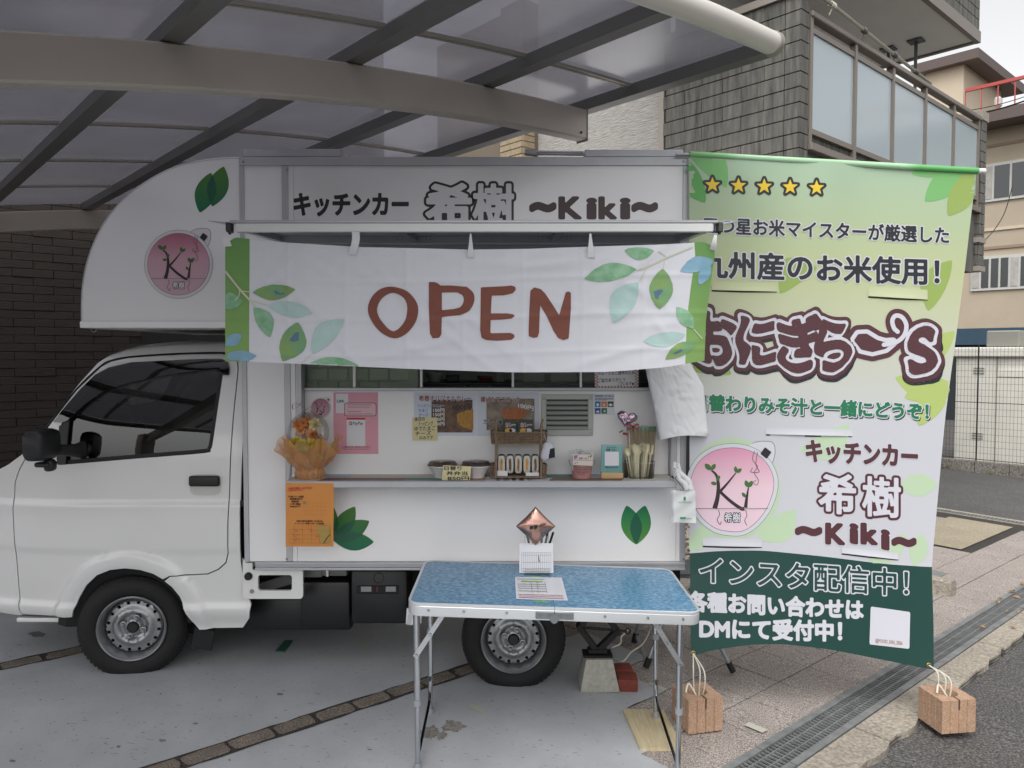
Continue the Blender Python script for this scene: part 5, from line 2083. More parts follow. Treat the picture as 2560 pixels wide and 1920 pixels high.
# ------------------------------------------------------------------ vinyl on the truck
FB = flat(0.0)
lettering('キッチンカー', (736, 534), (1020, 534), 62, FB, [(.045, m_ink)], truck, label='black katakana lettering on the upper panel')
lettering('希', (1068, 556), (1175, 556), 112, FB, [(.095, m_ink), (.042, m_whitev)], truck, 'outlined_character', 'first outlined kanji above the hatch', cell=.02)
lettering('樹', (1184, 556), (1282, 556), 112, FB, [(.085, m_ink), (.030, m_whitev)], truck, 'outlined_character', 'second outlined kanji above the hatch', cell=.02)
lettering('~', (1330, 542), (1384, 542), 90, FB, [(.07, m_brownv)], truck)
for ch_, xa_, xb_ in (('K', 1400, 1450), ('i', 1472, 1486), ('k', 1500, 1538), ('i', 1556, 1570)):
    lettering(ch_, (xa_, 545), (xb_, 545), 74, FB, [(.05, m_brownv)], truck, 'letter', 'brown latin letter on the upper panel')
lettering('~', (1585, 542), (1638, 542), 90, FB, [(.07, m_brownv)], truck)
m_leafg = print_grad('leaf_vinyl', [(0, '1f6a4c'), (1, '4e7a35')], 'Z', P(0, 1370, 0).z, P(0, 1260, 0).z, .35)
m_leafp = print_grad('leaf_vinyl_pod', [(0, '1d6b52'), (1, '55803a')], 'Z', P(0, 535, 0).z, P(0, 415, 0).z, .35)
m_leafd = mat('leaf_overlap', '1c5a42', .35)
m_leafr = print_grad('leaf_vinyl_rear', [(0, '5a8f3d'), (1, '1d7a52')], 'Z', P(0, 1362, 0).z, P(0, 1265, 0).z, .35)
FP = flat(0.004)
def lens(a, b, wd, bend=0.0):
    return leaf_poly(a, b, wd, bend, 18)
def leaf_set(leaves, surf, m, md, label):
    polys = [lens(*l) for l in leaves]
    for i, p in enumerate(polys):
        o = shape_print(p, surf, [(0, m)], truck, 'leaf_sticker', label, base=.0008 + .0005 * i)
    # darker where two leaves overlap
    for i in range(len(polys) - 1):
        xs_ = [p[0] for p in polys[i + 1]]
        ys_ = [p[1] for p in polys[i + 1]]
        n_ = 48
        c = max(max(xs_) - min(xs_), max(ys_) - min(ys_)) / n_
        gx, gy = np.meshgrid(np.arange(min(xs_), max(xs_), c), np.arange(min(ys_), max(ys_), c))
        ok = in_poly(gx + c / 2, gy + c / 2, [polys[i]]) & in_poly(gx + c / 2, gy + c / 2, [polys[i + 1]])
        mb = MB()
        for x, y in zip(gx[ok], gy[ok]):
            mb.add([surf(*pt, .0008 + .0005 * len(polys) + .0003 * i) for pt in ((x, y), (x + c, y), (x + c, y + c), (x, y + c))], [(0, 1, 2, 3)])
        mb.build('leaf_overlap', md, truck, False)
leaf_set([(q('zG', 1036, 525), q('zG', 1133, 178), .50, 0), (q('zG', 1143, 472), q('zG', 1243, 125), .50, 0)], FP, m_leafp, m_leafd, 'green leaf sticker on the over-cab pod')
leaf_set([(q('zE', 495, 745), q('zE', 470, 400), .42, -.05), (q('zE', 495, 745), q('zE', 692, 428), .45, 0), (q('zE', 495, 745), q('zE', 825, 562), .46, 0), (q('zE', 500, 745), q('zE', 866, 755), .46, -.0)], FB, m_leafg, m_leafd, 'green fan-leaf sticker beside the orange flyer')
leaf_set([(q('z8', 1697, 286), q('z8', 1638, 45), .50, 0), (q('z8', 1697, 286), q('z8', 1752, 45), .50, 0)], FB, m_leafr, m_leafd, 'green paired-leaf sticker on the lower rear panel')

m_pink = print_grad('logo_pink', [(0, 'c9a9b2'), (.55, 'c9a0ac'), (1, 'b06a80')], 'Z', P(0, 720, 0).z, P(0, 590, 0).z, .4)
m_trunk = mat('logo_trunk', '2f2527', .5)
m_lf = mat('logo_leaf', '3f6b35', .5)
m_line = mat('logo_line', '6d5f63', .5)
def logo(cx, cy, r, surf, parent, pink, light, egg=False, small=False):
    """round badge: a K and an i grown as two trees over a ground line, rice-ball ear at the upper right"""
    def c(u, v):
        return (cx + u * r, cy - v * r)
    n_ = 48
    if egg:
        out = [c(*p) for p in [tuple(v) for v in smoothline([Vector(p) for p in ((0, 1.0), (.42, .93), (.78, .70), (.98, .35), (1.0, .0), (.86, -.42), (.60, -.78), (.28, -1.0), (-.05, -1.02), (-.42, -.93), (-.78, -.62), (-.97, -.2), (-1.0, .2), (-.82, .63), (-.46, .91))], 5, True)]]
    else:
        out = [c(math.cos(a), math.sin(a)) for a in np.linspace(0, 2 * math.pi, n_ + 1)[:-1]]
    lg = link('logo', None, parent)
    ear = [c(*tuple(p)) for p in smoothline([Vector(p) for p in ((.42, .96), (.58, 1.10), (.84, 1.12), (.98, 1.08), (1.0, .86), (.92, .62), (.80, .56))], 4, True)]
    shape_print(ear, surf, [(r * .05, m_line), (r * .035, light)], lg, 'rice_ball_ear', cell=r / 14)
    shape_print(out, surf, [(r * .115, m_line), (r * .105, light), (r * .012, m_line), (0, pink)], lg, 'badge', cell=r / 22, base=.0016)
    sq = [c(.80, 1.02), c(.96, .90), c(.84, .74), c(.69, .86)]
    shape_print(sq, surf, [(0, m_ink)], lg, 'ear_mark', cell=r / 30, base=.0042)
    s2 = lambda x, y, off: surf(x, y, off + .003)
    K = [[c(-.50, .46), c(-.38, .34), c(-.33, .1), c(-.35, -.2), c(-.42, -.47)], [c(-.33, -.10), c(-.12, .13), c(.10, .40)], [c(-.33, -.02), c(-.05, -.28), c(.22, -.47), c(.30, -.47)], [c(.40, .04), c(.36, -.2), c(.33, -.45)]]
    W = [(r * .04, r * .12), (r * .075, r * .025), (r * .07, r * .09), (r * .03, r * .09)]
    strokes([[tuple(p) for p in smoothline([Vector(a) for a in l], 4)] for l in K], 1, s2, m_trunk, lg, 'tree_letters', widths=W)
    strokes([[c(-.88, -.47), c(.88, -.47)]], r * .012, s2, m_line, lg, 'ground_line')
    for p, d, L in ((c(-.5, .46), (-.16, .16), 1), (c(-.5, .46), (.10, .16), .8), (c(.1, .4), (.14, .10), .7), (c(.1, .4), (-.02, .16), .7), (c(.40, .04), (-.08, .18), .9), (c(.40, .04), (.10, .17), 1), (c(-.36, .2), (.06, .14), .6), (c(-.36, .12), (-.16, .04), .7), (c(.34, -.2), (-.10, .12), .7)):
        shape_print(leaf_poly(p, (p[0] + d[0] * r, p[1] - d[1] * r), .55), s2, [(0, m_lf)], lg, 'leaf', cell=r / 40, base=.0018)
    if not small:
        vine = [c(.55, .93), c(.50, .72), c(.62, .55), c(.54, .40), c(.64, .22), c(.60, .10), c(.52, .16), c(.58, .22)]
        v2 = [c(.62, .9), c(.58, .6), c(.66, .42), c(.46, .42), c(.50, .52)]
        r1 = [c(-.33, -.5), c(-.30, -.62), c(-.36, -.74), c(-.29, -.86), c(-.26, -.78)]
        r2 = [c(.33, -.5), c(.36, -.64), c(.31, -.76), c(.36, -.88)]
        strokes([[tuple(p) for p in smoothline([Vector(a) for a in l], 5)] for l in (vine, v2, r1, r2)], r * .018, s2, m_line, lg, 'vines')
        lettering('希樹', c(-.18, -.78), c(.20, -.78), r * .24, s2, [(.09, m_ink), (.02, light)], lg, 'logo_characters', base=.0018)
    else:
        lettering('希樹', c(-.16, -.74), c(.16, -.74), r * .2, s2, [(.06, m_ink)], lg, 'logo_characters', base=.0018, cell=.06)
    return lg
lcx, lcy = q('zG', 853, 970)
logo(lcx, lcy, 266 / 3.457, FP, truck, m_pink, mat('logo_white', 'd6d3d6', .35))
# ================================================================== TALL PRINTED BANNER on a pole from the box roof
def interp(tab, x):
    return float(np.interp(x, [a for a, _ in tab], [b for _, b in tab]))
BL = [(388, 1723), (900, 1724), (1300, 1724), (1650, 1727)]
BR = [(388, 2443), (428, 2441), (700, 2409), (1044, 2363), (1417, 2329), (1560, 2334), (1680, 2334)]
BTOP = [(0, 389), (.25, 397), (.5, 404), (.75, 414), (1, 428)]
BMID = [(0, 1384), (.12, 1377), (.3, 1376), (.55, 1391), (.8, 1410), (1, 1418)]
BBOT = [(0, 1645), (.045, 1630), (.22, 1613), (.36, 1609), (.56, 1622), (.77, 1647), (1, 1675)]
def sm(tab, x, e=.05):
    return sum(interp(tab, x + d * e) for d in (-1, -.5, 0, .5, 1)) / 5
def YB(px, py):
    b = (py - 390) / 1270
    a = (px - 1723) / 700
    y = -.035 - .10 * b * b
    y -= .024 * math.sin(5.2 * a + .6 - 1.3 * b) * (.25 + b) * .8 + .006 * math.sin(11 * a - 3 * b) * b
    y -= .016 * math.exp(-((a - .52 + .25 * b) / .09) ** 2) * math.exp(-b * 3.5)
    y += .012 * math.exp(-((a - .2) / .12) ** 2) * math.exp(-((b - .7) / .2) ** 2)
    y -= .012 * math.exp(-((a - .55 - .2 * (b - .5)) / .10) ** 2) * math.exp(-((b - .62) / .16) ** 2)
    y -= .05 * math.exp(-a / .12) * max(0, b - .82) / .18
    y -= .035 * math.exp(-(1 - a) / .2) * max(0, b - .8) / .2
    return y
def SB(px, py, off):
    y = YB(px, py)
    return P(px, py, y - off)
zt, zbm = P(0, 400, -.05).z, P(0, 1400, -.15).z
m_ban = print_grad('banner_print', [(0, 'c0c0c7'), (.33, 'bfc0c6'), (.55, 'bdc0aa'), (.72, 'b5bd91'), (.86, 'abbb99'), (1, 'a3bca2')], 'Z', zbm, zt, .45, .03)
m_bdk = mat('banner_dark', '183f39', .45, var=.03)
ban = thing('tall_banner', 'tall green and white printed banner with five stars hanging beside the truck', 'banner', P(2080, 400, -.04))
mb = MB()
NU, N1, N2 = 70, 90, 24
def bpx(u, r):
    if r <= N1:
        t = r / N1
        y0, y1 = sm(BTOP, u), sm(BMID, u)
    else:
        t = (r - N1) / N2
        y0, y1 = sm(BMID, u), sm(BBOT, u)
    py = y0 + (y1 - y0) * t
    x0, x1 = interp(BL, py), sm([(k, v) for k, v in BR], py, 30)
    return x0 + (x1 - x0) * u, py
vs = [SB(*bpx(i / NU, r), 0) for r in range(N1 + N2 + 1) for i in range(NU + 1)]
fs, mi = [], []
for r in range(N1 + N2):
    for i in range(NU):
        fs.append((r * (NU + 1) + i, r * (NU + 1) + i + 1, (r + 1) * (NU + 1) + i + 1, (r + 1) * (NU + 1) + i))
        mi.append(0 if r < N1 else 1)
mb.v, mb.f, mb.mi = [tuple(v) for v in vs], fs, mi
mb.build('cloth', [m_ban, m_bdk], ban, True, 80)
# sleeve and pole
pol = [Vector(P(x, interp([(1723, 389), (2443, 430)], x) - 2, -.028)) for x in (1690, 1723, 1900, 2080, 2260, 2443, 2462)]
mb = MB()
mb.tube(pol[:-1], .010, 12)
mb.build('pole', m_rim, ban)
mb = MB()
mb.tube([p + Vector((0, -.004, 0)) for p in pol[1:6]], .0155, 16, cap=False)
mb.build('sleeve', print_grad('sleeve_print', [(0, '7fb87c'), (.13, '86bd84'), (.17, 'a9cdaa'), (.74, 'a5caa5'), (.79, '6cae6c'), (1, '5ea863')], 'X', pol[1].x, pol[5].x, .7), ban)
mb = MB()
mb.tube([pol[5] - Vector((.004, 0, 0)), pol[6]], .0135, 14)
mb.build('pole_cap', m_whitev, ban)
# grommets at the lower corners
for x, y in ((1733, 1633), (2322, 1663)):
    c = SB(x, y, .002)
    mb = MB()
    mb.tube([c + Vector((.010 * math.cos(a), 0, .010 * math.sin(a))) for a in np.linspace(0, 6.283, 17)], .003, 6, cap=False)
    mb.build('grommet', mat('brass', 'b49a5c', .35, .9), ban)
# --- printing
m_k = mat('ink_black', '202328', .45)
m_w = mat('ink_white', 'c8c8d0', .5)
m_mar = mat('ink_maroon', '4f2c32', .45)
m_grn = mat('ink_green', '1d6e4a', .45)
m_yel = mat('ink_yellow', 'e3c22e', .45)
m_lv1 = mat('ink_leaf_mid', '74b06a', .5)
m_lv2 = mat('ink_leaf_lime', '90a657', .5)
m_lv3 = mat('ink_leaf_pale', 'b3c8a8', .5)
m_lv4 = mat('ink_leaf_yellow', 'a8ba6c', .5)
m_lv5 = mat('ink_leaf_deep', '57a04f', .5)
def inban(x, y):
    u = (x - 1724) / (sm(BR, y, 30) - 1724)
    return 0.004 < u < .996 and sm(BTOP, u) + 6 < y < sm(BMID, u) - 1
def blf(k, a, b, wd, m, bend=0.0, base=.0006):
    shape_print(leaf_poly(q(k, *a), q(k, *b), wd, bend, 14), SB, [(0, m)], ban, 'printed_leaf', base=base, cell=4, clip=inban)
blf('zA', (185, 112), (435, 330), .5, m_lv1, -.18)
blf('zA', (178, 150), (285, 435), .5, m_lv5, .12, .0009)
blf('zA', (2120, 190), (1710, 235), .42, m_lv1, .10)
blf('zA', (2125, 200), (1800, 425), .45, m_lv1, .05, .0009)
blf('zA', (2130, 205), (1965, 525), .48, m_lv2, -.05, .0012)
blf('zA', (800, 1062), (1060, 880), .62, m_lv2, -.25)
blf('zA', (1825, 1185), (1990, 830), .46, m_lv2, -.12)
blf('zA', (180, 1590), (470, 1620), .5, m_lv2, -.2)
blf('zB', (1990, 160), (1595, 120), .42, m_lv4, -.12)
blf('zB', (1985, 200), (1660, 260), .45, m_lv4, .05, .0009)
blf('zB', (1975, 210), (1755, 455), .5, m_lv4, .1, .0012)
blf('zA', (2010, 1320), (1850, 1560), .45, m_lv4, .1)
blf('zB', (935, 625), (1285, 440), .5, m_lv3, .18)
blf('zB', (1630, 870), (1890, 860), .62, m_lv3, 0)
blf('zB', (640, 1235), (915, 1035), .55, m_lv3, .12)
blf('zB', (1730, 1425), (1790, 1200), .55, m_lv3, .0)
blf('zB', (1415, 1400), (1675, 1200), .4, m_lv3, .1)
blf('zB', (170, 1320), (330, 1150), .6, m_lv3, 0)
def star(cx, cy, r):
    return [(cx + r * (1 if i % 2 == 0 else .42) * math.sin(math.pi * i / 5), cy - r * (1 if i % 2 == 0 else .42) * math.cos(math.pi * i / 5)) for i in range(10)]
for i, (x, y) in enumerate(((335, 310), (515, 315), (693, 320), (872, 325), (1055, 330))):
    cx, cy = q('zA', x, y)
    shape_print(star(cx, cy, 20), SB, [(6.0, m_k), (0, m_yel)], ban, 'printed_star', cell=1.3, base=.0014)
def bl(text, k, a, b, h, layers, **kw):
    return lettering(text, q(k, *a), q(k, *b), h / ZO[k][2], SB, layers, ban, base=kw.pop('base', .0016), **kw)
bl('五つ星お米マイスターが厳選した', 'zA', (272, 633), (1968, 706), 122, [(.085, m_w), (.028, m_k)], label='first line of dark type on the banner', cell=.035)
bl('九州産のお米使用！', 'zA', (250, 932), (1900, 985), 196, [(.07, m_w), (.03, m_k)], label='second, larger line of dark type on the banner', cell=.03)
SBw = lambda x, y, off: SB(x + 4.5 * math.sin(y / 13 + x / 40), y + 4.0 * math.sin(x / 15 + 1), off)
SH = [(.17, m_k, (.02, -.055)), (.17, m_mar), (.105, m_w), (.05, m_mar)]
for ch, x0, x1, yb, h in (('お', 225, 480, 1520, 400), ('に', 520, 770, 1530, 380), ('ぎ', 800, 1090, 1560, 400), ('ら', 1060, 1275, 1560, 390), ('S', 1700, 1865, 1600, 420)):
    lettering(ch, q('zA', x0, yb), q('zA', x1, yb + 6), h / 2.765, SBw, SH, ban, base=.0016, name='logo_character', label='maroon logo character on the banner', cell=.02, step=.0014)
dash = [q('zA', *p) for p in ((1318, 1385), (1345, 1345), (1400, 1342), (1470, 1385), (1530, 1402), (1580, 1398), (1530, 1440), (1440, 1462), (1365, 1445))]
swirl = [tuple(p) for p in smoothline([Vector(q('zA', *p)) for p in ((1520, 1415), (1600, 1400), (1660, 1350), (1675, 1280), (1645, 1225), (1600, 1215), (1578, 1250), (1590, 1300), (1615, 1325))], 6)]
ink([swirl], 17, SB, m_mar, ban, 'logo_swirl_edge', base=.0022, cell=4)
shape_print(dash, SB, [(24, m_mar), (12, m_w), (1.5, m_mar)], ban, 'logo_dash', 'maroon dash of the logo on the banner', cell=2.5, base=.0024)
ink([swirl], 5.5, SB, m_w, ban, 'logo_swirl', base=.0042, cell=1.6)
bl('日替わりみそ汁と一緒にどうぞ！', 'zB', (215, 336), (1826, 402), 118, [(.10, m_k, (.05, -.06)), (.10, m_w), (.045, m_grn)], label='green line of type on the banner', cell=.035)
m_bpink = print_grad('banner_pink', [(0, 'dcc2ce'), (.5, 'dcc0ca'), (1, 'd08aa8')], 'Z', P(0, 1330, -.1).z, P(0, 1110, -.1).z, .45)
m_lf2 = m_lf
shape_print([(q('zB', 478, 890)[0] + 118 * math.cos(a), q('zB', 478, 890)[1] + 128 * math.sin(a)) for a in np.linspace(0, 6.283, 40)[:-1]], SB, [(0, m_lv3)], ban, 'logo_halo', cell=8)
logo(*q('zB', 470, 893), 103, SB, ban, m_bpink, m_w, True)
bl('キッチンカー', 'zB', (985, 688), (1750, 730), 165, [(.075, m_w), (.05, m_mar)], label='maroon katakana on the banner')
bl('希', 'zB', (1075, 1030), (1320, 1040), 285, [(.085, m_mar), (.03, m_w)], name='outlined_character', label='first outlined kanji on the banner', cell=.02)
bl('樹', 'zB', (1375, 1050), (1632, 1065), 290, [(.08, m_mar), (.022, m_w)], name='outlined_character', label='second outlined kanji on the banner', cell=.02)
bl('~', 'zB', (925, 1240), (1075, 1247), 230, [(.07, m_mar)])
for ch_, xa_, xb_, yy_ in (('K', 1125, 1240, 1264), ('i', 1298, 1328, 1258), ('k', 1370, 1465, 1264), ('i', 1515, 1545, 1300)):
    bl(ch_, 'zB', (xa_, yy_), (xb_, yy_ + 6), 190, [(.085, m_w), (.06, m_mar)], name='letter', label='maroon latin letter on the banner')
bl('~', 'zB', (1590, 1315), (1728, 1322), 230, [(.07, m_mar)])
bl('インスタ配信中！', 'z9', (220, 508), (1500, 590), 178, [(.055, m_w), (.012, m_bdk)], label='white outline type on the dark green foot of the banner', cell=.028)
bl('各種お問い合わせは', 'z9', (150, 682), (1222, 736), 128, [(.05, m_w)], label='white line of type on the dark green foot of the banner')
bl('DMにて受付中！', 'z9', (222, 850), (1090, 868), 132, [(.05, m_w)], label='lowest white line of type on the banner')
card = [q('z9', x, y) for x, y in ((1275, 672), (1508, 705), (1503, 922), (1268, 895))]
shape_print(card, SB, [(2, m_w)], ban, 'white_card', 'blank white card printed on the banner foot', cell=4, base=.0016)
lettering('@FOOD_KIKI_2026', q('z9', 1300, 885), q('z9', 1466, 902), 12, SB, [(.01, mat('ink_brown', '9a7355', .5))], ban, base=.0032, cell=.05)
# wind slits: a loose tongue of cloth over a dark cut
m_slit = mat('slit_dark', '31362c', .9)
def tongue(k, x0, y0, x1, y1, drop, mt, curl=.007):
    a, b = q(k, x0, y0), q(k, x1, y1)
    mb = MB()
    n_ = 16
    dp_ = drop / ZO[k][2]
    rows = []
    for j in range(5):
        t = j / 4
        rw = []
        for i in range(n_ + 1):
            s = i / n_
            x, y = a[0] + (b[0] - a[0]) * s, a[1] + (b[1] - a[1]) * s + dp_ * t
            rw.append(SB(x, y, .002 + curl * t ** 1.6 * math.sin(math.pi * (.12 + .76 * s))))
        rows.append(rw)
    vs = [p for r in rows for p in r]
    mb.add(vs, [(j * (n_ + 1) + i, j * (n_ + 1) + i + 1, (j + 1) * (n_ + 1) + i + 1, (j + 1) * (n_ + 1) + i) for j in range(4) for i in range(n_)])
    o = mb.build('wind_flap', mt, ban)
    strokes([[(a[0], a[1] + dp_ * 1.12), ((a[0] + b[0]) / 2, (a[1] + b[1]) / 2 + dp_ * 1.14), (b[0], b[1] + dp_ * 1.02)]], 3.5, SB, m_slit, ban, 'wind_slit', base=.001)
tongue('zA', 330, 978, 780, 990, 58, m_ban)
tongue('zA', 1412, 1010, 1822, 1035, 68, m_ban)
tongue('zB', 705, 468, 1300, 482, 45, m_ban)
tongue('zB', 268, 1228, 676, 1238, 55, m_ban)
tongue('zB', 1228, 1290, 1620, 1335, 45, m_ban)

# ================================================================== OPEN cloth hung along the flap
NL = [(590, 563), (640, 563), (903, 563)]
NR = [(596, 1784), (640, 1787), (720, 1775), (800, 1765), (905, 1761)]
NT = [(0, 618), (.012, 592), (.055, 598), (.12, 606), (.2, 612), (.28, 618), (.375, 620), (.5, 624), (.62, 622), (.76, 616), (.9, 611), (.97, 606), (.985, 602), (1, 622)]
NB = [(0, 903), (.05, 904), (.2, 912), (.4, 923), (.6, 931), (.8, 930), (.93, 917), (1, 900)]
crs = random.Random(11)
cre = [(crs.uniform(0, 1), crs.uniform(0, 1), crs.uniform(-.9, .9), crs.uniform(.05, .22), crs.uniform(.3, 1.0)) for _ in range(46)]
def YN(px, py):
    a = (px - 563) / 1200
    b = (py - 600) / 320
    y = -.615 + .015 * b
    y -= .010 * math.sin(7.1 * a + .8 + .6 * b) * (.4 + .6 * b) + .004 * math.sin(15.3 * a + 2 - 2 * b)
    for h in (0.165, .375, .585, .0, 1.0):            # drapes run down from the tapes
        d = a - h
        y += .007 * math.exp(-((abs(d) - .05 - .08 * b) / .06) ** 2) * math.exp(-b * 2.6)
        y -= .004 * math.exp(-(d / .03) ** 2) * math.exp(-b * 3)
    # folding creases
    for f in (.13, .25, .378, .495, .62, .745, .87):
        y -= .0026 * max(0, 1 - abs(a - f) / .008)
    for f in (.30, .60, .88):
        y -= .0028 * max(0, 1 - abs(b - f - .03 * math.sin(5 * a)) / .035)
    for (ca, cb_, an, ln, am) in cre:
        dx, dy = (a - ca) * 4, b - cb_
        u_ = dx * math.cos(an) + dy * math.sin(an)
        v_ = -dx * math.sin(an) + dy * math.cos(an)
        y -= .0050 * am * math.exp(-(u_ / (ln * 2)) ** 2 - (v_ / .035) ** 2)
    y += .05 * math.exp(-(1 - a) / .03) * max(0, b)
    return y
def SN(px, py, off):
    return P(px, py, YN(px, py) - off)
m_cloth = mat('cloth_white', 'd4d4db', .85, var=.015, vscale=30)
m_cgrn = print_grad('cloth_green', [(0, '86a862'), (1, '6a9658')], 'Z', P(0, 903, -.6).z, P(0, 600, -.6).z, .8, .25)
nor = thing('open_cloth', 'white cloth sign reading OPEN with watercolour leaves hung along the hatch flap', 'banner', P(1170, 600, -.61))
mb = MB()
NU, NV = 300, 84
vs, fs, mi = [], [], []
for j in range(NV + 1):
    for i in range(NU + 1):
        u, v = i / NU, j / NV
        y0, y1 = sm(NT, u, .012), sm(NB, u, .03)
        py = y0 + (y1 - y0) * v
        x0, x1 = interp(NL, py), interp(NR, py)
        vs.append(SN(x0 + (x1 - x0) * u, py, 0))
for j in range(NV):
    for i in range(NU):
        fs.append((j * (NU + 1) + i, j * (NU + 1) + i + 1, (j + 1) * (NU + 1) + i + 1, (j + 1) * (NU + 1) + i))
        mi.append(1 if (i < 15 or i >= NU - 12) else 0)
mb.v, mb.f, mb.mi = [tuple(p) for p in vs], fs, mi
mb.build('cloth', [m_cloth, m_cgrn], nor, True, 80)
m_brn = mat('ink_rust', '7b4a3d', .8)
def zc(*pts): return [q('zC', *p) for p in pts]
def zd(*pts): return [q('zD', *p) for p in pts]
def sl2(pts, closed=False): 
    r_ = [tuple(p) for p in smoothline([Vector(p) for p in pts], 7, closed)]
    return r_ + [r_[0]] if closed else r_
shape_print([tuple(p) for p in smoothline([Vector(p) for p in zc((1590, 800), (1720, 838), (1805, 930), (1828, 1020), (1800, 1130), (1720, 1230), (1610, 1275), (1490, 1225), (1400, 1120), (1362, 1010), (1395, 900), (1480, 820))], 5, True)], SN, [(0, m_brn)], nor, 'letter', 'letter O', cell=2.2, base=.0026, holes=[[tuple(p) for p in smoothline([Vector(p) for p in zc((1590, 856), (1690, 900), (1726, 990), (1700, 1120), (1600, 1210), (1500, 1130), (1447, 1020), (1490, 910))], 5, True)]])
shape_print(sl2(zc((1925, 755), (1990, 760), (2035, 788)))[:] + zc((2130, 788), (2212, 795)) + sl2(zd((-120, 800), (-60, 860), (-55, 940), (-100, 1020), (-180, 1060)))[:] + zc((2110, 1070), (2045, 1078), (2040, 1240), (2020, 1270), (1960, 1275), (1935, 1230), (1925, 1000)), SN, [(0, m_brn)], nor, 'letter', 'letter P', cell=2.2, base=.0026, holes=[zc((2045, 852), (2150, 850)) + sl2(zd((-210, 850), (-160, 880), (-150, 930), (-180, 985), (-240, 1005)))[:] + zc((2045, 1015),)])
shape_print(zd((8, 805), (220, 795), (290, 788), (325, 800), (330, 830), (300, 860), (220, 878), (108, 880), (100, 1045), (250, 1045), (310, 1055), (320, 1070), (290, 1092), (200, 1102), (98, 1105), (96, 1228), (280, 1225), (315, 1240), (318, 1265), (290, 1288), (150, 1297), (60, 1290), (15, 1270), (2, 1200)), SN, [(0, m_brn)], nor, 'letter', 'letter E', cell=2.2, base=.0026)
shape_print(zd((465, 835), (500, 805), (560, 820), (600, 860), (660, 950), (730, 1062), (790, 850), (815, 842), (838, 855), (838, 1000), (825, 1180), (818, 1275), (770, 1292), (720, 1270), (680, 1210), (620, 1080), (555, 970), (548, 1100), (545, 1220), (530, 1265), (490, 1270), (450, 1255), (448, 1200), (455, 1000)), SN, [(0, m_brn)], nor, 'letter', 'letter N', cell=2.2, base=.0026)
m_la = mat('water_green', '9cc0a4', .85, color2='6fa579', vscale=22)
m_lb2 = mat('water_olive', '8aa35a', .85, color2='6d9f7c', vscale=16)
m_lc = mat('water_pale', 'b7cfcb', .85, color2='a3c3bd', vscale=14)
m_ld = mat('water_blue', '8fb0c4', .85, color2='74a3b9', vscale=18)
m_ls = mat('water_stem', 'c9cdb4', .85)
m_li = mat('water_ink', '5b7791', .85)
def innor(x, y):
    u = (x - 563) / (interp(NR, y) - 563)
    return .002 < u < .998 and sm(NT, u, .012) + 2 < y < sm(NB, u, .03) - 2
def wl(k, a, b, wd, m, bend=0.0, base=.0022):
    pl = leaf_poly(q(k, *a), q(k, *b), wd, bend, 16)
    r0 = random.Random(int(a[0]))
    pl = [(x + r0.uniform(-.7, .7), y + r0.uniform(-.7, .7)) for x, y in pl]
    shape_print(pl, SN, [(0, m)], nor, 'painted_leaf', cell=2.4, base=base, clip=innor)
wl('zC', (298, 850), (698, 822), .36, m_lb2, .04)
wl('zC', (440, 970), (858, 1045), .34, m_lc)
wl('zC', (310, 985), (460, 1265), .5, m_la, -.10)
wl('zC', (575, 1485), (720, 1125), .62, m_lb2, .08)
wl('zC', (850, 1420), (1150, 1100), .45, m_lc, -.10)
wl('zC', (780, 1535), (1290, 1535), .34, m_la, -.0)
wl('zC', (45, 1000), (205, 930), .9, m_la, -.25)
wl('zC', (40, 1440), (340, 1440), .36, m_ld)
wl('zC', (45, 1340), (200, 1240), .6, m_ld)
wl('zD', (960, 728), (1445, 640), .34, m_la, -.04)
wl('zD', (1230, 1135), (1460, 755), .52, m_lc, -.08)
wl('zD', (1655, 1010), (1685, 632), .58, m_lb2, -.0)
wl('zD', (1810, 985), (1975, 1185), .5, m_la, -.0)
wl('zD', (1500, 1300), (1895, 1240), .34, m_lc, .04)
wl('zD', (1705, 1470), (2000, 1310), .36, m_lb2, -.04)
wl('zD', (1845, 655), (2165, 560), .42, m_ld, -.05)
wl('zD', (1330, 462), (1610, 470), .42, m_la, .1)
wl('zD', (2020, 780), (2120, 600), .5, m_ld, 0)
for k, pts in (('zC', ((500, 830), (560, 862), (605, 850), (575, 872), (510, 868))), ('zC', ((640, 1295), (690, 1225), (725, 1215), (722, 1295), (680, 1305))), ('zD', ((1605, 845), (1650, 825), (1690, 830), (1650, 880), (1640, 915), (1615, 905))), ('zD', ((1780, 1415), (1860, 1375), (1865, 1390), (1800, 1420)))):
    shape_print([q(k, *p) for p in pts], SN, [(.5, m_li)], nor, 'painted_spot', cell=1.6, base=.0034)
strokes([sl2(zc((48, 655), (180, 820), (285, 935), (325, 990)))], 5, SN, m_ls, nor, 'painted_stem', base=.003)
for ln in (sl2(zc((180, 820), (175, 880), (140, 925))), sl2(zc((210, 840), (290, 850))), sl2(zc((300, 930), (440, 970))), sl2(zc((730, 1520), (840, 1430)))):
    strokes([ln], 2.4, SN, m_ls, nor, 'painted_stem', base=.003)
strokes([sl2(zd((1960, 430), (1720, 530), (1530, 620), (1440, 650)))], 4, SN, m_ls, nor, 'painted_stem', base=.003)
for ln in (sl2(zd((1730, 530), (1640, 470))), sl2(zd((1700, 560), (1690, 640))), sl2(zd((1540, 620), (1470, 750))), sl2(zd((1970, 1190), (2050, 1280)))):
    strokes([ln], 2.4, SN, m_ls, nor, 'painted_stem', base=.003)
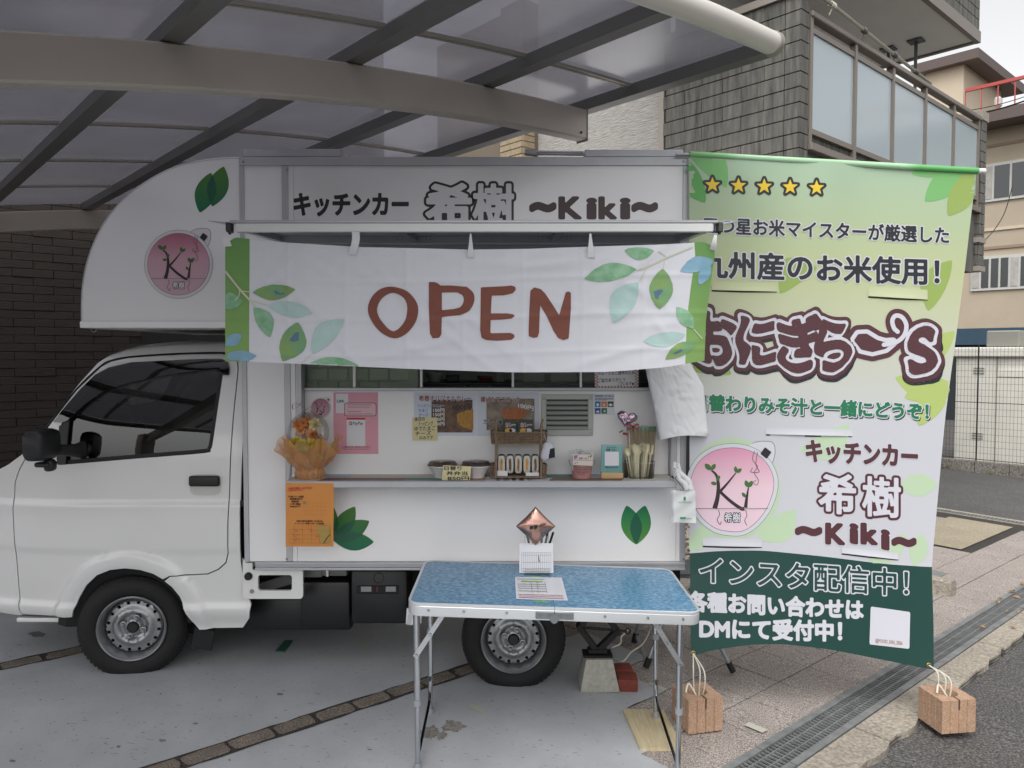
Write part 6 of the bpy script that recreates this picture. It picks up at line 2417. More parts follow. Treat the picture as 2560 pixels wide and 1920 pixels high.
# hanging tapes
m_tape = mat('cloth_tape', 'd8d8da', .8)
def tape(pts_top, pts_bot, twist=0.0):
    mb = MB()
    n_ = 10
    vs = []
    for i in range(n_ + 1):
        t = i / n_
        l = Vector(pts_top[0]) * (1 - t) + Vector(pts_bot[0]) * t
        r_ = Vector(pts_top[1]) * (1 - t) + Vector(pts_bot[1]) * t
        dx = twist * math.sin(math.pi * t * 1.3)
        yl = -.612 + (YN(l.x, l.y) - .006 + .612) * t - .02 * math.sin(math.pi * t)
        yr = -.606 + (YN(r_.x, r_.y) - .006 + .606) * t - .006 * math.sin(math.pi * t)
        vs += [P(l.x + dx, l.y, yl), P(r_.x + dx, r_.y, yr)]
    mb.add(vs, [(2 * i, 2 * i + 1, 2 * i + 3, 2 * i + 2) for i in range(n_)])
    mb.build('hanging_tape', m_tape, nor)
tape((q('zC', 1215, 290), q('zC', 1285, 292)), (q('zC', 1188, 500), q('zC', 1260, 507)), 3)
tape((q('yD', 255, 965), q('yD', 266, 965)), (q('yD', 232, 1170), q('yD', 292, 1172)))
tape((q('yD', 1272, 965), q('yD', 1286, 965)), (q('yD', 1253, 1170), q('yD', 1320, 1172)))
tape((q('zC', 10, 240), q('zC', 40, 245)), (q('zC', 35, 432), q('zC', 110, 425)))
tape((q('zD', 2160, 320), q('zD', 2185, 320)), (q('zD', 2115, 455), q('zD', 2178, 470)))
# ================================================================== FOLDING TABLE
TX0, TX1, TY0, TY1 = -.417, .756, -.80, -.18
TSL = math.atan(.0345)
TC = Vector(((TX0 + TX1) / 2, (TY0 + TY1) / 2, .70 - .0345 * (TX1 - TX0) / 2))
TM_ = Matrix.Translation(TC) @ Matrix.Rotation(TSL, 4, 'Y')
TW, TD = (TX1 - TX0) / 2, (TY1 - TY0) / 2
def tl_(x, y, z=0.0):
    return TM_ @ Vector((x, y, z))
def ztab(x):
    return TC.z - .0345 * (x - TC.x)
def rrect(w_, d_, r_, n_=7):
    out = []
    for cx, cy, a0 in ((w_ - r_, d_ - r_, 0), (-w_ + r_, d_ - r_, 90), (-w_ + r_, -d_ + r_, 180), (w_ - r_, -d_ + r_, 270)):
        for i in range(n_ + 1):
            a = R(a0 + 90 * i / n_)
            out.append((cx + r_ * math.cos(a), cy + r_ * math.sin(a)))
    return out
m_talu = mat('table_alu', 'b9bcbf', .28, .8, rvar=.05)
m_tband = mat('table_band', 'cdd0d2', .35, .35)
m_chrome = mat('table_tube', 'b7bbbf', .16, .95, rvar=.04, vscale=12)
def table_blue():
    m = bpy.data.materials.new('table_blue')
    m.use_nodes = True
    t = m.node_tree
    b = t.nodes['Principled BSDF']
    b.inputs['Roughness'].default_value = .28
    b.inputs['Specular IOR Level'].default_value = .35
    g = t.nodes.new('ShaderNodeNewGeometry')
    mp = t.nodes.new('ShaderNodeMapping')
    mp.inputs['Scale'].default_value = (60, 130, 60)
    t.links.new(g.outputs['Position'], mp.inputs[0])
    n = t.nodes.new('ShaderNodeTexNoise')
    n.inputs['Scale'].default_value = 1.0
    n.inputs['Detail'].default_value = 3
    t.links.new(mp.outputs[0], n.inputs['Vector'])
    r = t.nodes.new('ShaderNodeValToRGB')
    e = r.color_ramp.elements
    e[0].position, e[0].color = .36, (*rgb('326286'), 1)
    e[1].position, e[1].color = .66, (*rgb('86acc4'), 1)
    x = e.new(.5)
    x.color = (*rgb('5084a8'), 1)
    t.links.new(n.outputs['Fac'], r.inputs['Fac'])
    t.links.new(r.outputs['Color'], b.inputs['Base Color'])
    return m
tab = thing('folding_table', 'folding aluminium camping table with mottled blue top in front of the truck', 'table', (TC.x, TC.y, gz(TC.x)))
for sg in (-1, 1):
    pl = [p for p in rrect(TW - .008, TD - .008, .05)]
    half = [(max(p[0], .001) if sg > 0 else min(p[0], -.001), p[1]) for p in pl]
    mb = MB()
    mb.prism([tl_(x, y, -.004) for x, y in half], TM_.to_3x3() @ Vector((0, 0, .0035)))
    mb.build('table_top', table_blue() if sg < 0 else bpy.data.materials['table_blue'], tab, False)
    # rim: folded profile running round each leaf
    o_ = [p for p in rrect(TW, TD, .055)]
    if sg > 0:
        path = [p for p in o_ if p[0] > 0]
        path = [(0.0008, TD)] + sorted([p for p in path if p[1] > 0 and p[0] > TW - .056 or p[1] > 0], key=lambda p: (p[0] if p[1] > TD - .0551 else 9, -p[1]))
        path = [(0.0008, TD)] + [p for p in o_[0:8]][::-1] + [p for p in o_[24:32]][::-1] + [(0.0008, -TD)]
    else:
        path = [(-.0008, TD)] + [p for p in o_[8:16]] + [p for p in o_[16:24]] + [(-.0008, -TD)]
    prof = [(-.010, .0), (-.004, .004), (0, .0015), (.0, -.006), (-.003, -.009), (-.001, -.012), (-.001, -.046), (-.002, -.050), (-.016, -.050)]
    mb = MB()
    rings = []
    pv = [Vector(p) for p in path]
    for i, p in enumerate(pv):
        d = (pv[min(i + 1, len(pv) - 1)] - pv[max(i - 1, 0)]).normalized()
        nn = Vector((d.y, -d.x))
        if nn.dot(p) < 0:
            nn = -nn
        rings.append([tl_(p.x + nn.x * a, p.y + nn.y * a, b) for a, b in prof])
    mb.loft(rings, close=False)
    mb.build('rim', m_tband, tab, True, 30)
for x in (-.50, -.36, -.19, .20, .37, .51):
    mb = MB()
    mb.lathe([(0, .004), (.004, .0035), (.006, 0)], 10, TM_ @ Matrix.Translation((x, -TD - .0005, -.026)) @ RX(90))
    mb.build('rivet', m_chrome, tab)
# latch in the middle of the front edge
for sg in (-1, 1):
    mb = MB()
    mb.rbox((.001 if sg > 0 else -.075, -TD - .006, -.042), (.075 if sg > 0 else -.001, -TD - .0012, -.013), .002, 1, TM_)
    for x in (.022, .055):
        mb.lathe([(0, .004), (.004, .0035), (.006, 0)], 10, TM_ @ Matrix.Translation((sg * x, -TD - .006, -.027)) @ RX(90))
    mb.build('latch_plate', mat('latch_steel', '8b8f92', .35, .85), tab)
mb = MB()
mb.prism([tl_(x, -TD - .0085, z) for x, z in ((-.024, -.035), (0, -.018), (.026, -.034), (.008, -.056), (-.002, -.060), (-.012, -.054))], TM_.to_3x3() @ Vector((0, .002, 0)))
mb.build('latch_hook', mat('latch_steel', '8b8f92', .35, .85), tab)
# legs
def leg(px_top, px_bot, x, yt, yb, zoff=0.0, collar=.5):
    a = Vector((x, yt, ztab(x) - .03))
    b = Vector((x, yb, gz(x) + zoff))
    m_ = a + (b - a) * collar
    mb = MB()
    mb.tube([a, m_], .0135, 14)
    l = mb.build('leg', m_chrome, tab)
    mb = MB()
    mb.tube([m_ - (b - a) * .02, b + Vector((0, 0, .012))], .0110, 14)
    mb.build('inner_tube', m_chrome, l)
    mb = MB()
    mb.tube([m_ - (b - a).normalized() * .012, m_ + (b - a).normalized() * .012], .0165, 14)
    mb.build('collar', mat('collar_grey', '8c9093', .5), l)
    mb = MB()
    mb.tube([b, b + (a - b).normalized() * .028], .0145, 12)
    mb.build('foot_cap', mat('collar_grey', '8c9093', .5), l)
    for f in (.80, .93):
        c = a + (b - a) * f
        mb = MB()
        mb.lathe([(0, .0005), (.003, .0005), (.0032, -.001)], 8, Matrix.Translation(c + Vector((0, -.0112, 0))) @ RX(90))
        mb.build('push_button', m_chrome, l)
    return a, b
BZ = .019
for x, zo in ((-.383, 0.0), (.675, BZ)):
    a1, b1 = leg(0, 0, x, -.765, -.745, 0.0 if x < 0 else 0.0, .58)
    a2, b2 = leg(0, 0, x + (.0 if x < 0 else -.0), -.235, -.27, zo, .42)
    # bent bar that joins the feet
    s0, s1_ = b2 + Vector((0, 0, .13)), b1 + Vector((0, 0, .045))
    mb = MB()
    pts = smoothline([s0 + Vector((0, .0, .05)), s0, s0 + Vector((0, -.05, -.05)), s0 * .5 + s1_ * .5 + Vector((0, 0, -.025)), s1_], 6)
    mb.tube(pts, .0065, 10)
    mb.build('foot_bar', mat('bar_chrome', '6d7073', .12, 1.0), tab)
    # flat folding brace on the front leg
    inn = .11 if x < 0 else -.11
    c1 = a1 + (b1 - a1) * .28 + Vector((0, -.015, 0))
    c2 = Vector((x + inn, a1.y - .012, ztab(x + inn) - .045))
    d = (c2 - c1).normalized()
    nn = d.cross(Vector((0, 1, 0)))
    mb = MB()
    mb.prism([c1 + nn * .010 - d * .01, c2 + nn * .010 + d * .01, c2 - nn * .010 + d * .01, c1 - nn * .010 - d * .01], (0, .003, 0))
    mb.build('brace', m_talu, tab, False)
    for c in (c1, (c1 + c2) / 2, c2):
        mb = MB()
        mb.lathe([(0, .004), (.005, .003), (.007, 0)], 10, Matrix.Translation(c) @ RX(90))
        mb.build('brace_rivet', m_chrome, tab)
    c1 = a2 + (b2 - a2) * .3
    c2 = Vector((x + inn, a2.y, ztab(x + inn) - .045))
    mb = MB()
    mb.tube([c1, c2], .007, 8)
    mb.build('rear_brace', m_talu, tab)
# pine board under the table's feet
m_pine = mat('pine_board', 'c6b898', .6, color2='b0a07f', vscale=18, stretch=(5, .5, 1), detail=3)
bd = [gp('yA', *p, .018) for p in ((730, 1137), (1090, 1145), (1262, 1478), (882, 1482))]
mb = MB()
mb.prism(bd, (0, 0, -.0165))
o = mb.build('pine_board', m_pine, None, False)
tag(o, 'pale pine board lying under the rear foot of the table', 'board')

# ---- papers and display on the table
m_paper = mat('paper_white', 'd8d8dc', .7)
m_lam = mat('laminate', 'd3d3da', .15, coat=.5)
def ontab(px, py, off=.002):
    """point on the table top under a photo pixel"""
    d = ray(px, py)
    n_ = TM_.to_3x3() @ Vector((0, 0, 1))
    t = (TC - CAM).dot(n_) / d.dot(n_)
    return CAM + d * t + n_ * off
def stab(x, y, off):
    return ontab(x, y, .0015 + off)
sheet = [q('yE', *p) for p in ((192, 1052), (800, 1060), (880, 1358), (210, 1335))]
mb = MB()
mb.prism([ontab(*p, .0005) for p in sheet], (0, 0, .0010))
ls = mb.build('laminated_sheet', m_lam, None, False)
tag(ls, 'laminated handwritten sheet lying flat on the blue table', 'sheet')
def par(k, quad, u, v):
    a, b, c, d = [Vector(q(k, *p)) for p in quad]
    return tuple((a * (1 - u) + b * u) * (1 - v) + (d * (1 - u) + c * u) * v)
SQ = ((192, 1052), (800, 1060), (880, 1358), (210, 1335))
mk = lambda u0, v0, u1, v1, m_, nm='writing_line', wd=1.0: strokes([[par('yE', SQ, u0 + (u1 - u0) * i / 8, v0 + (v1 - v0) * i / 8 + (.006 * math.sin(i * 2.3))) for i in range(9)]], wd, stab, m_, ls, nm, base=.001)
m_pen = mat('pen_grey', '6f6f76', .7)
m_penr = mat('pen_red', 'a5404a', .7)
mk(.12, .20, .58, .20, mat('marker_green', '86b84a', .6), 'marker_stroke', 3.2)
for v, m_ in ((.10, m_pen), (.33, m_pen), (.42, m_pen), (.52, m_pen), (.64, m_pen), (.80, m_penr), (.87, m_penr), (.94, m_penr)):
    mk(.05, v, .93 if m_ is m_penr else .62, v, m_)
for u in (.33, .45, .62):
    strokes([[par('yE', SQ, u, .2), par('yE', SQ, u, .72)]], .8, stab, m_pen, ls, 'writing_line', base=.0012)
for k2, (x0, y0, x1, y1) in enumerate(((410, 1043, 545, 1053), (445, 1362, 625, 1380))):
    mb = MB()
    pl = [q('yE', *p) for p in ((x0, y0), (x1, y0), (x1, y1), (x0, y1))]
    mb.prism([ontab(*p, .0005) for p in pl], (0, 0, .0004))
    o = mb.build('green_tape', mat('tape_green', '6fae4b', .6), None, False)
    tag(o, 'strip of green tape behind the laminated sheet' if k2 == 0 else 'strip of green tape in front of the laminated sheet', 'tape')
# easel with order slips
b0 = ontab(*q('yE', 470, 1010))
hold = thing('slip_holder', 'clear holder with a pad of ruled order slips on the table', 'paper holder', b0)
YS = b0.y
sl0, sl1 = P(*q('yE', 250, 1000), YS), P(*q('yE', 695, 655), YS)
dlean = .06
for i in range(4):
    mb = MB()
    o_ = .004 * i
    mb.rbox((sl0.x + .001 * (i % 2), 0, 0), (sl1.x - .001 * ((i + 1) % 2), .003, sl1.z - sl0.z + .008 - .003 * (3 - i)), .001, 1, Matrix.Translation((0, YS + o_, sl0.z)) @ RX(-14))
    mb.build('slip', m_paper, hold, False)
lean = math.tan(R(14))
def sslip(x, y, off):
    p = P(x, y, YS)
    yy = YS + (p.z - sl0.z) * lean
    return P(x, y, yy - .001 - off)
lines = [[q('yE', 280, y), q('yE', 660, y)] for y in (735, 768, 860, 940, 978)] + [[q('yE', x, 735), q('yE', x, 980)] for x in np.linspace(280, 660, 15)]
strokes(lines, .5, sslip, m_pen, hold, 'ruling')
strokes([[q('yE', 500, 775), q('yE', 503, 820), q('yE', 512, 858)]], 2.2, sslip, m_k, hold, 'pen_mark')
mb = MB()
mb.rbox((sl0.x + .02, YS - .02, b0.z), (sl1.x - .02, YS + .06, b0.z + .003), .001, 1)
mb.rbox((sl0.x + .025, 0, 0), (sl1.x - .02, .002, .16), .001, 1, Matrix.Translation((0, YS + .022, b0.z + .003)) @ RX(-14))
mb.rbox((sl0.x + .025, YS - .018, b0.z + .003), (sl1.x - .02, YS - .016, b0.z + .025), .0008, 1)
mb.build('acrylic_stand', glass_mat('acrylic', (.93, .95, .95), .9), hold)
# pens in a cup behind it
pc = P(*q('yE', 580, 640), YS + .08)
pt = thing('pen_cup', 'black pens standing behind the order slips', 'pens', (pc.x, YS + .08, b0.z))
mb = MB()
mb.lathe([(.0, .002), (.028, .002), (.03, 0), (.032, .09), (.030, .09), (.027, .004)], 20, T(pc.x - .03, YS + .10, ztab(pc.x) + .001))
mb.build('cup', m_plast, pt)
for i in range(6):
    a = -.25 + .11 * i
    mb = MB()
    base_ = Vector((pc.x - .045 + .007 * i, YS + .10, ztab(pc.x) + .01))
    mb.tube([base_, base_ + Vector((math.sin(a) * .17, -.01, math.cos(a) * .17))], .0055, 8)
    mb.build('pen', m_plast, pt)
# rose-gold diamond balloon on a stick
bc = P(*q('yE', 462, 392), YS + .04)
bal = thing('diamond_balloon', 'rose gold foil balloon in diamond shape above the order slips', 'balloon', (bc.x, bc.y, ztab(bc.x)))
hw = 50 / 1900 * (bc.y - CAM.y)
brn = random.Random(4)
wr = [(brn.uniform(0, 6.28), brn.uniform(.5, 1)) for _ in range(20)]
def bal_pt(u, v, side):
    # square pillow stood on its corner
    x, z = (u - v) , (u + v - 1)
    X, Zz = x * hw, z * hw
    e = min(u, 1 - u, v, 1 - v) * 2
    th = .032 * max(0, 16 * u * (1 - u) * v * (1 - v)) ** .42 * (1 + .02 * math.sin(19 * u + 2) * math.sin(17 * v))
    pin = .045 * (1 - e) * (1 - abs(2 * (u if min(u, 1 - u) > min(v, 1 - v) else v) - 1))
    X *= 1 - pin * .9
    Zz *= 1 - pin * .9
    cr = .0025 * math.sin(60 * (u - v) + 3 * math.sin(9 * (u + v))) * max(0, 1 - e * 3.0)
    return Vector((bc.x + X, bc.y + side * (th + cr), bc.z + Zz))
mb = MB()
for sd in (-1, 1):
    mb.grid(lambda a, b, sd=sd: bal_pt(a, b, sd), 36, 36)
mb.build('foil', mat('rose_gold', 'c39a8c', .24, .95), bal, True, 70)
mb = MB()
mb.tube([Vector((bc.x, bc.y + .01, bc.z - hw)), Vector((bc.x + .005, bc.y + .02, ztab(bc.x)))], .003, 6)
mb.build('stick', m_whitev, bal)
sbal = lambda x, y, off: P(x, y, bc.y - .036 - off)
lettering('希樹', q('yE', 380, 440), q('yE', 488, 418), 11, sbal, [(.03, m_k)], bal, cell=.06, base=.0)
lettering('~Kiki', q('yE', 500, 412), q('yE', 600, 370), 10, sbal, [(.02, m_k)], bal, cell=.06, base=.0)

# ================================================================== UNDER THE TABLE
# concrete footing block carrying the jack
m_cb = speckle('footing_concrete', 'a5a398', '9c9a90', 'aeaca2', 50, .85, .25, .1, 6)
cx, cy = .445, .10
z0 = gz(cx)
mb = MB()
def quad(hw_, z):
    return [Vector((cx + a * hw_, cy + b * hw_, z)) for a, b in ((-1, -1), (1, -1), (1, 1), (-1, 1))]
rg = [quad(.097, z0 + .007), quad(.098, z0 + .012), quad(.068, z0 + .155), quad(.064, z0 + .159)]
mb.loft(rg, cap=True)
o = mb.build('footing_block', m_cb)
tag(o, 'grey tapered concrete footing block under the black jack', 'concrete block')
# scissor jack
jk = thing('scissor_jack', 'black scissor jack between concrete block and truck frame', 'jack', (cx, cy, z0 + .16))
m_jk = mat('jack_black', '1a1a1c', .5, .3)
jb = Vector((cx - .005, cy, z0 + .172))
jl, jr = Vector((cx - .098, cy, z0 + .295)), Vector((cx + .098, cy, z0 + .275))
jt = Vector((cx - .005, cy, z0 + .42))
mb = MB()
mb.prism([jb + Vector((a, b, -.012)) for a, b in ((-.075, -.045), (.075, -.045), (.075, .045), (-.075, .045))], (0, 0, .012))
mb.rbox((-.05, -.03, -.0), (.05, .03, .025), .006, 1, Matrix.Translation(jb))
mb.build('base', m_jk, jk)
for a, b in ((jb, jl), (jb, jr), (jl, jt), (jr, jt)):
    d = (b - a).normalized()
    nn = d.cross(Vector((0, 1, 0)))
    for yy in (-.022, .016):
        mb = MB()
        mb.prism([a + nn * .014 + Vector((0, yy, .01)), b + nn * .014 + Vector((0, yy, .01)), b - nn * .014 + Vector((0, yy, .01)), a - nn * .014 + Vector((0, yy, .01))], (0, .006, 0))
        mb.build('arm', m_jk, jk, False)
for c in (jl, jr):
    mb = MB()
    mb.tube([c + Vector((0, -.03, .01)), c + Vector((0, .03, .01))], .016, 12)
    mb.build('trunnion', m_jk, jk)
mb = MB()
mb.tube([jl + Vector((-.01, 0, .01)), jr + Vector((.05, 0, .008))], .007, 8)
mb.tube([jr + Vector((.055 + .014 * math.cos(a), 0, .008 + .014 * math.sin(a))) for a in np.linspace(0, 6.283, 15)], .004, 6, cap=False)
mb.build('screw_rod', m_jk, jk)
mb = MB()
mb.rbox((-.04, -.03, 0), (.04, .03, .03), .005, 1, Matrix.Translation(jt))
mb.build('head', m_jk, jk)
# two red bricks
m_rb = mat('red_brick', '7c3a2d', .8, var=.15, vscale=24, bump=.35, bscale=70)
for i, (x0, y0, w_, d_, h_, rz) in enumerate(((.588, .015, .100, .10, .062, -3), (.590, .135, .092, .10, .060, 4))):
    mb = MB()
    mb.rbox((-w_ / 2, 0, 0), (w_ / 2, d_, h_), .004, 2, Matrix.Translation((x0, y0, gz(x0) + .0065)) @ RZ(rz))
    o = mb.build('red_brick', m_rb)
    tag(o, ('front one of two red bricks beside the concrete footing block', 'rear one of two red bricks, touching the footing block')[i], 'brick')
# folding step with grey legs and black feet, behind the table
m_sl = mat('stand_alu', '9a9da1', .4, .6)
stp = thing('folding_stand', 'folded grey metal stand with black rubber feet behind the table', 'stand', gp('yA', 940, 720))
def gpt(x, y, dz): return gp('yA', x, y, dz)
fA, fB, fC = gpt(835, 520, .03), gpt(945, 740, .03), gpt(1690, 780, .03)
tp1 = Vector((fA.x + .10, fA.y - .02, .42))
tp2 = Vector((fB.x + .18, fB.y + .05, .45))
tp3 = Vector((fC.x - .22, fC.y + .05, .40))
for nm, pts in (('leg', [fA, tp1]), ('leg', [fB, tp2]), ('leg', [fC, tp3]), ('cross_bar', [fA + Vector((.01, 0, .02)), fB + Vector((0, 0, .01))])):
    mb = MB()
    mb.tube(pts, .011, 10)
    mb.build(nm, m_sl, stp)
mb = MB()
mb.rbox((-.02, -.15, -.015), (.32, .15, .015), .008, 2, Matrix.Translation(tp1))
mb.build('step_plate', m_sl, stp)
for f, tp in ((fA, tp1), (fB, tp2), (fC, tp3)):
    d = (tp - f).normalized()
    mb = MB()
    mb.tube([f - d * .02, f + d * .035], .017, 10)
    mb.build('rubber_foot', m_rub, stp)
# white cables
m_cbl = mat('cable_cream', 'c9c4b4', .6)
def cable(pts, label, r_=.0045):
    mb = MB()
    mb.tube(smoothline(pts, 8), r_, 8)
    o = mb.build('power_cable', m_cbl)
    tag(o, label, 'cable')
cable([gpt(670, 735, .04) + Vector((0, .06, 0)), gpt(735, 715, .05), gpt(800, 640, .06), gpt(900, 570, .08), gpt(950, 490, .12), gpt(985, 400, .18), Vector((gpt(985, 400, .18).x + .03, .15, .45))], 'cream cable looping from the red bricks up behind the table')
cable([jr + Vector((.06, .04, .0)), jr + Vector((.05, .05, -.02)), jr + Vector((.03, .05, -.04)), jr + Vector((.025, .06, -.08)), jr + Vector((-.02, .05, -.098))], 'short cream cable curling beside the jack')
cable([Vector((cx - .02, .2, z0 + .33)), Vector((cx + .03, .2, z0 + .315)), Vector((cx + .08, .2, z0 + .34)), Vector((cx + .12, .25, z0 + .37))], 'cream cable behind the jack under the truck')
# ribbed garden blocks weighing the banner
def garden_block(corner, px_right, label, nm):
    B_ = Vector(corner)
    C_ = Vector(px_right)
    ex = (C_ - B_)
    ex.z = 0
    ex = ex.normalized()
    ey = Vector((-ex.y, ex.x, 0))
    W_, D_, H_ = .172, .165, .155
    z0 = gz(B_.x) + .004
    org = Vector((B_.x, B_.y, z0))
    # outline with shallow grooves in every face
    def side(n_groove, L):
        pts = []
        for i in range(n_groove):
            c = L * (i + 1) / (n_groove + 1)
            pts += [(c - .004, 0), (c, .006), (c + .004, 0)]
        return pts
    ol = [(0, 0)] + [(a, b) for a, b in side(3, W_)] + [(W_, 0)] + [(W_ - b, a) for a, b in side(3, D_)] + [(W_, D_)] + [(W_ - a, D_ - b) for a, b in side(3, W_)] + [(0, D_)] + [(b, D_ - a) for a, b in side(3, D_)]
    wv = lambda a, b, z: org + ex * a + ey * b + Vector((0, 0, z))
    hole = [(W_ / 2 + .046 * math.cos(t), D_ / 2 + .046 * math.sin(t)) for t in np.linspace(0, 6.283, 29)[:-1]]
    rv, rf = cdt_panel(ol, [hole], .05)
    root = thing('garden_block', label, 'block', org, 'ribbed garden blocks weighing down the tall banner')
    mb = MB()
    mb.add([wv(p.x, p.y, H_) for p in rv], rf)
    mb.loft([[wv(a, b, 0) for a, b in ol], [wv(a, b, H_) for a, b in ol]])
    mb.loft([[wv(a, b, H_) for a, b in hole], [wv((a - W_ / 2) * .8 + W_ / 2, (b - D_ / 2) * .8 + D_ / 2, H_ - .05) for a, b in hole]])
    mb.add([wv((a - W_ / 2) * .8 + W_ / 2, (b - D_ / 2) * .8 + D_ / 2, H_ - .05) for a, b in hole], [tuple(range(28))])
    mb.build('block_body', m_block, root, True, 20)
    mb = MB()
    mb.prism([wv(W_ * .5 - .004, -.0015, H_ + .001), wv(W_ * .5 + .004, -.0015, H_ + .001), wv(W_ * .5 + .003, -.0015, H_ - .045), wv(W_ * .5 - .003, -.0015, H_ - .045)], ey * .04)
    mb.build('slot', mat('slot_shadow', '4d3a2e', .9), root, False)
    return wv(W_ / 2, D_ / 2, H_ - .03), wv(0, D_ / 2, H_)
h1, l1 = garden_block(gp('z9', 150, 1460), gp('z9', 342, 1440), 'ribbed tan garden block behind the table leg, tied to the banner', 1)
h2, l2 = garden_block(gp('yB', 150, 1492), gp('yB', 337, 1484), 'ribbed tan garden block on the asphalt kerb, tied to the banner corner', 2)
m_rope = mat('white_rope', 'd3cfc0', .85, bump=.3, bscale=300)
for g, h, l, lb in ((SB(1733, 1633, .004), h1, l1, 'white rope tying the banner to the block behind the table leg'), (SB(2322, 1663, .004), h2, l2, 'white rope tying the banner to the block by the kerb')):
    rp = thing('tie_rope', lb, 'rope', h)
    for i, dx in enumerate((-.008, .006, .016)):
        mb = MB()
        mid = (g + h) / 2 + Vector((dx, -.03 - .01 * i, -.01 * i))
        mb.tube(smoothline([g, mid + Vector((dx, 0, .05)), mid + Vector((dx * .5, 0, -.06)), h + Vector((dx * .4, -.02, .01))], 6), .0032, 7)
        mb.build('strand', m_rope, rp)
    mb = MB()
    mb.tube([h + Vector((.012 * math.cos(a), .012 * math.sin(a) - .02, .004 + .003 * math.sin(3 * a))) for a in np.linspace(0, 12, 30)], .0055, 7)
    mb.tube(smoothline([h + Vector((-.01, -.02, .02)), (h + l) / 2 + Vector((0, 0, .055)), l + Vector((.02, -.02, .012))], 6), .004, 7)
    mb.build('knot', m_rope, rp)
# strips of tape stuck to the ground
m_gt = mat('ground_tape', 'b3b2a4', .7)
for k, quad_, lb in (('z8', ((663, 1285), (695, 1263), (787, 1302), (745, 1322)), 'pale tape strip on the painted ground in front of the rear wheel'),
                     ('z8', ((288, 1063), (318, 1052), (392, 1083), (355, 1098)), 'pale tape strip on the ground beside the left table leg'),
                     ('yC', ((1225, 838), (1285, 820), (1366, 862), (1308, 886)), 'pale tape strip on the shaded ground below the battery cover'),
                     ('yA', ((945, 915), (980, 902), (1120, 960), (1085, 980)), 'pale tape strip across the paint edge beside the garden block'),
                     ('z9', ((492, 1395), (520, 1376), (637, 1424), (605, 1443)), 'pale tape strip on the granite slabs by the grating')):
    mb = MB()
    mb.prism([gp(k, *p, .0085) for p in quad_], (0, 0, .0008))
    o = mb.build('tape_strip', m_gt, None, False)
    tag(o, lb, 'tape', 'tape strips stuck on the ground')
mb = MB()
mb.prism([gp('yC', *p, .008) for p in ((472, 922), (560, 925), (632, 822), (560, 822))], (0, 0, .006))
o = mb.build('dropped_ruler', mat('green_plastic', '2f5a48', .5), None, False)
tag(o, 'flat dark green strip lying in the shade under the truck', 'strip')
# ================================================================== THINGS ON THE HATCH
YP = .05                                      # face of the recessed panel
SZc = SZ + .0005                              # counter top
def poster(k, x0, y0, x1, y1, hexc, label, cat='poster', Y=YP, rough=.6, name='poster', group=None, tiltz=0):
    a, b = P(*q(k, x0, y1), Y), P(*q(k, x1, y0), Y)
    mb = MB()
    mb.box((a.x, Y - .0012, a.z), (b.x, Y - .0002, b.z))
    o = mb.build(name, hexc if not isinstance(hexc, str) else mat('paper_' + hexc, hexc, rough), None, False)
    tag(o, label, cat, group)
    return o
def sf(Y): return lambda x, y, off: P(x, y, Y - .0013 - off)
FPo = sf(YP)
def rectp(k, x0, y0, x1, y1, m_, par, surf, base=.0004, r=0, name='print'):
    pts = [q(k, x0, y0), q(k, x1, y0), q(k, x1, y1), q(k, x0, y1)]
    if r:
        return shape_print([q(k, x0 + r, y0 + r), q(k, x1 - r, y0 + r), q(k, x1 - r, y1 - r), q(k, x0 + r, y1 - r)], surf, [(r / ZO[k][2], m_)], par, name, base=base, cell=max(abs(x1 - x0), abs(y1 - y0)) / ZO[k][2] / 24)
    mb = MB()
    mb.add([surf(*p, base) for p in pts], [(0, 1, 2, 3)])
    return mb.build(name, m_, par, False)
def ltr(text, k, a, b, h, m_, par, surf, grow=.02, base=.0008, cell=.055, layers=None):
    return lettering(text, q(k, *a), q(k, *b), h / ZO[k][2], surf, layers or [(grow, m_)], par, base=base, cell=cell)
m_pw = mat('print_white', 'd9d8dc', .6)
m_pk = mat('print_black', '2a2a2e', .6)
m_pr = mat('print_red', 'b3343c', .6)
# small round logo sticker
st = thing('logo_sticker', 'small round pink logo sticker on the panel above the bouquet', 'sticker', P(*q('z5', 375, 700), YP))
m_pink2 = print_grad('logo_pink_small', [(0, 'c4a6b0'), (.5, 'bf95a4'), (1, 'a5607c')], 'Z', P(0, 1045, YP).z, P(0, 995, YP).z, .4)
logo(*q('z5', 376, 626), 86 / 3.687, flat(YP - .0008), st, m_pink2, m_pw, False, True)
# pink payment poster
pp = poster('z5', 497, 482, 903, 1050, 'd89aa8', 'pink payment poster with white card and speech bubble')
rectp('z5', 515, 495, 628, 675, m_pw, pp, FPo)
ltr('2,800', 'z5', (522, 575), (590, 575), 34, m_pk, pp, FPo)
rectp('z5', 592, 578, 888, 702, m_pk, pp, FPo, .0008, 18)
rectp('z5', 597, 583, 883, 697, mat('bubble_pink', 'ddb3bc', .6), pp, FPo, .0014, 16)
for y, w_ in ((598, 840), (618, 830), (660, 750), (682, 855)):
    strokes([[q('z5', 625, y), q('z5', w_, y)]], 1.3, FPo, mat('print_grey', '7a7078', .6), pp, 'text_line', base=.0022)
rectp('z5', 614, 717, 786, 735, m_pr, pp, FPo, .0008)
rectp('z5', 614, 735, 786, 978, m_pw, pp, FPo, .0008)
rectp('z5', 636, 752, 664, 784, m_pr, pp, FPo, .0012, 4)
ltr('P', 'z5', (642, 780), (658, 780), 28, m_pw, pp, FPo, base=.0024)
ltr('PayPay', 'z5', (672, 780), (766, 780), 40, m_pk, pp, FPo, grow=.01, base=.0014)
ltr('〜ご協力いただき、ありがとうございます〜', 'z5', (572, 992), (838, 992), 17, m_pk, pp, FPo, cell=.09)
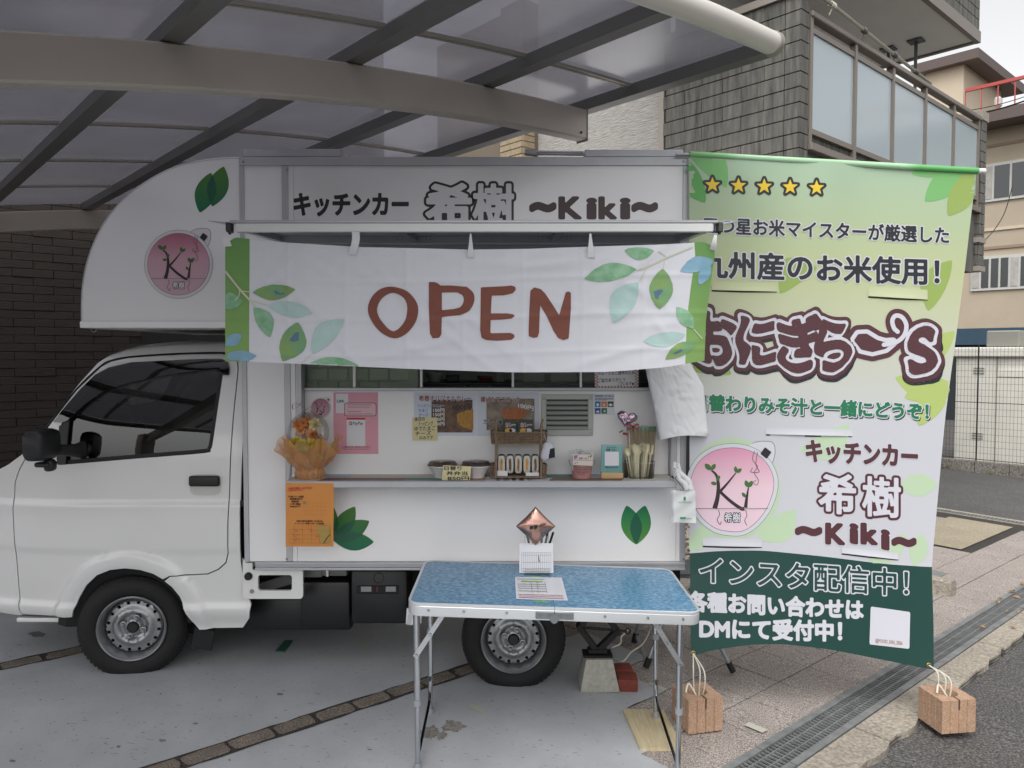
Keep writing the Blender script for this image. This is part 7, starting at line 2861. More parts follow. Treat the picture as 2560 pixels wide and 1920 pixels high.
ltr('Thank you very much for your cooperation', 'z5', (578, 1010), (828, 1010), 15, mat('print_grey', '7a7078', .6), pp, FPo, cell=.09)
# curry poster
m_curry = mat('curry_picture', '2a2226', .5, color2='7a5a3c', vscale=34, detail=5)
c1_ = poster('z5', 1236, 484, 1812, 883, 'c9ced9', 'curry menu poster with dark picture and 600 yen price')
rectp('z5', 1396, 550, 1775, 853, m_curry, c1_, FPo)
shape_print([q('z5', *p) for p in ((1640, 690), (1720, 660), (1770, 640), (1772, 820), (1700, 800), (1650, 760))], FPo, [(3, mat('curry_gold', 'b98a35', .5, color2='8a5a22', vscale=60))], c1_, 'picture_rice', base=.0008, cell=3)
m_or = mat('print_rust', '8c5248', .6)
m_bl = mat('print_blue', '5f84b4', .6)
ltr('希樹オリジナルカレー', 'z5', (1282, 560), (1762, 560), 60, m_or, c1_, FPo, base=.0012, layers=[(.06, m_pw), (.02, m_or)])
ltr('600円', 'z5', (1590, 640), (1758, 640), 62, m_pk, c1_, FPo, base=.0014)
ltr('トッピングメニュー', 'z5', (1276, 618), (1516, 618), 32, m_bl, c1_, FPo, base=.0014, layers=[(.07, m_pw), (.02, m_bl)])
for i, (y, t) in enumerate(((662, 'たまご'), (703, 'チーズ'), (745, 'カツ'), (788, 'コロッケ'))):
    ltr(t, 'z5', (1280, y), (1365, y), 32, m_bl, c1_, FPo, base=.0014)
    ltr('150円' if i < 2 else '200円', 'z5', (1412, y), (1515, y), 40, m_pw, c1_, FPo, base=.0014)
# croquette poster
m_croq = mat('croquette_picture', '9b8f80', .5, color2='5d4636', vscale=26, detail=6)
c2_ = poster('z6', -26, 484, 545, 884, 'c7ccd6', 'croquette menu poster with 100 yen price', tiltz=0)
rectp('z6', 60, 540, 502, 830, m_croq, c2_, FPo)
shape_print([(q('z6', 315, 680)[0] + 32 * math.cos(a), q('z6', 315, 680)[1] + 16 * math.sin(a)) for a in np.linspace(0, 6.283, 24)[:-1]], FPo, [(0, mat('croquette', '9a5436', .6, color2='b9764e', vscale=90))], c2_, 'picture_croquette', base=.0008, cell=2)
ltr('揚げたてコロッケ', 'z6', (5, 568), (372, 568), 56, m_or, c2_, FPo, base=.0014, layers=[(.06, m_pw), (.02, m_or)])
lettering('100円', q('z6', 352, 618), q('z6', 492, 650), 13.5, FPo, [(.03, m_pw)], c2_, base=.0016, cell=.05)
ltr('カレー味', 'z6', (32, 772), (205, 772), 50, mat('print_navy', '24324f', .6), c2_, FPo, base=.0016, layers=[(.07, m_pw), (.03, mat('print_navy', '24324f', .6))])
# hand-written notes
m_note = mat('note_yellow', 'd3c89a', .7, var=.03)
m_mk = mat('marker_ink', '2b2b33', .6)
n1 = poster('z5', 1222, 714, 1450, 926, m_note, 'yellow handwritten topping note stuck over the curry poster', 'note', YP - .006, name='topping_note')
FN = sf(YP - .006)
for t, x0, x1, y, h in (('本日の', 1240, 1335, 748, 42), ('トッピング', 1282, 1412, 790, 44), ('ゆでたまご', 1240, 1432, 835, 46), ('チーズ', 1248, 1392, 880, 44), ('のみです', 1285, 1412, 916, 36)):
    ltr(t, 'z5', (x0, y), (x1, y - 6), h, m_mk, n1, FN, .015, cell=.045)
# window notice with checked border
nt_ = poster('z6', 1058, 230, 1460, 455, 'd5d3d4', 'handwritten notice with red checked border inside the hatch window', 'notice', .056, name='window_notice')
FW = sf(.0575 - .0)
FW = lambda x, y, off: P(x, y, .0545 - off)
m_chk = mat('check_red', 'a8646a', .6)
mb = MB()
for i in range(27):
    for j in range(16):
        if (i + j) % 2 == 0 and (i < 2 or i > 24 or j < 2 or j > 13):
            x, y = 1060 + i * 14.7, 232 + j * 13.8
            mb.add([FW(*q('z6', *p), .0003) for p in ((x, y), (x + 14.7, y), (x + 14.7, y + 13.8), (x, y + 13.8))], [(0, 1, 2, 3)])
o = mb.build('checked_border', m_chk, nt_, False)
o['kind'] = 'stuff'
for t, x0, x1, y, h in (('スムーズなご提供のため', 1088, 1425, 322, 40), ('ご協力ありがとう', 1088, 1338, 388, 40), ('ございます', 1268, 1395, 420, 36)):
    ltr(t, 'z6', (x0, y), (x1, y - 8), h, m_mk, nt_, FW, .01)
shape_print([q('z6', *p) for p in ((1410, 420), (1396, 402), (1400, 392), (1410, 400), (1420, 392), (1424, 402))], FW, [(0, m_mk)], nt_, 'heart_mark', base=.0008, cell=.6)
# goals sticker
gs = poster('z6', 1048, 496, 1240, 690, 'cfcfd3', 'small sticker sheet with five coloured goal tiles by the vent', 'sticker')
ltr('GOALS', 'z6', (1142, 527), (1232, 527), 31, mat('print_steel', '4a6a9a', .6), gs, FPo)
for y in (512, 524):
    strokes([[q('z6', 1058, y), q('z6', 1136, y)]], 2.0, FPo, mat('print_steel', '4a6a9a', .6), gs, 'text_line', base=.0006)
for y in (538, 546, 554):
    strokes([[q('z6', 1058, y), q('z6', 1230 if y < 550 else 1166, y)]], 1.0, FPo, m_pk, gs, 'text_line', base=.0006)
for i, (x, y, c) in enumerate(((1059, 566, '2e6f9e'), (1118, 566, 'c0763a'), (1177, 566, '33473a'), (1059, 627, '2c4f86'), (1118, 627, '2e6b45'))):
    rectp('z6', x, y, x + 53, y + 52, mat('goal_' + c, c, .5), gs, FPo, .0005, name='goal_tile')
for poly in ([(1075, 588), (1095, 588), (1091, 604), (1085, 612), (1079, 604)], [(1185, 598), (1203, 586), (1222, 598), (1203, 610)], [(1070, 660), (1090, 652), (1098, 660), (1090, 668)], [(1140, 660), (1150, 646), (1156, 662)], [(1137, 598), (1143, 590), (1150, 598), (1143, 606)]):
    shape_print([q('z6', *p) for p in poly], FPo, [(.6, m_pw)], gs, 'goal_icon', base=.001, cell=.6)
# orange flyer folded over the counter edge
fl_ = thing('orange_flyer', 'orange event flyer with calendar and map taped under the counter', 'flyer', P(*q('zE', 270, 800), -.165))
m_ora = mat('flyer_orange', 'cf8a45', .7)
def YF(py):
    t = (py - 1208) / 160
    return -.163 - .004 * math.sin(3.1 * t) + (.02 * max(0, t - .15)) 
mb = MB()
mb.grid(lambda a, b: P(q('zE', 54 + 440 * a, 0)[0] + .6 * math.sin(6 * b), q('zE', 0, 213 + 585 * b)[1], YF(q('zE', 0, 213 + 585 * b)[1]) - .0025 * math.sin(5 * a + 2 * b)), 16, 20)
mb.build('sheet', m_ora, fl_)
FF = lambda x, y, off: P(x, y, YF(y) - .0045 - off)
m_fb = mat('flyer_ink', '4b2f1f', .7)
m_fl = mat('flyer_line', 'a2683a', .7)
ltr('5月4日(月曜日・みどりの日)', 'zE', (78, 272), (292, 266), 24, m_pr, fl_, FF, .03, cell=.08)
ltr('11:00〜オープン', 'zE', (78, 290), (210, 287), 20, m_pr, fl_, FF, .03, cell=.08)
for t, x0, x1, y in (('その他イベント出店等、', 76, 222, 345), ('限定営業お知らせ', 92, 206, 367), ('予定です♪', 108, 176, 390), ('いち早い情報は', 92, 190, 413), ('Instagramにて', 92, 188, 434)):
    ltr(t, 'zE', (x0, y), (x1, y), 20, m_fb, fl_, FF, .04, cell=.09)
for j in range(4):
    for i in range(6):
        strokes([[q('zE', 215 + i * 38, 395 + j * 36), q('zE', 240 + i * 38, 395 + j * 36)]], .6, FF, m_fl, fl_, 'calendar_mark', base=.0004)
shape_print([(q('zE', 225, 394)[0] + 4 * math.cos(a), q('zE', 225, 394)[1] + 4.4 * math.sin(a)) for a in np.linspace(0, 6.28, 14)[:-1]], FF, [(0, mat('flyer_green', '7d8a55', .7))], fl_, 'calendar_stamp', base=.0006, cell=.8)
ltr('大阪市平野区加美鞍作1丁目2番10号', 'zE', (148, 570), (390, 570), 17, m_fb, fl_, FF, .03, cell=.09)
ltr('キッチンカー希樹〜Kiki〜 出店店舗', 'zE', (136, 592), (402, 592), 17, m_fb, fl_, FF, .03, cell=.09)
rectp('zE', 340, 605, 460, 690, mat('map_green', 'a98d4c', .7), fl_, FF, .0003)
rectp('zE', 368, 640, 460, 768, mat('map_green', 'a98d4c', .7), fl_, FF, .0004)
for ln in ([(80, 640), (250, 640), (460, 660)], [(80, 690), (370, 690)], [(80, 730), (370, 728)], [(130, 602), (130, 768)], [(205, 602), (210, 768)], [(290, 602), (288, 768)], [(95, 660), (180, 745), (185, 768)], [(80, 765), (460, 765)], [(260, 600), (265, 630), (300, 645)]):
    strokes([[q('zE', *p) for p in ln]], .7, FF, m_fl, fl_, 'map_street', base=.0006)
strokes([[q('zE', 402, 768), q('zE', 430, 725), q('zE', 460, 685)]], 2.4, FF, m_fb, fl_, 'map_river', base=.0008)
for x, y in ((160, 655), (168, 690), (292, 655), (348, 705), (150, 740)):
    strokes([[q('zE', x - 22, y), q('zE', x + 8, y)]], 1.2, FF, m_pr, fl_, 'map_mark', base=.0009)

# ---- bouquet in a balloon
bq = P(*q('z5', 275, 1270), -.075)
bx_, by_ = bq.x, -.075
bou = thing('bouquet', 'flower bouquet in a clear balloon wrapped in orange tissue on the counter', 'bouquet', (bx_, by_, SZc))
def tissue(name, hexc):
    m = bpy.data.materials.new(name)
    m.use_nodes = True
    t = m.node_tree
    t.nodes.clear()
    out = t.nodes.new('ShaderNodeOutputMaterial')
    pr = t.nodes.new('ShaderNodeBsdfPrincipled')
    pr.inputs['Base Color'].default_value = (*rgb(hexc), 1)
    pr.inputs['Roughness'].default_value = .12
    pr.inputs['Specular IOR Level'].default_value = .8
    tl = t.nodes.new('ShaderNodeBsdfTranslucent')
    tl.inputs[0].default_value = (*rgb(hexc), 1)
    mx = t.nodes.new('ShaderNodeMixShader')
    mx.inputs[0].default_value = .35
    t.links.new(pr.outputs[0], mx.inputs[1])
    t.links.new(tl.outputs[0], mx.inputs[2])
    tr = t.nodes.new('ShaderNodeBsdfTransparent')
    m2 = t.nodes.new('ShaderNodeMixShader')
    m2.inputs[0].default_value = .55
    t.links.new(tr.outputs[0], m2.inputs[1])
    t.links.new(mx.outputs[0], m2.inputs[2])
    t.links.new(m2.outputs[0], out.inputs['Surface'])
    return m
sc_ = (by_ - CAM.y) / F
def wrap(seed, tips, h0, rb, rt, hgt, m_, name):
    r0 = random.Random(seed)
    ph = [r0.uniform(0, 6.28) for _ in range(4)]
    mb = MB()
    def fn(a, b):
        th = a * 2 * math.pi
        rad = rb + (rt - rb) * b ** 1.25
        rad *= 1 + .10 * math.sin(7 * th + ph[0] + 3 * b) * (.4 + b) + .05 * math.sin(17 * th + ph[1] - 5 * b)
        hh = hgt * b * (1 + (.22 * math.cos(tips * th + ph[2]) if b > .55 else 0) * (b - .55) / .45)
        waist = 1 - .22 * math.exp(-((b - .30) / .12) ** 2)
        return Vector((bx_ + rad * waist * math.cos(th), by_ + rad * waist * math.sin(th) * .75, SZc + h0 + hh))
    mb.grid(fn, 72, 22)
    mb.build(name, m_, bou, True, 25)
wrap(1, 5, .0, .066, .150, .175, tissue('tissue_orange', 'dca06a'), 'wrapping')
wrap(2, 4, .002, .060, .125, .155, tissue('tissue_gold', 'dcc07c'), 'inner_wrapping')
wrap(5, 6, .001, .063, .100, .125, tissue('tissue_peach', 'dcb090'), 'middle_wrapping')
bcn = P(*q('z5', 262, 850), by_)
mb = MB()
rbal = 188 / 3.687 * sc_
mb.lathe([(max(.0004, rbal * math.sin(a)), -rbal * math.cos(a)) for a in np.linspace(.02, math.pi - .02, 28)], 40, Matrix.Translation(bcn))
mb.build('clear_balloon', glass_mat('balloon_clear', (.97, .97, .96), .45), bou, True, 80)
frn = random.Random(9)
petm = {}
for nm, hexc in (('petal_orange', 'd98a4a'), ('petal_yellow', 'dcc04a'), ('petal_cream', 'dccb9a'), ('petal_brown', '8a6238')):
    petm[nm] = mat(nm, hexc, .6, var=.2, vscale=60)
def flower(c, r_, m_):
    mb = MB()
    for layer, (n_, rr_, el) in enumerate(((7, 1.0, .25), (6, .75, .8), (5, .45, 1.2))):
        for k in range(n_):
            a = 2 * math.pi * k / n_ + layer * .4 + frn.uniform(-.2, .2)
            d = Vector((math.cos(a) * math.cos(el), -math.sin(el), math.sin(a) * math.cos(el) + .15))
            s = d.cross(Vector((0, -1, .3))).normalized()
            tip = c + d * r_ * rr_
            mid = c + d * r_ * rr_ * .6 + Vector((0, -r_ * .15, 0))
            mb.add([c, mid - s * r_ * .33, tip, mid + s * r_ * .33], [(0, 1, 2, 3)])
    mb.build('flower', m_, bou, False)
for k in range(9):
    a = frn.uniform(0, 6.28)
    flower(bcn + Vector((frn.uniform(-.045, .045), frn.uniform(-.05, -.01), frn.uniform(-.01, .06))), frn.uniform(.026, .036), petm[('petal_orange', 'petal_orange', 'petal_brown', 'petal_cream')[k % 4]])
for k in range(12):
    flower(bcn + Vector((-.065 + .012 * k, frn.uniform(-.07, -.03), -.052 + frn.uniform(-.012, .012))), frn.uniform(.022, .032), petm['petal_yellow'])
# bow on top
bt = bcn + Vector((-.005, -.01, rbal))
mb = MB()
for sg in (-1, 1):
    mb.grid(lambda a, b: bt + Vector((sg * (.055 * math.sin(math.pi * a)) + .02 * a * sg, -.012 + .016 * (b - .5), .05 * math.sin(2 * math.pi * a) * .5 + .01 + .04 * a * (sg < 0))), 14, 2)
    mb.grid(lambda a, b: bt + Vector((sg * .05 * a + .006 * math.sin(8 * a), -.02 + .014 * (b - .5), -.07 * a)), 8, 2)
mb.build('bow', mat('ribbon_peach', 'c9a08a', .4), bou)

# ---- bento bowls with lids
m_bowl = mat('bowl_white', 'd3d0d0', .45)
m_lid = glass_mat('clear_lid', (.93, .94, .94), .9)
for i, (xc, foods) in enumerate(((1500, ('8a6a50', 'b08a6c')), (1806, ('4b5a4c', 'a87060')))):
    yb_ = -.045
    c = P(*q('z5', xc, 1255), yb_)
    c.z = SZc
    s_ = (yb_ - CAM.y) / F / 3.687
    R1, R0, H_ = 142 * s_, 78 * s_, 108 * s_
    bw_ = thing('bento_bowl', ('white fluted rice bowl with clear lid, left of the price card', 'white fluted rice bowl with clear lid, right of the price card')[i], 'bowl', c, 'lunch bowls on the counter')
    mb = MB()
    rings = []
    for t in np.linspace(0, 1, 9):
        r_ = R0 + (R1 - R0) * t ** 1.6
        rings.append([Vector((c.x + r_ * (1 + .03 * math.cos(14 * a) * math.sin(math.pi * t)) * math.cos(a), c.y + r_ * (1 + .03 * math.cos(14 * a) * math.sin(math.pi * t)) * math.sin(a) * .85, c.z + H_ * t)) for a in np.linspace(0, 2 * math.pi, 57)[:-1]])
    mb.loft(rings)
    mb.add(rings[0], [tuple(range(56))])
    mb.build('bowl', m_bowl, bw_, True, 60)
    mb = MB()
    mb.tube([Vector((c.x + R1 * math.cos(a), c.y + R1 * .85 * math.sin(a), c.z + H_)) for a in np.linspace(0, 2 * math.pi, 41)], .003, 6, cap=False)
    mb.build('bowl_rim', m_bowl, bw_)
    mb = MB()
    frr = random.Random(20 + i)
    mb.grid(lambda a, b: Vector((c.x + (2 * a - 1) * R1 * .86, c.y + (2 * b - 1) * R1 * .6, c.z + H_ + .004 + .012 * mnoise.noise(Vector((a * 9 + i * 7, b * 6, 1))) + .006 * (1 - (2 * a - 1) ** 2))), 24, 10)
    mb.build('food', mat('food_%d' % i, foods[0], .5, color2=foods[1], vscale=70), bw_)
    mb = MB()
    mb.lathe([(R1 * 1.01, H_ + .001), (R1 * .98, H_ + .008), (R1 * .85, H_ + .022), (R1 * .4, H_ + .026), (.0005, H_ + .026)], 40, Matrix.Translation(c) @ Matrix.Diagonal((1, .85, 1, 1)))
    mb.build('lid', m_lid, bw_, True, 60)
pc_ = thing('price_card', 'yellow handwritten price card standing before the two bowls', 'price card', P(*q('z5', 1625, 1300), -.125))
mb = MB()
mb.prism([P(*q('z5', *p), -.125) for p in ((1505, 1155), (1764, 1165), (1750, 1300), (1490, 1298))], (0, .0015, 0))
mb.build('card', m_note, pc_, False)
mb = MB()
mb.prism([P(*q('z5', *p), -.1225) for p in ((1560, 1170), (1700, 1172), (1690, 1298), (1550, 1298))], (0, .03, 0))
mb.build('card_foot', m_note, pc_, False)
FC = lambda x, y, off: P(x, y, -.1255 - off)
for t, x0, x1, y, h in (('日替り', 1515, 1672, 1196, 40), ('丼弁当', 1535, 1728, 1243, 40), ('850円', 1545, 1742, 1290, 42)):
    ltr(t, 'z5', (x0, y), (x1, y + 2), h, m_mk, pc_, FC, .022, cell=.04)

# ---- wicker stand with curry boxes and wrapped rice sandwiches
YK = -.045
m_wick = mat('wicker', '6f5b48', .7, color2='8d775f', vscale=50)
def kp(x, y, Y=YK): return P(*q('z6', x, y), Y)
wk = thing('wicker_stand', 'two tier brown wicker stand in the middle of the counter', 'basket', (kp(355, 1250).x, YK, SZc))
D0, D1 = -.10, .02
def tray(x0, x1, y0, y1, low=False):
    a, b = kp(x0, y1), kp(x1, y0)
    a.z = max(a.z, SZc + .002)
    w_ = (b.x - a.x) / 2
    cx_ = (a.x + b.x) / 2
    cyy, dd = (D0 + D1) / 2, (D1 - D0) / 2
    path = rrect(w_, dd, .03, 5)
    n_ = 4
    for j in range(n_ + 1):
        z = a.z + (b.z - a.z) * j / n_
        g = 1 + .03 * j / n_
        pp2 = path + path[:1]
        if low and j:
            pp2 = path[19:] + path[:17]
            pp2 = [p for p in pp2]
        mb = MB()
        mb.tube([Vector((cx_ + px_ * g, cyy + py_ * g, z)) for px_, py_ in pp2], .0034 if j in (0, n_) else .0022, 6, cap=False)
        mb.build('wicker_hoop', m_wick, wk)
    mb = MB()
    L = []
    pv = path + path[:1]
    for (xa_, ya_), (xb_, yb_) in zip(pv, pv[1:]):
        d = math.hypot(xb_ - xa_, yb_ - ya_)
        k = max(1, int(d / .0062))
        for i in range(k):
            L.append((xa_ + (xb_ - xa_) * i / k, ya_ + (yb_ - ya_) * i / k))
    for i, (x, y) in enumerate(L):
        if low and y < -dd * .98:
            continue
        o_ = .0015 * (1 if i % 2 else -1)
        mb.tube([(cx_ + x * (1 + o_), cyy + y * (1 + o_), a.z), (cx_ + x * (1.015 - o_ * 8), cyy + y * (1.015 - o_ * 8), (a.z + b.z) / 2), (cx_ + x * 1.03, cyy + y * 1.03, b.z)], .0021, 4)
    o = mb.build('wicker_strands', m_wick, wk)
    o['kind'] = 'stuff'
    mb = MB()
    mb.prism([(cx_ + x * .97, cyy + y * .97, a.z + .002) for x, y in path], (0, 0, .002))
    mb.build('tray_base', m_wick, wk, False)
    return a.z, b.z
zu0, zu1 = tray(108, 608, 842, 945)
zl0, zl1 = tray(105, 605, 1150, 1250, True)
for x in (150, 560):
    for yy in (D0 + .004, D1 - .004):
        p0, p1 = kp(x, 1250), kp(x, 722 if yy < 0 else 800)
        mb = MB()
        mb.tube([Vector((p0.x, yy, SZc + .003)), Vector((p0.x, yy, p1.z - .03)), Vector((p0.x + (.008 if x > 300 else 0), yy + .01, p1.z))], .0055, 8)
        mb.build('post', m_wick, wk)
for i, (x0, x1) in enumerate(((212, 338), (350, 488))):
    a, b = P(*q('z6', x0, 862), -.06), P(*q('z6', x1, 737), -.06)
    cb_ = thing('curry_box', ('green boxed curry on the upper wicker tier, nearer the curry poster', 'green boxed curry on the upper wicker tier, nearer the vent')[i], 'box', (a.x, -.06, zu0 + .004), 'curry boxes on the wicker stand')
    mb = MB()
    mb.rbox((a.x, -.06, zu0 + .005), (b.x, -.035, b.z), .001, 1)
    mb.build('carton', mat('curry_green', '1f3a30', .35), cb_)
    FQ = lambda x, y, off: P(x, y, -.0605 - off)
    ltr('カレー', 'z6', (x0 + 25, 800), (x1 - 12, 798), 44, m_pr, cb_, FQ, .03, layers=[(.09, m_pw), (.03, m_pr)])
    shape_print([(q('z6', x0 + 50, 835)[0] + 9 * math.cos(t), q('z6', x0 + 50, 835)[1] + 6 * math.sin(t)) for t in np.linspace(0, 6.28, 16)[:-1]], FQ, [(0, mat('box_yellow', 'c9a24a', .5))], cb_, 'picture', base=.0006, cell=1)
    shape_print([(q('z6', x1 - 40, 835)[0] + 8 * math.cos(t), q('z6', x1 - 40, 835)[1] + 6 * math.sin(t)) for t in np.linspace(0, 6.28, 16)[:-1]], FQ, [(0, mat('box_pale', 'c3c3c8', .5))], cb_, 'picture', base=.0006, cell=1)
m_rice = mat('rice', 'c9c5bd', .55, bump=.4, bscale=260)
m_nori = mat('nori', '20241f', .45)
fill = ('b3843a', '5b4638', '8a6a3a', 'c0913c', '6a4f3a')
lab = ('egg and ham filling, at the tray end by the bowls', 'dark meat filling, second from the bowls', 'minced filling, middle of the five', 'yellow egg filling, fourth from the bowls', 'brown filling, at the tray end by the plush')
for i in range(5):
    x0, x1 = 162 + 78 * i, 162 + 78 * i + 72
    a, b = P(*q('z6', x0, 1232), -.07), P(*q('z6', x1, 1062), -.07)
    a.z = max(a.z, zl0 + .005)
    on = thing('rice_sandwich', 'wrapped rice sandwich with ' + lab[i], 'rice sandwich', ((a.x + b.x) / 2, -.07, a.z), 'rice sandwiches in the lower wicker tier')
    w_, h_ = (b.x - a.x) / 2, (b.z - a.z) / 2
    cx_, cz_ = (a.x + b.x) / 2, (a.z + b.z) / 2
    rnd_i = random.Random(40 + i)
    def ov(sx, sz, jit=.0): return [(cx_ + sx * math.copysign(abs(math.cos(t)) ** .55, math.cos(t)) * (1 + rnd_i.uniform(-jit, jit)), cz_ + sz * math.copysign(abs(math.sin(t)) ** .45, math.sin(t)) * (1 + rnd_i.uniform(-jit, jit))) for t in np.linspace(0, 6.2832, 29)[:-1]]
    mb = MB()
    mb.prism([Vector((x, -.07, z)) for x, z in ov(w_, h_)], (0, .05, 0))
    mb.build('nori_wrap', m_nori, on, True, 40)
    mb = MB()
    rg = [[Vector((cx_ + (x - cx_) * f, y, cz_ + (z - cz_) * f)) for x, z in ov(w_ * .9, h_ * .95)] for f, y in ((1, -.0702), (.85, -.0735), (.4, -.075))]
    mb.loft(rg)
    mb.add(rg[-1], [tuple(range(28))])
    mb.build('rice', m_rice, on)
    mb = MB()
    o2 = ov(w_ * .32, h_ * .62, .22)
    mb.prism([Vector((x, -.0775, z)) for x, z in o2], (0, .004, 0))
    mb.build('filling', mat('fill_' + fill[i], fill[i], .5, var=.3, vscale=150), on, False)
for x0, x1 in ((150, 255), (422, 545)):
    a, b = P(*q('z6', x0, 1243), -.088), P(*q('z6', x1, 1222 if x0 > 300 else 1205), -.088)
    mb = MB()
    mb.rbox((a.x, -.088, zl0 + .005), (b.x, -.0865, b.z), .0006, 1)
    o = mb.build('paper_tray', m_pw)
    tag(o, 'white paper tray edge below the first rice sandwiches' if x0 < 300 else 'white paper tray edge below the last rice sandwiches', 'paper tray')
# plush rice ball on a strap
pl_ = thing('rice_ball_plush', 'white plush rice ball with black patch hanging from the wicker stand', 'plush', P(*q('z6', 632, 1030), -.11))
pcn = P(*q('z6', 632, 1032), -.11)
s_ = (-.11 - CAM.y) / F / 3.687
mb = MB()
rings = []
ol = smoothline([Vector(p) for p in ((-15, 95), (35, 85), (62, 15), (78, -35), (55, -58), (-10, -72), (-45, -80), (-72, -45), (-62, 20), (-45, 75))], 5, True)
for t in np.linspace(-1, 1, 11):
    k = math.sqrt(max(0, 1 - t * t)) ** .8
    rings.append([pcn + Vector((p.x * s_ * (.12 + .88 * k), .024 * t, p.y * s_ * (.12 + .88 * k))) for p in ol])
mb.loft(rings, cap=True)
mb.build('body', mat('plush_white', 'c9c9d3', .9, bump=.3, bscale=250), pl_, True, 70)
mb = MB()
mb.grid(lambda a, b: P(*q('z6', 628 + 62 * a + 4 * b - 2, 1008 + 86 * b - 14 * a), -.11 - .0265 + .006 * (2 * a - 1) ** 2 + .004 * (2 * b - 1) ** 2), 6, 6)
mb.build('nori_patch', mat('plush_black', '25262c', .9), pl_)
mb = MB()
mb.tube(smoothline([pcn + Vector((-.008, 0, .045)), P(*q('z6', 600, 900), -.105), P(*q('z6', 585, 850), -.10), P(*q('z6', 575, 842), -.095)], 6), .0016, 6)
mb.build('strap', m_rim, pl_)
# laminated order sheet on the counter under the stand
mb = MB()
mb.prism([Vector((*P(*q('z6', *p), Y)[:1], Y, SZc)) for p, Y in (((45, 1300), -.155), ((640, 1300), -.155), ((600, 1240), -.03), ((60, 1240), -.03))], (0, 0, .001))
o = mb.build('counter_sheet', m_lam, None, False)
tag(o, 'laminated price sheet lying on the counter under the wicker stand', 'sheet')
FS = lambda x, y, off: PZ(x, y, SZc + .0015 + off)
for i, t in enumerate('営品書屋心'):
    lettering(t, q('z6', 145 + 72 * i, 1294), q('z6', 190 + 72 * i, 1294), 9, FS, [(.02, m_pk)], o, base=.0002, cell=.08)

# ---- pink bucket with wrapped cutlery
YBk = -.05
bc2 = P(*q('z6', 937, 1255), YBk)
s_ = (YBk - CAM.y) / F / 3.687
bk_ = thing('pink_bucket', 'small pink bucket with white card and wrapped cutlery on the counter', 'bucket', (bc2.x, YBk, SZc))
Hb = 200 * s_
mb = MB()
mb.lathe([(.0005, .001), (84 * s_, .001), (86 * s_, 0), (104 * s_, Hb - .004), (107 * s_, Hb), (103 * s_, Hb), (84 * s_, .004)], 36, T(bc2.x, YBk, SZc))
mb.build('pail', mat('bucket_pink', 'b0807e', .45), bk_, True, 40)
mb = MB()
a = math.pi
mb.tube([Vector((bc2.x + 118 * s_ * math.cos(t), YBk - .012 - .0 * t, SZc + Hb * .82 + 90 * s_ * math.sin(t))) for t in np.linspace(math.pi * .98, math.pi * 2.02, 20)][:7], .0013, 6)
mb.tube([Vector((bc2.x + 118 * s_ * math.cos(t), YBk - .012 - .0 * t, SZc + Hb * .82 + 90 * s_ * math.sin(t))) for t in np.linspace(math.pi * .98, math.pi * 2.02, 20)][13:], .0013, 6)
mb.build('handle', m_jk, bk_)
YCd = YBk - 108 * s_ - .002
mb = MB()
mb.prism([P(*q('z6', *p), YCd) for p in ((855, 1052), (1042, 1058), (1040, 1160), (857, 1152))], (0, .001, 0))
cd_ = mb.build('name_card', mat('card_cream', 'cfc2ba', .6), bk_, False)
FD = lambda x, y, off: P(x, y, YCd - .0006 - off)
strokes([[q('z6', 858, 1105), q('z6', 1040, 1110)]], 1.0, FD, mat('card_line', 'a88', .6) if False else m_line, bk_, 'card_rule', base=.0002)
ltr('希樹〜Kiki〜', 'z6', (912, 1098), (1005, 1098), 20, m_line, bk_, FD, cell=.09, base=.0003)
for p, d in (((1015, 1085), (12, -22)), ((1010, 1080), (-16, -12)), ((1020, 1070), (14, -8)), ((885, 1140), (-14, -10)), ((890, 1135), (14, -10))):
    shape_print(leaf_poly(q('z6', *p), q('z6', p[0] + d[0], p[1] + d[1]), .5), FD, [(0, m_lf)], bk_, 'card_leaf', base=.0004, cell=.7)
shape_print([q('z6', *p) for p in ((868, 1065), (900, 1062), (895, 1085), (880, 1098), (866, 1085))], FD, [(.5, mat('card_violet', '8f6f93', .6))], bk_, 'card_mark', base=.0004, cell=.8)
FBk = lambda x, y, off: P(x, y, YBk - 92 * s_ - .0035 - off)
for t, x0, x1, y in (('May your dreams', 875, 998, 1182), ('come in the sweetest', 870, 1002, 1197), ('of all the moments', 885, 995, 1212), ('with all treasures', 890, 995, 1226), ('to share', 918, 968, 1240)):
    ltr(t, 'z6', (x0, y), (x1, y), 15, m_pk, bk_, FBk, cell=.11, grow=.01)
m_wrap = mat('cutlery_wrap', 'cfcfce', .25, alpha=.8)
crn = random.Random(8)
for i in range(13):
    xx = 815 + i * 18 + crn.uniform(-6, 6)
    a = (i - 6) * .035 + crn.uniform(-.03, .03)
    base_ = Vector((bc2.x + (xx - 937) * s_ * .62, YBk + crn.uniform(-.03, .02), SZc + Hb * .35))
    hgt = crn.uniform(.085, .105)
    mb = MB()
    mb.rbox((-.007 if i < 6 else -.011, -.0012, 0), (.007 if i < 6 else .011, .0012, hgt), .001, 1, Matrix.Translation(base_) @ RY(math.degrees(a)) @ RZ(crn.uniform(-30, 30)))
    mb.build('wrapped_cutlery', m_wrap, bk_)

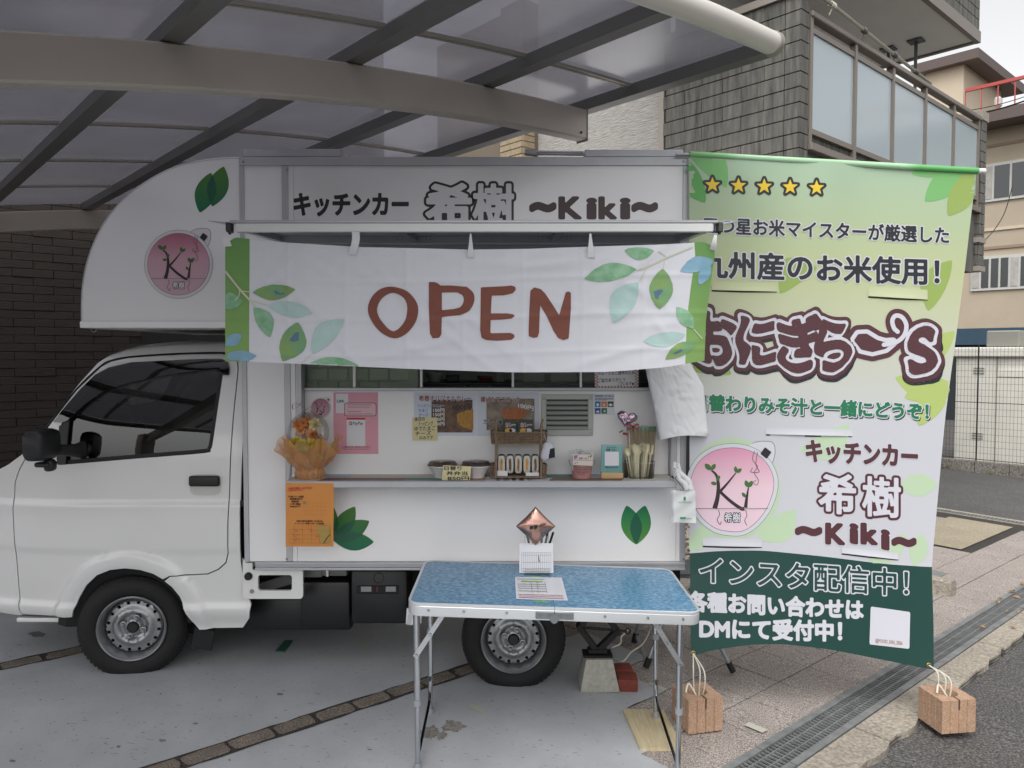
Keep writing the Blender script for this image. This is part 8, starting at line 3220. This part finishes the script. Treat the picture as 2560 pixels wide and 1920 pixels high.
# ---- teal stand with a blank white square
YTl = -.075
tl_s = thing('teal_sign', 'small teal stand sign with blank white square on a wooden foot', 'sign', P(*q('z6', 1215, 1260), YTl))
a, b = P(*q('z6', 1116, 1228), YTl), P(*q('z6', 1312, 964), YTl)
mb = MB()
mb.rbox((a.x, YTl, SZc + .012), (b.x, YTl + .004, b.z), .0025, 2)
mb.build('plate', mat('teal_plate', '6f9f9f', .3), tl_s)
a2, b2 = P(*q('z6', 1118, 1262), YTl - .012), P(*q('z6', 1320, 1224), YTl - .012)
mb = MB()
mb.rbox((a2.x, YTl - .014, SZc), (b2.x, YTl + .02, b2.z), .002, 2)
mb.build('wood_foot', mat('light_wood', 'bfa077', .55, var=.08, vscale=12, stretch=(.4, 4, 8)), tl_s)
FT = lambda x, y, off: P(x, y, YTl - .0003 - off)
rectp('z6', 1150, 1030, 1280, 1158, m_pw, tl_s, FT, .0004, 6, 'white_square')
ltr('キッチンカー', 'z6', (1172, 1000), (1258, 1000), 22, m_pk, tl_s, FT, cell=.08)
ltr('希樹〜Kiki〜', 'z6', (1162, 1020), (1268, 1020), 20, m_pk, tl_s, FT, cell=.08)
ltr('@food_kiki_2026', 'z6', (1158, 1178), (1268, 1178), 18, m_pk, tl_s, FT, cell=.08)

# ---- clear cup of spoons and forks, green tipped sticks behind
YCu = -.055
cc = P(*q('z6', 1465, 1262), YCu)
s_ = (YCu - CAM.y) / F / 3.687
cup = thing('cutlery_cup', 'clear plastic cup packed with cream spoons and forks at the counter end', 'cup', (cc.x, YCu, SZc))
mb = MB()
Hc = 150 * s_
mb.lathe([(.0005, .001), (132 * s_, .001), (138 * s_, .006), (145 * s_, Hc)], 40, T(cc.x, YCu, SZc))
mb.build('cup', m_lid, cup, True, 50)
mb = MB()
for zz, rr_ in ((.001, 136), (Hc, 145)):
    mb.tube([Vector((cc.x + rr_ * s_ * math.cos(t), YCu + rr_ * s_ * math.sin(t), SZc + zz)) for t in np.linspace(0, 6.2832, 41)], .0012, 5, cap=False)
mb.build('cup_rim', mat('clear_edge', 'b9c0c0', .15), cup)
m_spoon = mat('spoon_cream', 'cfc8a8', .4, sub=.1)
srn = random.Random(12)
def cutlery_mesh(fork):
    mb = MB()
    L, hd = .175, .042
    prof = []
    def fn(a, b):
        z = a * L
        if z < L - hd:
            wd = .0035 + .002 * (z / L)
            cup_ = 0
        else:
            t = (z - (L - hd)) / hd
            wd = .0045 + .0095 * math.sin(math.pi * (.15 + .80 * t)) if not fork else .0045 + .009 * min(1, t * 3)
            cup_ = .005 * math.sin(math.pi * t)
        x = (2 * b - 1) * wd
        return Vector((x, cup_ * (1 - (2 * b - 1) ** 2), z))
    mb.grid(fn, 26, 6)
    if fork:
        keep = []
        for f in mb.f:
            cxx = sum(mb.v[i][0] for i in f) / 4
            cz = sum(mb.v[i][2] for i in f) / 4
            if cz > L - .022 and (abs(cxx) < .0015 or abs(abs(cxx) - .0055) < .0012):
                continue
            keep.append(f)
        mb.f = keep
        mb.mi = [0] * len(keep)
    return mb.mesh('cutlery', m_spoon, True, 60)
cm = [cutlery_mesh(False), cutlery_mesh(True)]
for i in range(26):
    th = srn.uniform(0, 6.28)
    rr_ = math.sqrt(srn.uniform(.05, 1)) * 115 * s_
    x, y = rr_ * math.cos(th), rr_ * math.sin(th) * .9
    lean = x / (115 * s_) * 9 + srn.uniform(-3, 3)
    o = link('fork' if i % 2 else 'spoon', cm[i % 2], cup)
    o.matrix_parent_inverse = Matrix.Translation(-world_loc(cup))
    o.matrix_basis = Matrix.Translation((cc.x + x * .8, YCu + y * .8, SZc + .004)) @ RY(lean) @ RX(-y / (115 * s_) * 5) @ RZ(srn.uniform(-50, 50)) @ Matrix.Scale(srn.uniform(.80, .95), 4)
stk = thing('wrapped_sticks', 'bundle of wooden sticks in green tipped wrappers behind the cutlery cup', 'chopsticks', (cc.x, YCu + .055, SZc))
m_stick = mat('stick_wood', '9a8560', .6)
m_gtip = mat('tip_green', '3c7a5c', .4, color2='a9bfae', vscale=120, detail=2)
for i in range(22):
    x = 1370 + i * 11.3
    p = P(*q('z6', x, 900), YCu + .045 + .02 * (i % 3) / 2)
    mb = MB()
    top_ = P(*q('z6', x + (i - 11) * 1.1, 790 + 14 * abs(math.sin(i * 1.7))), p.y)
    mb.tube([Vector((p.x * .9 + cc.x * .1, p.y, SZc + .003)), top_ - Vector((0, 0, .012))], .0024, 5)
    st_ = mb.build('stick', m_stick, stk)
    mb = MB()
    d = Vector((0, 0, 1))
    mb.rbox((-.0045, -.001, -.026), (.0045, .001, .002), .0006, 1, Matrix.Translation(top_) @ RZ(srn.uniform(-40, 40)))
    mb.build('wrapper_tip', m_gtip, st_)
# heart balloon
hc_ = P(*q('z6', 1352, 722), -.03)
hb = thing('heart_balloon', 'lilac foil heart balloon on a stick behind the cutlery cup', 'balloon', (hc_.x, -.03, SZc))
s_ = (-.03 - CAM.y) / F / 3.687
mb = MB()
N_ = 60
def heart(t):
    x = 16 * math.sin(t) ** 3
    y = 13 * math.cos(t) - 5 * math.cos(2 * t) - 2 * math.cos(3 * t) - math.cos(4 * t)
    a = R(-14)
    return (x * math.cos(a) - y * math.sin(a)) * 6.0, (x * math.sin(a) + y * math.cos(a)) * 5.2
for sd in (-1, 1):
    rings = []
    for j in range(13):
        f = 1 - j / 12
        rg = []
        for i in range(N_):
            x, y = heart(2 * math.pi * i / N_)
            cr = 1 + .05 * math.sin(i * 1.57) * max(0, f - .75) * 4 * .5
            d_ = .022 * math.sqrt(max(0, 1 - f ** 3)) * (1 + .06 * math.sin(9 * f + i * .7))
            rg.append(hc_ + Vector((x * s_ * f * cr, sd * d_, y * s_ * f * cr)))
        rings.append(rg)
    mb.loft(rings)
mb.build('foil', mat('lilac_foil', 'bba3b4', .16, .95), hb, True, 70)
mb = MB()
mb.tube([hc_ + Vector((.01, 0, -.05)), Vector((hc_.x + .03, -.03, SZc))], .002, 6)
mb.build('stick', m_whitev, hb)
m_rib = mat('ribbon_red', '8f2a36', .35)
mb = MB()
rc = P(*q('z6', 1410, 800), -.055)
for sg in (-1, 1):
    mb.grid(lambda a, b: rc + Vector((sg * .030 * math.sin(math.pi * a), -.004, .012 * math.sin(2 * math.pi * a) + .010 * (b - .5))), 12, 2)
rc2 = P(*q('z6', 1340, 865), -.055)
mb.grid(lambda a, b: rc2 + Vector((.026 * (a - .5), .003 * math.sin(9 * a), .012 * (b - .5) + .002 * math.sin(6 * a))), 10, 2)
mb.build('ribbon', m_rib, hb)
mb = MB()
rc3 = P(*q('z6', 1300, 845), -.055)
mb.prism([rc3 + Vector((a, 0, b)) for a, b in ((-.010, -.008), (.010, .002), (.012, .010), (-.009, .0))], (0, .001, 0))
mb.build('leaf_tag', mat('tag_green', '3f6a55', .5), hb, False)

# ---- big white plastic bag hanging by the jamb
m_bag = mat('bag_plastic', 'e2e2e4', .35, sub=.15)
wb = thing('white_bag', 'large crumpled white plastic bag hanging at the hatch jamb', 'bag', P(*q('z6', 1850, 300), -.06))
L_ = [(150, 1500), (290, 1530), (450, 1562), (600, 1595), (750, 1620), (925, 1655)]
R_ = [(150, 1900), (250, 1960), (330, 2010), (430, 2065), (600, 2080), (780, 2098), (850, 2108), (890, 2092)]
wrn = random.Random(2)
wrk = [(wrn.uniform(0, 1), wrn.uniform(0, 1), wrn.uniform(0, 3.14), wrn.uniform(.08, .25), wrn.choice((-1, 1))) for _ in range(60)]
def wbag(a, b, side):
    y = 150 + (740 + 35 * (1 - a)) * b - (25 * math.sin(math.pi * a) * b)
    xl, xr = interp(L_, y), interp(R_, y)
    x = xl + (xr - xl) * a
    d = .05 * math.sqrt(max(0, 1 - (2 * a - 1) ** 2)) * (.35 + .65 * b)
    w__ = 0
    for (ca, cb2, an, ln, sg) in wrk:
        dx, dy = a - ca, b - cb2
        u_ = dx * math.cos(an) + dy * math.sin(an)
        v_ = -dx * math.sin(an) + dy * math.cos(an)
        w__ += sg * .0019 * math.exp(-(u_ / ln) ** 2 - (v_ / .03) ** 2)
    return P(*q('z6', x, y), -.075 + side * d + w__)
mb = MB()
for sd in (-1, 1):
    mb.grid(lambda a, b, sd=sd: wbag(a, b, sd), 50, 60)
mb.build('bag', m_bag, wb, True, 60)
mb = MB()
mb.tube([P(*q('z6', 1660, 160), -.05), P(*q('z6', 1640, 60), -.02), P(*q('z6', 1640, -30), -.01)], .004, 6)
mb.build('bag_string', m_rope, wb)
# ---- bundle of folded carrier bags
cbg = thing('carrier_bags', 'bundle of white carrier bags with green print hooked at the counter end', 'bags', P(*q('yG', 1330, 1200), -.19))
m_cb2 = mat('carrier_plastic', 'd3d4d4', .4, sub=.1)
for i in range(4):
    o_ = 3 * (3 - i)
    mb = MB()
    Yc = -.185 + .004 * (3 - i)
    def cbf(a, b, Yc=Yc, o_=o_, i=i):
        x = 1192 - o_ * 3 + (262 + 0 * b + 12 * b) * a
        y = 1195 + 12 * math.sin(math.pi * a * 1.0) * (1 - b) + (395 - o_) * b + 8 * a * b
        return P(*q('yG', x, y), Yc - .004 * math.sin(5 * a + 3 * b + i) * math.sin(4 * b + 1) - .002 * math.sin(13 * b + 7 * a))
    mb.grid(cbf, 12, 16)
    mb.build('folded_bag', m_cb2, cbg)
FG = lambda x, y, off: P(x, y, -.193 - off)
rectp('yG', 1312, 1278, 1338, 1322, mat('bag_green', '3f8a62', .6), cbg, FG, .0006, name='green_mark')
for x0, x1, y in ((1235, 1420, 1340), (1255, 1400, 1352)):
    strokes([[q('yG', x0, y), q('yG', x1, y)]], .8, FG, mat('bag_green', '3f8a62', .6), cbg, 'green_line', base=.0006)
rectp('yG', 1268, 1525, 1340, 1550, mat('bag_green', '3f8a62', .6), cbg, FG, .0006, name='green_mark')
rectp('yG', 1348, 1542, 1412, 1550, mat('bag_green', '3f8a62', .6), cbg, FG, .0006, name='green_mark')
for i, pts in enumerate((((1210, 855), (1205, 960), (1235, 1070), (1290, 1150), (1340, 1190)), ((1240, 870), (1270, 980), (1330, 1040), (1380, 1100), (1400, 1190)), ((1220, 940), (1260, 1060), (1320, 1110), (1350, 1185)))):
    mb = MB()
    pp_ = smoothline([P(*q('yG', *p), -.17 - .008 * i) for p in pts], 5)
    mb.tube(pp_, .010, 8, rr=[.008 + .002 * abs(math.sin(k * .5 + i)) + .006 * k / len(pp_) for k in range(len(pp_))])
    mb.build('bag_handle', m_cb2, cbg)
mb = MB()
mb.tube(smoothline([P(*q('yG', *p), -.19) for p in ((1190, 930), (1240, 960), (1250, 1020), (1210, 1050), (1300, 1170), (1310, 1190))], 5), .0016, 5)
mb.build('hook_wire', m_jk, cbg)
# white cloth hanging under the table's rear left corner, seen below the box
a = P(*q('yC', 1760, 520), .02)
mb = MB()
mb.grid(lambda u, v: P(*q('yC', 1685 + 145 * u - 10 * v, 515 + 150 * v + 8 * math.sin(5 * u)), .03 - .012 * math.sin(8 * u + 2 * v)), 12, 8)
o = mb.build('hanging_cloth', m_bag)
tag(o, 'small white cloth hanging under the box behind the left table leg', 'cloth')
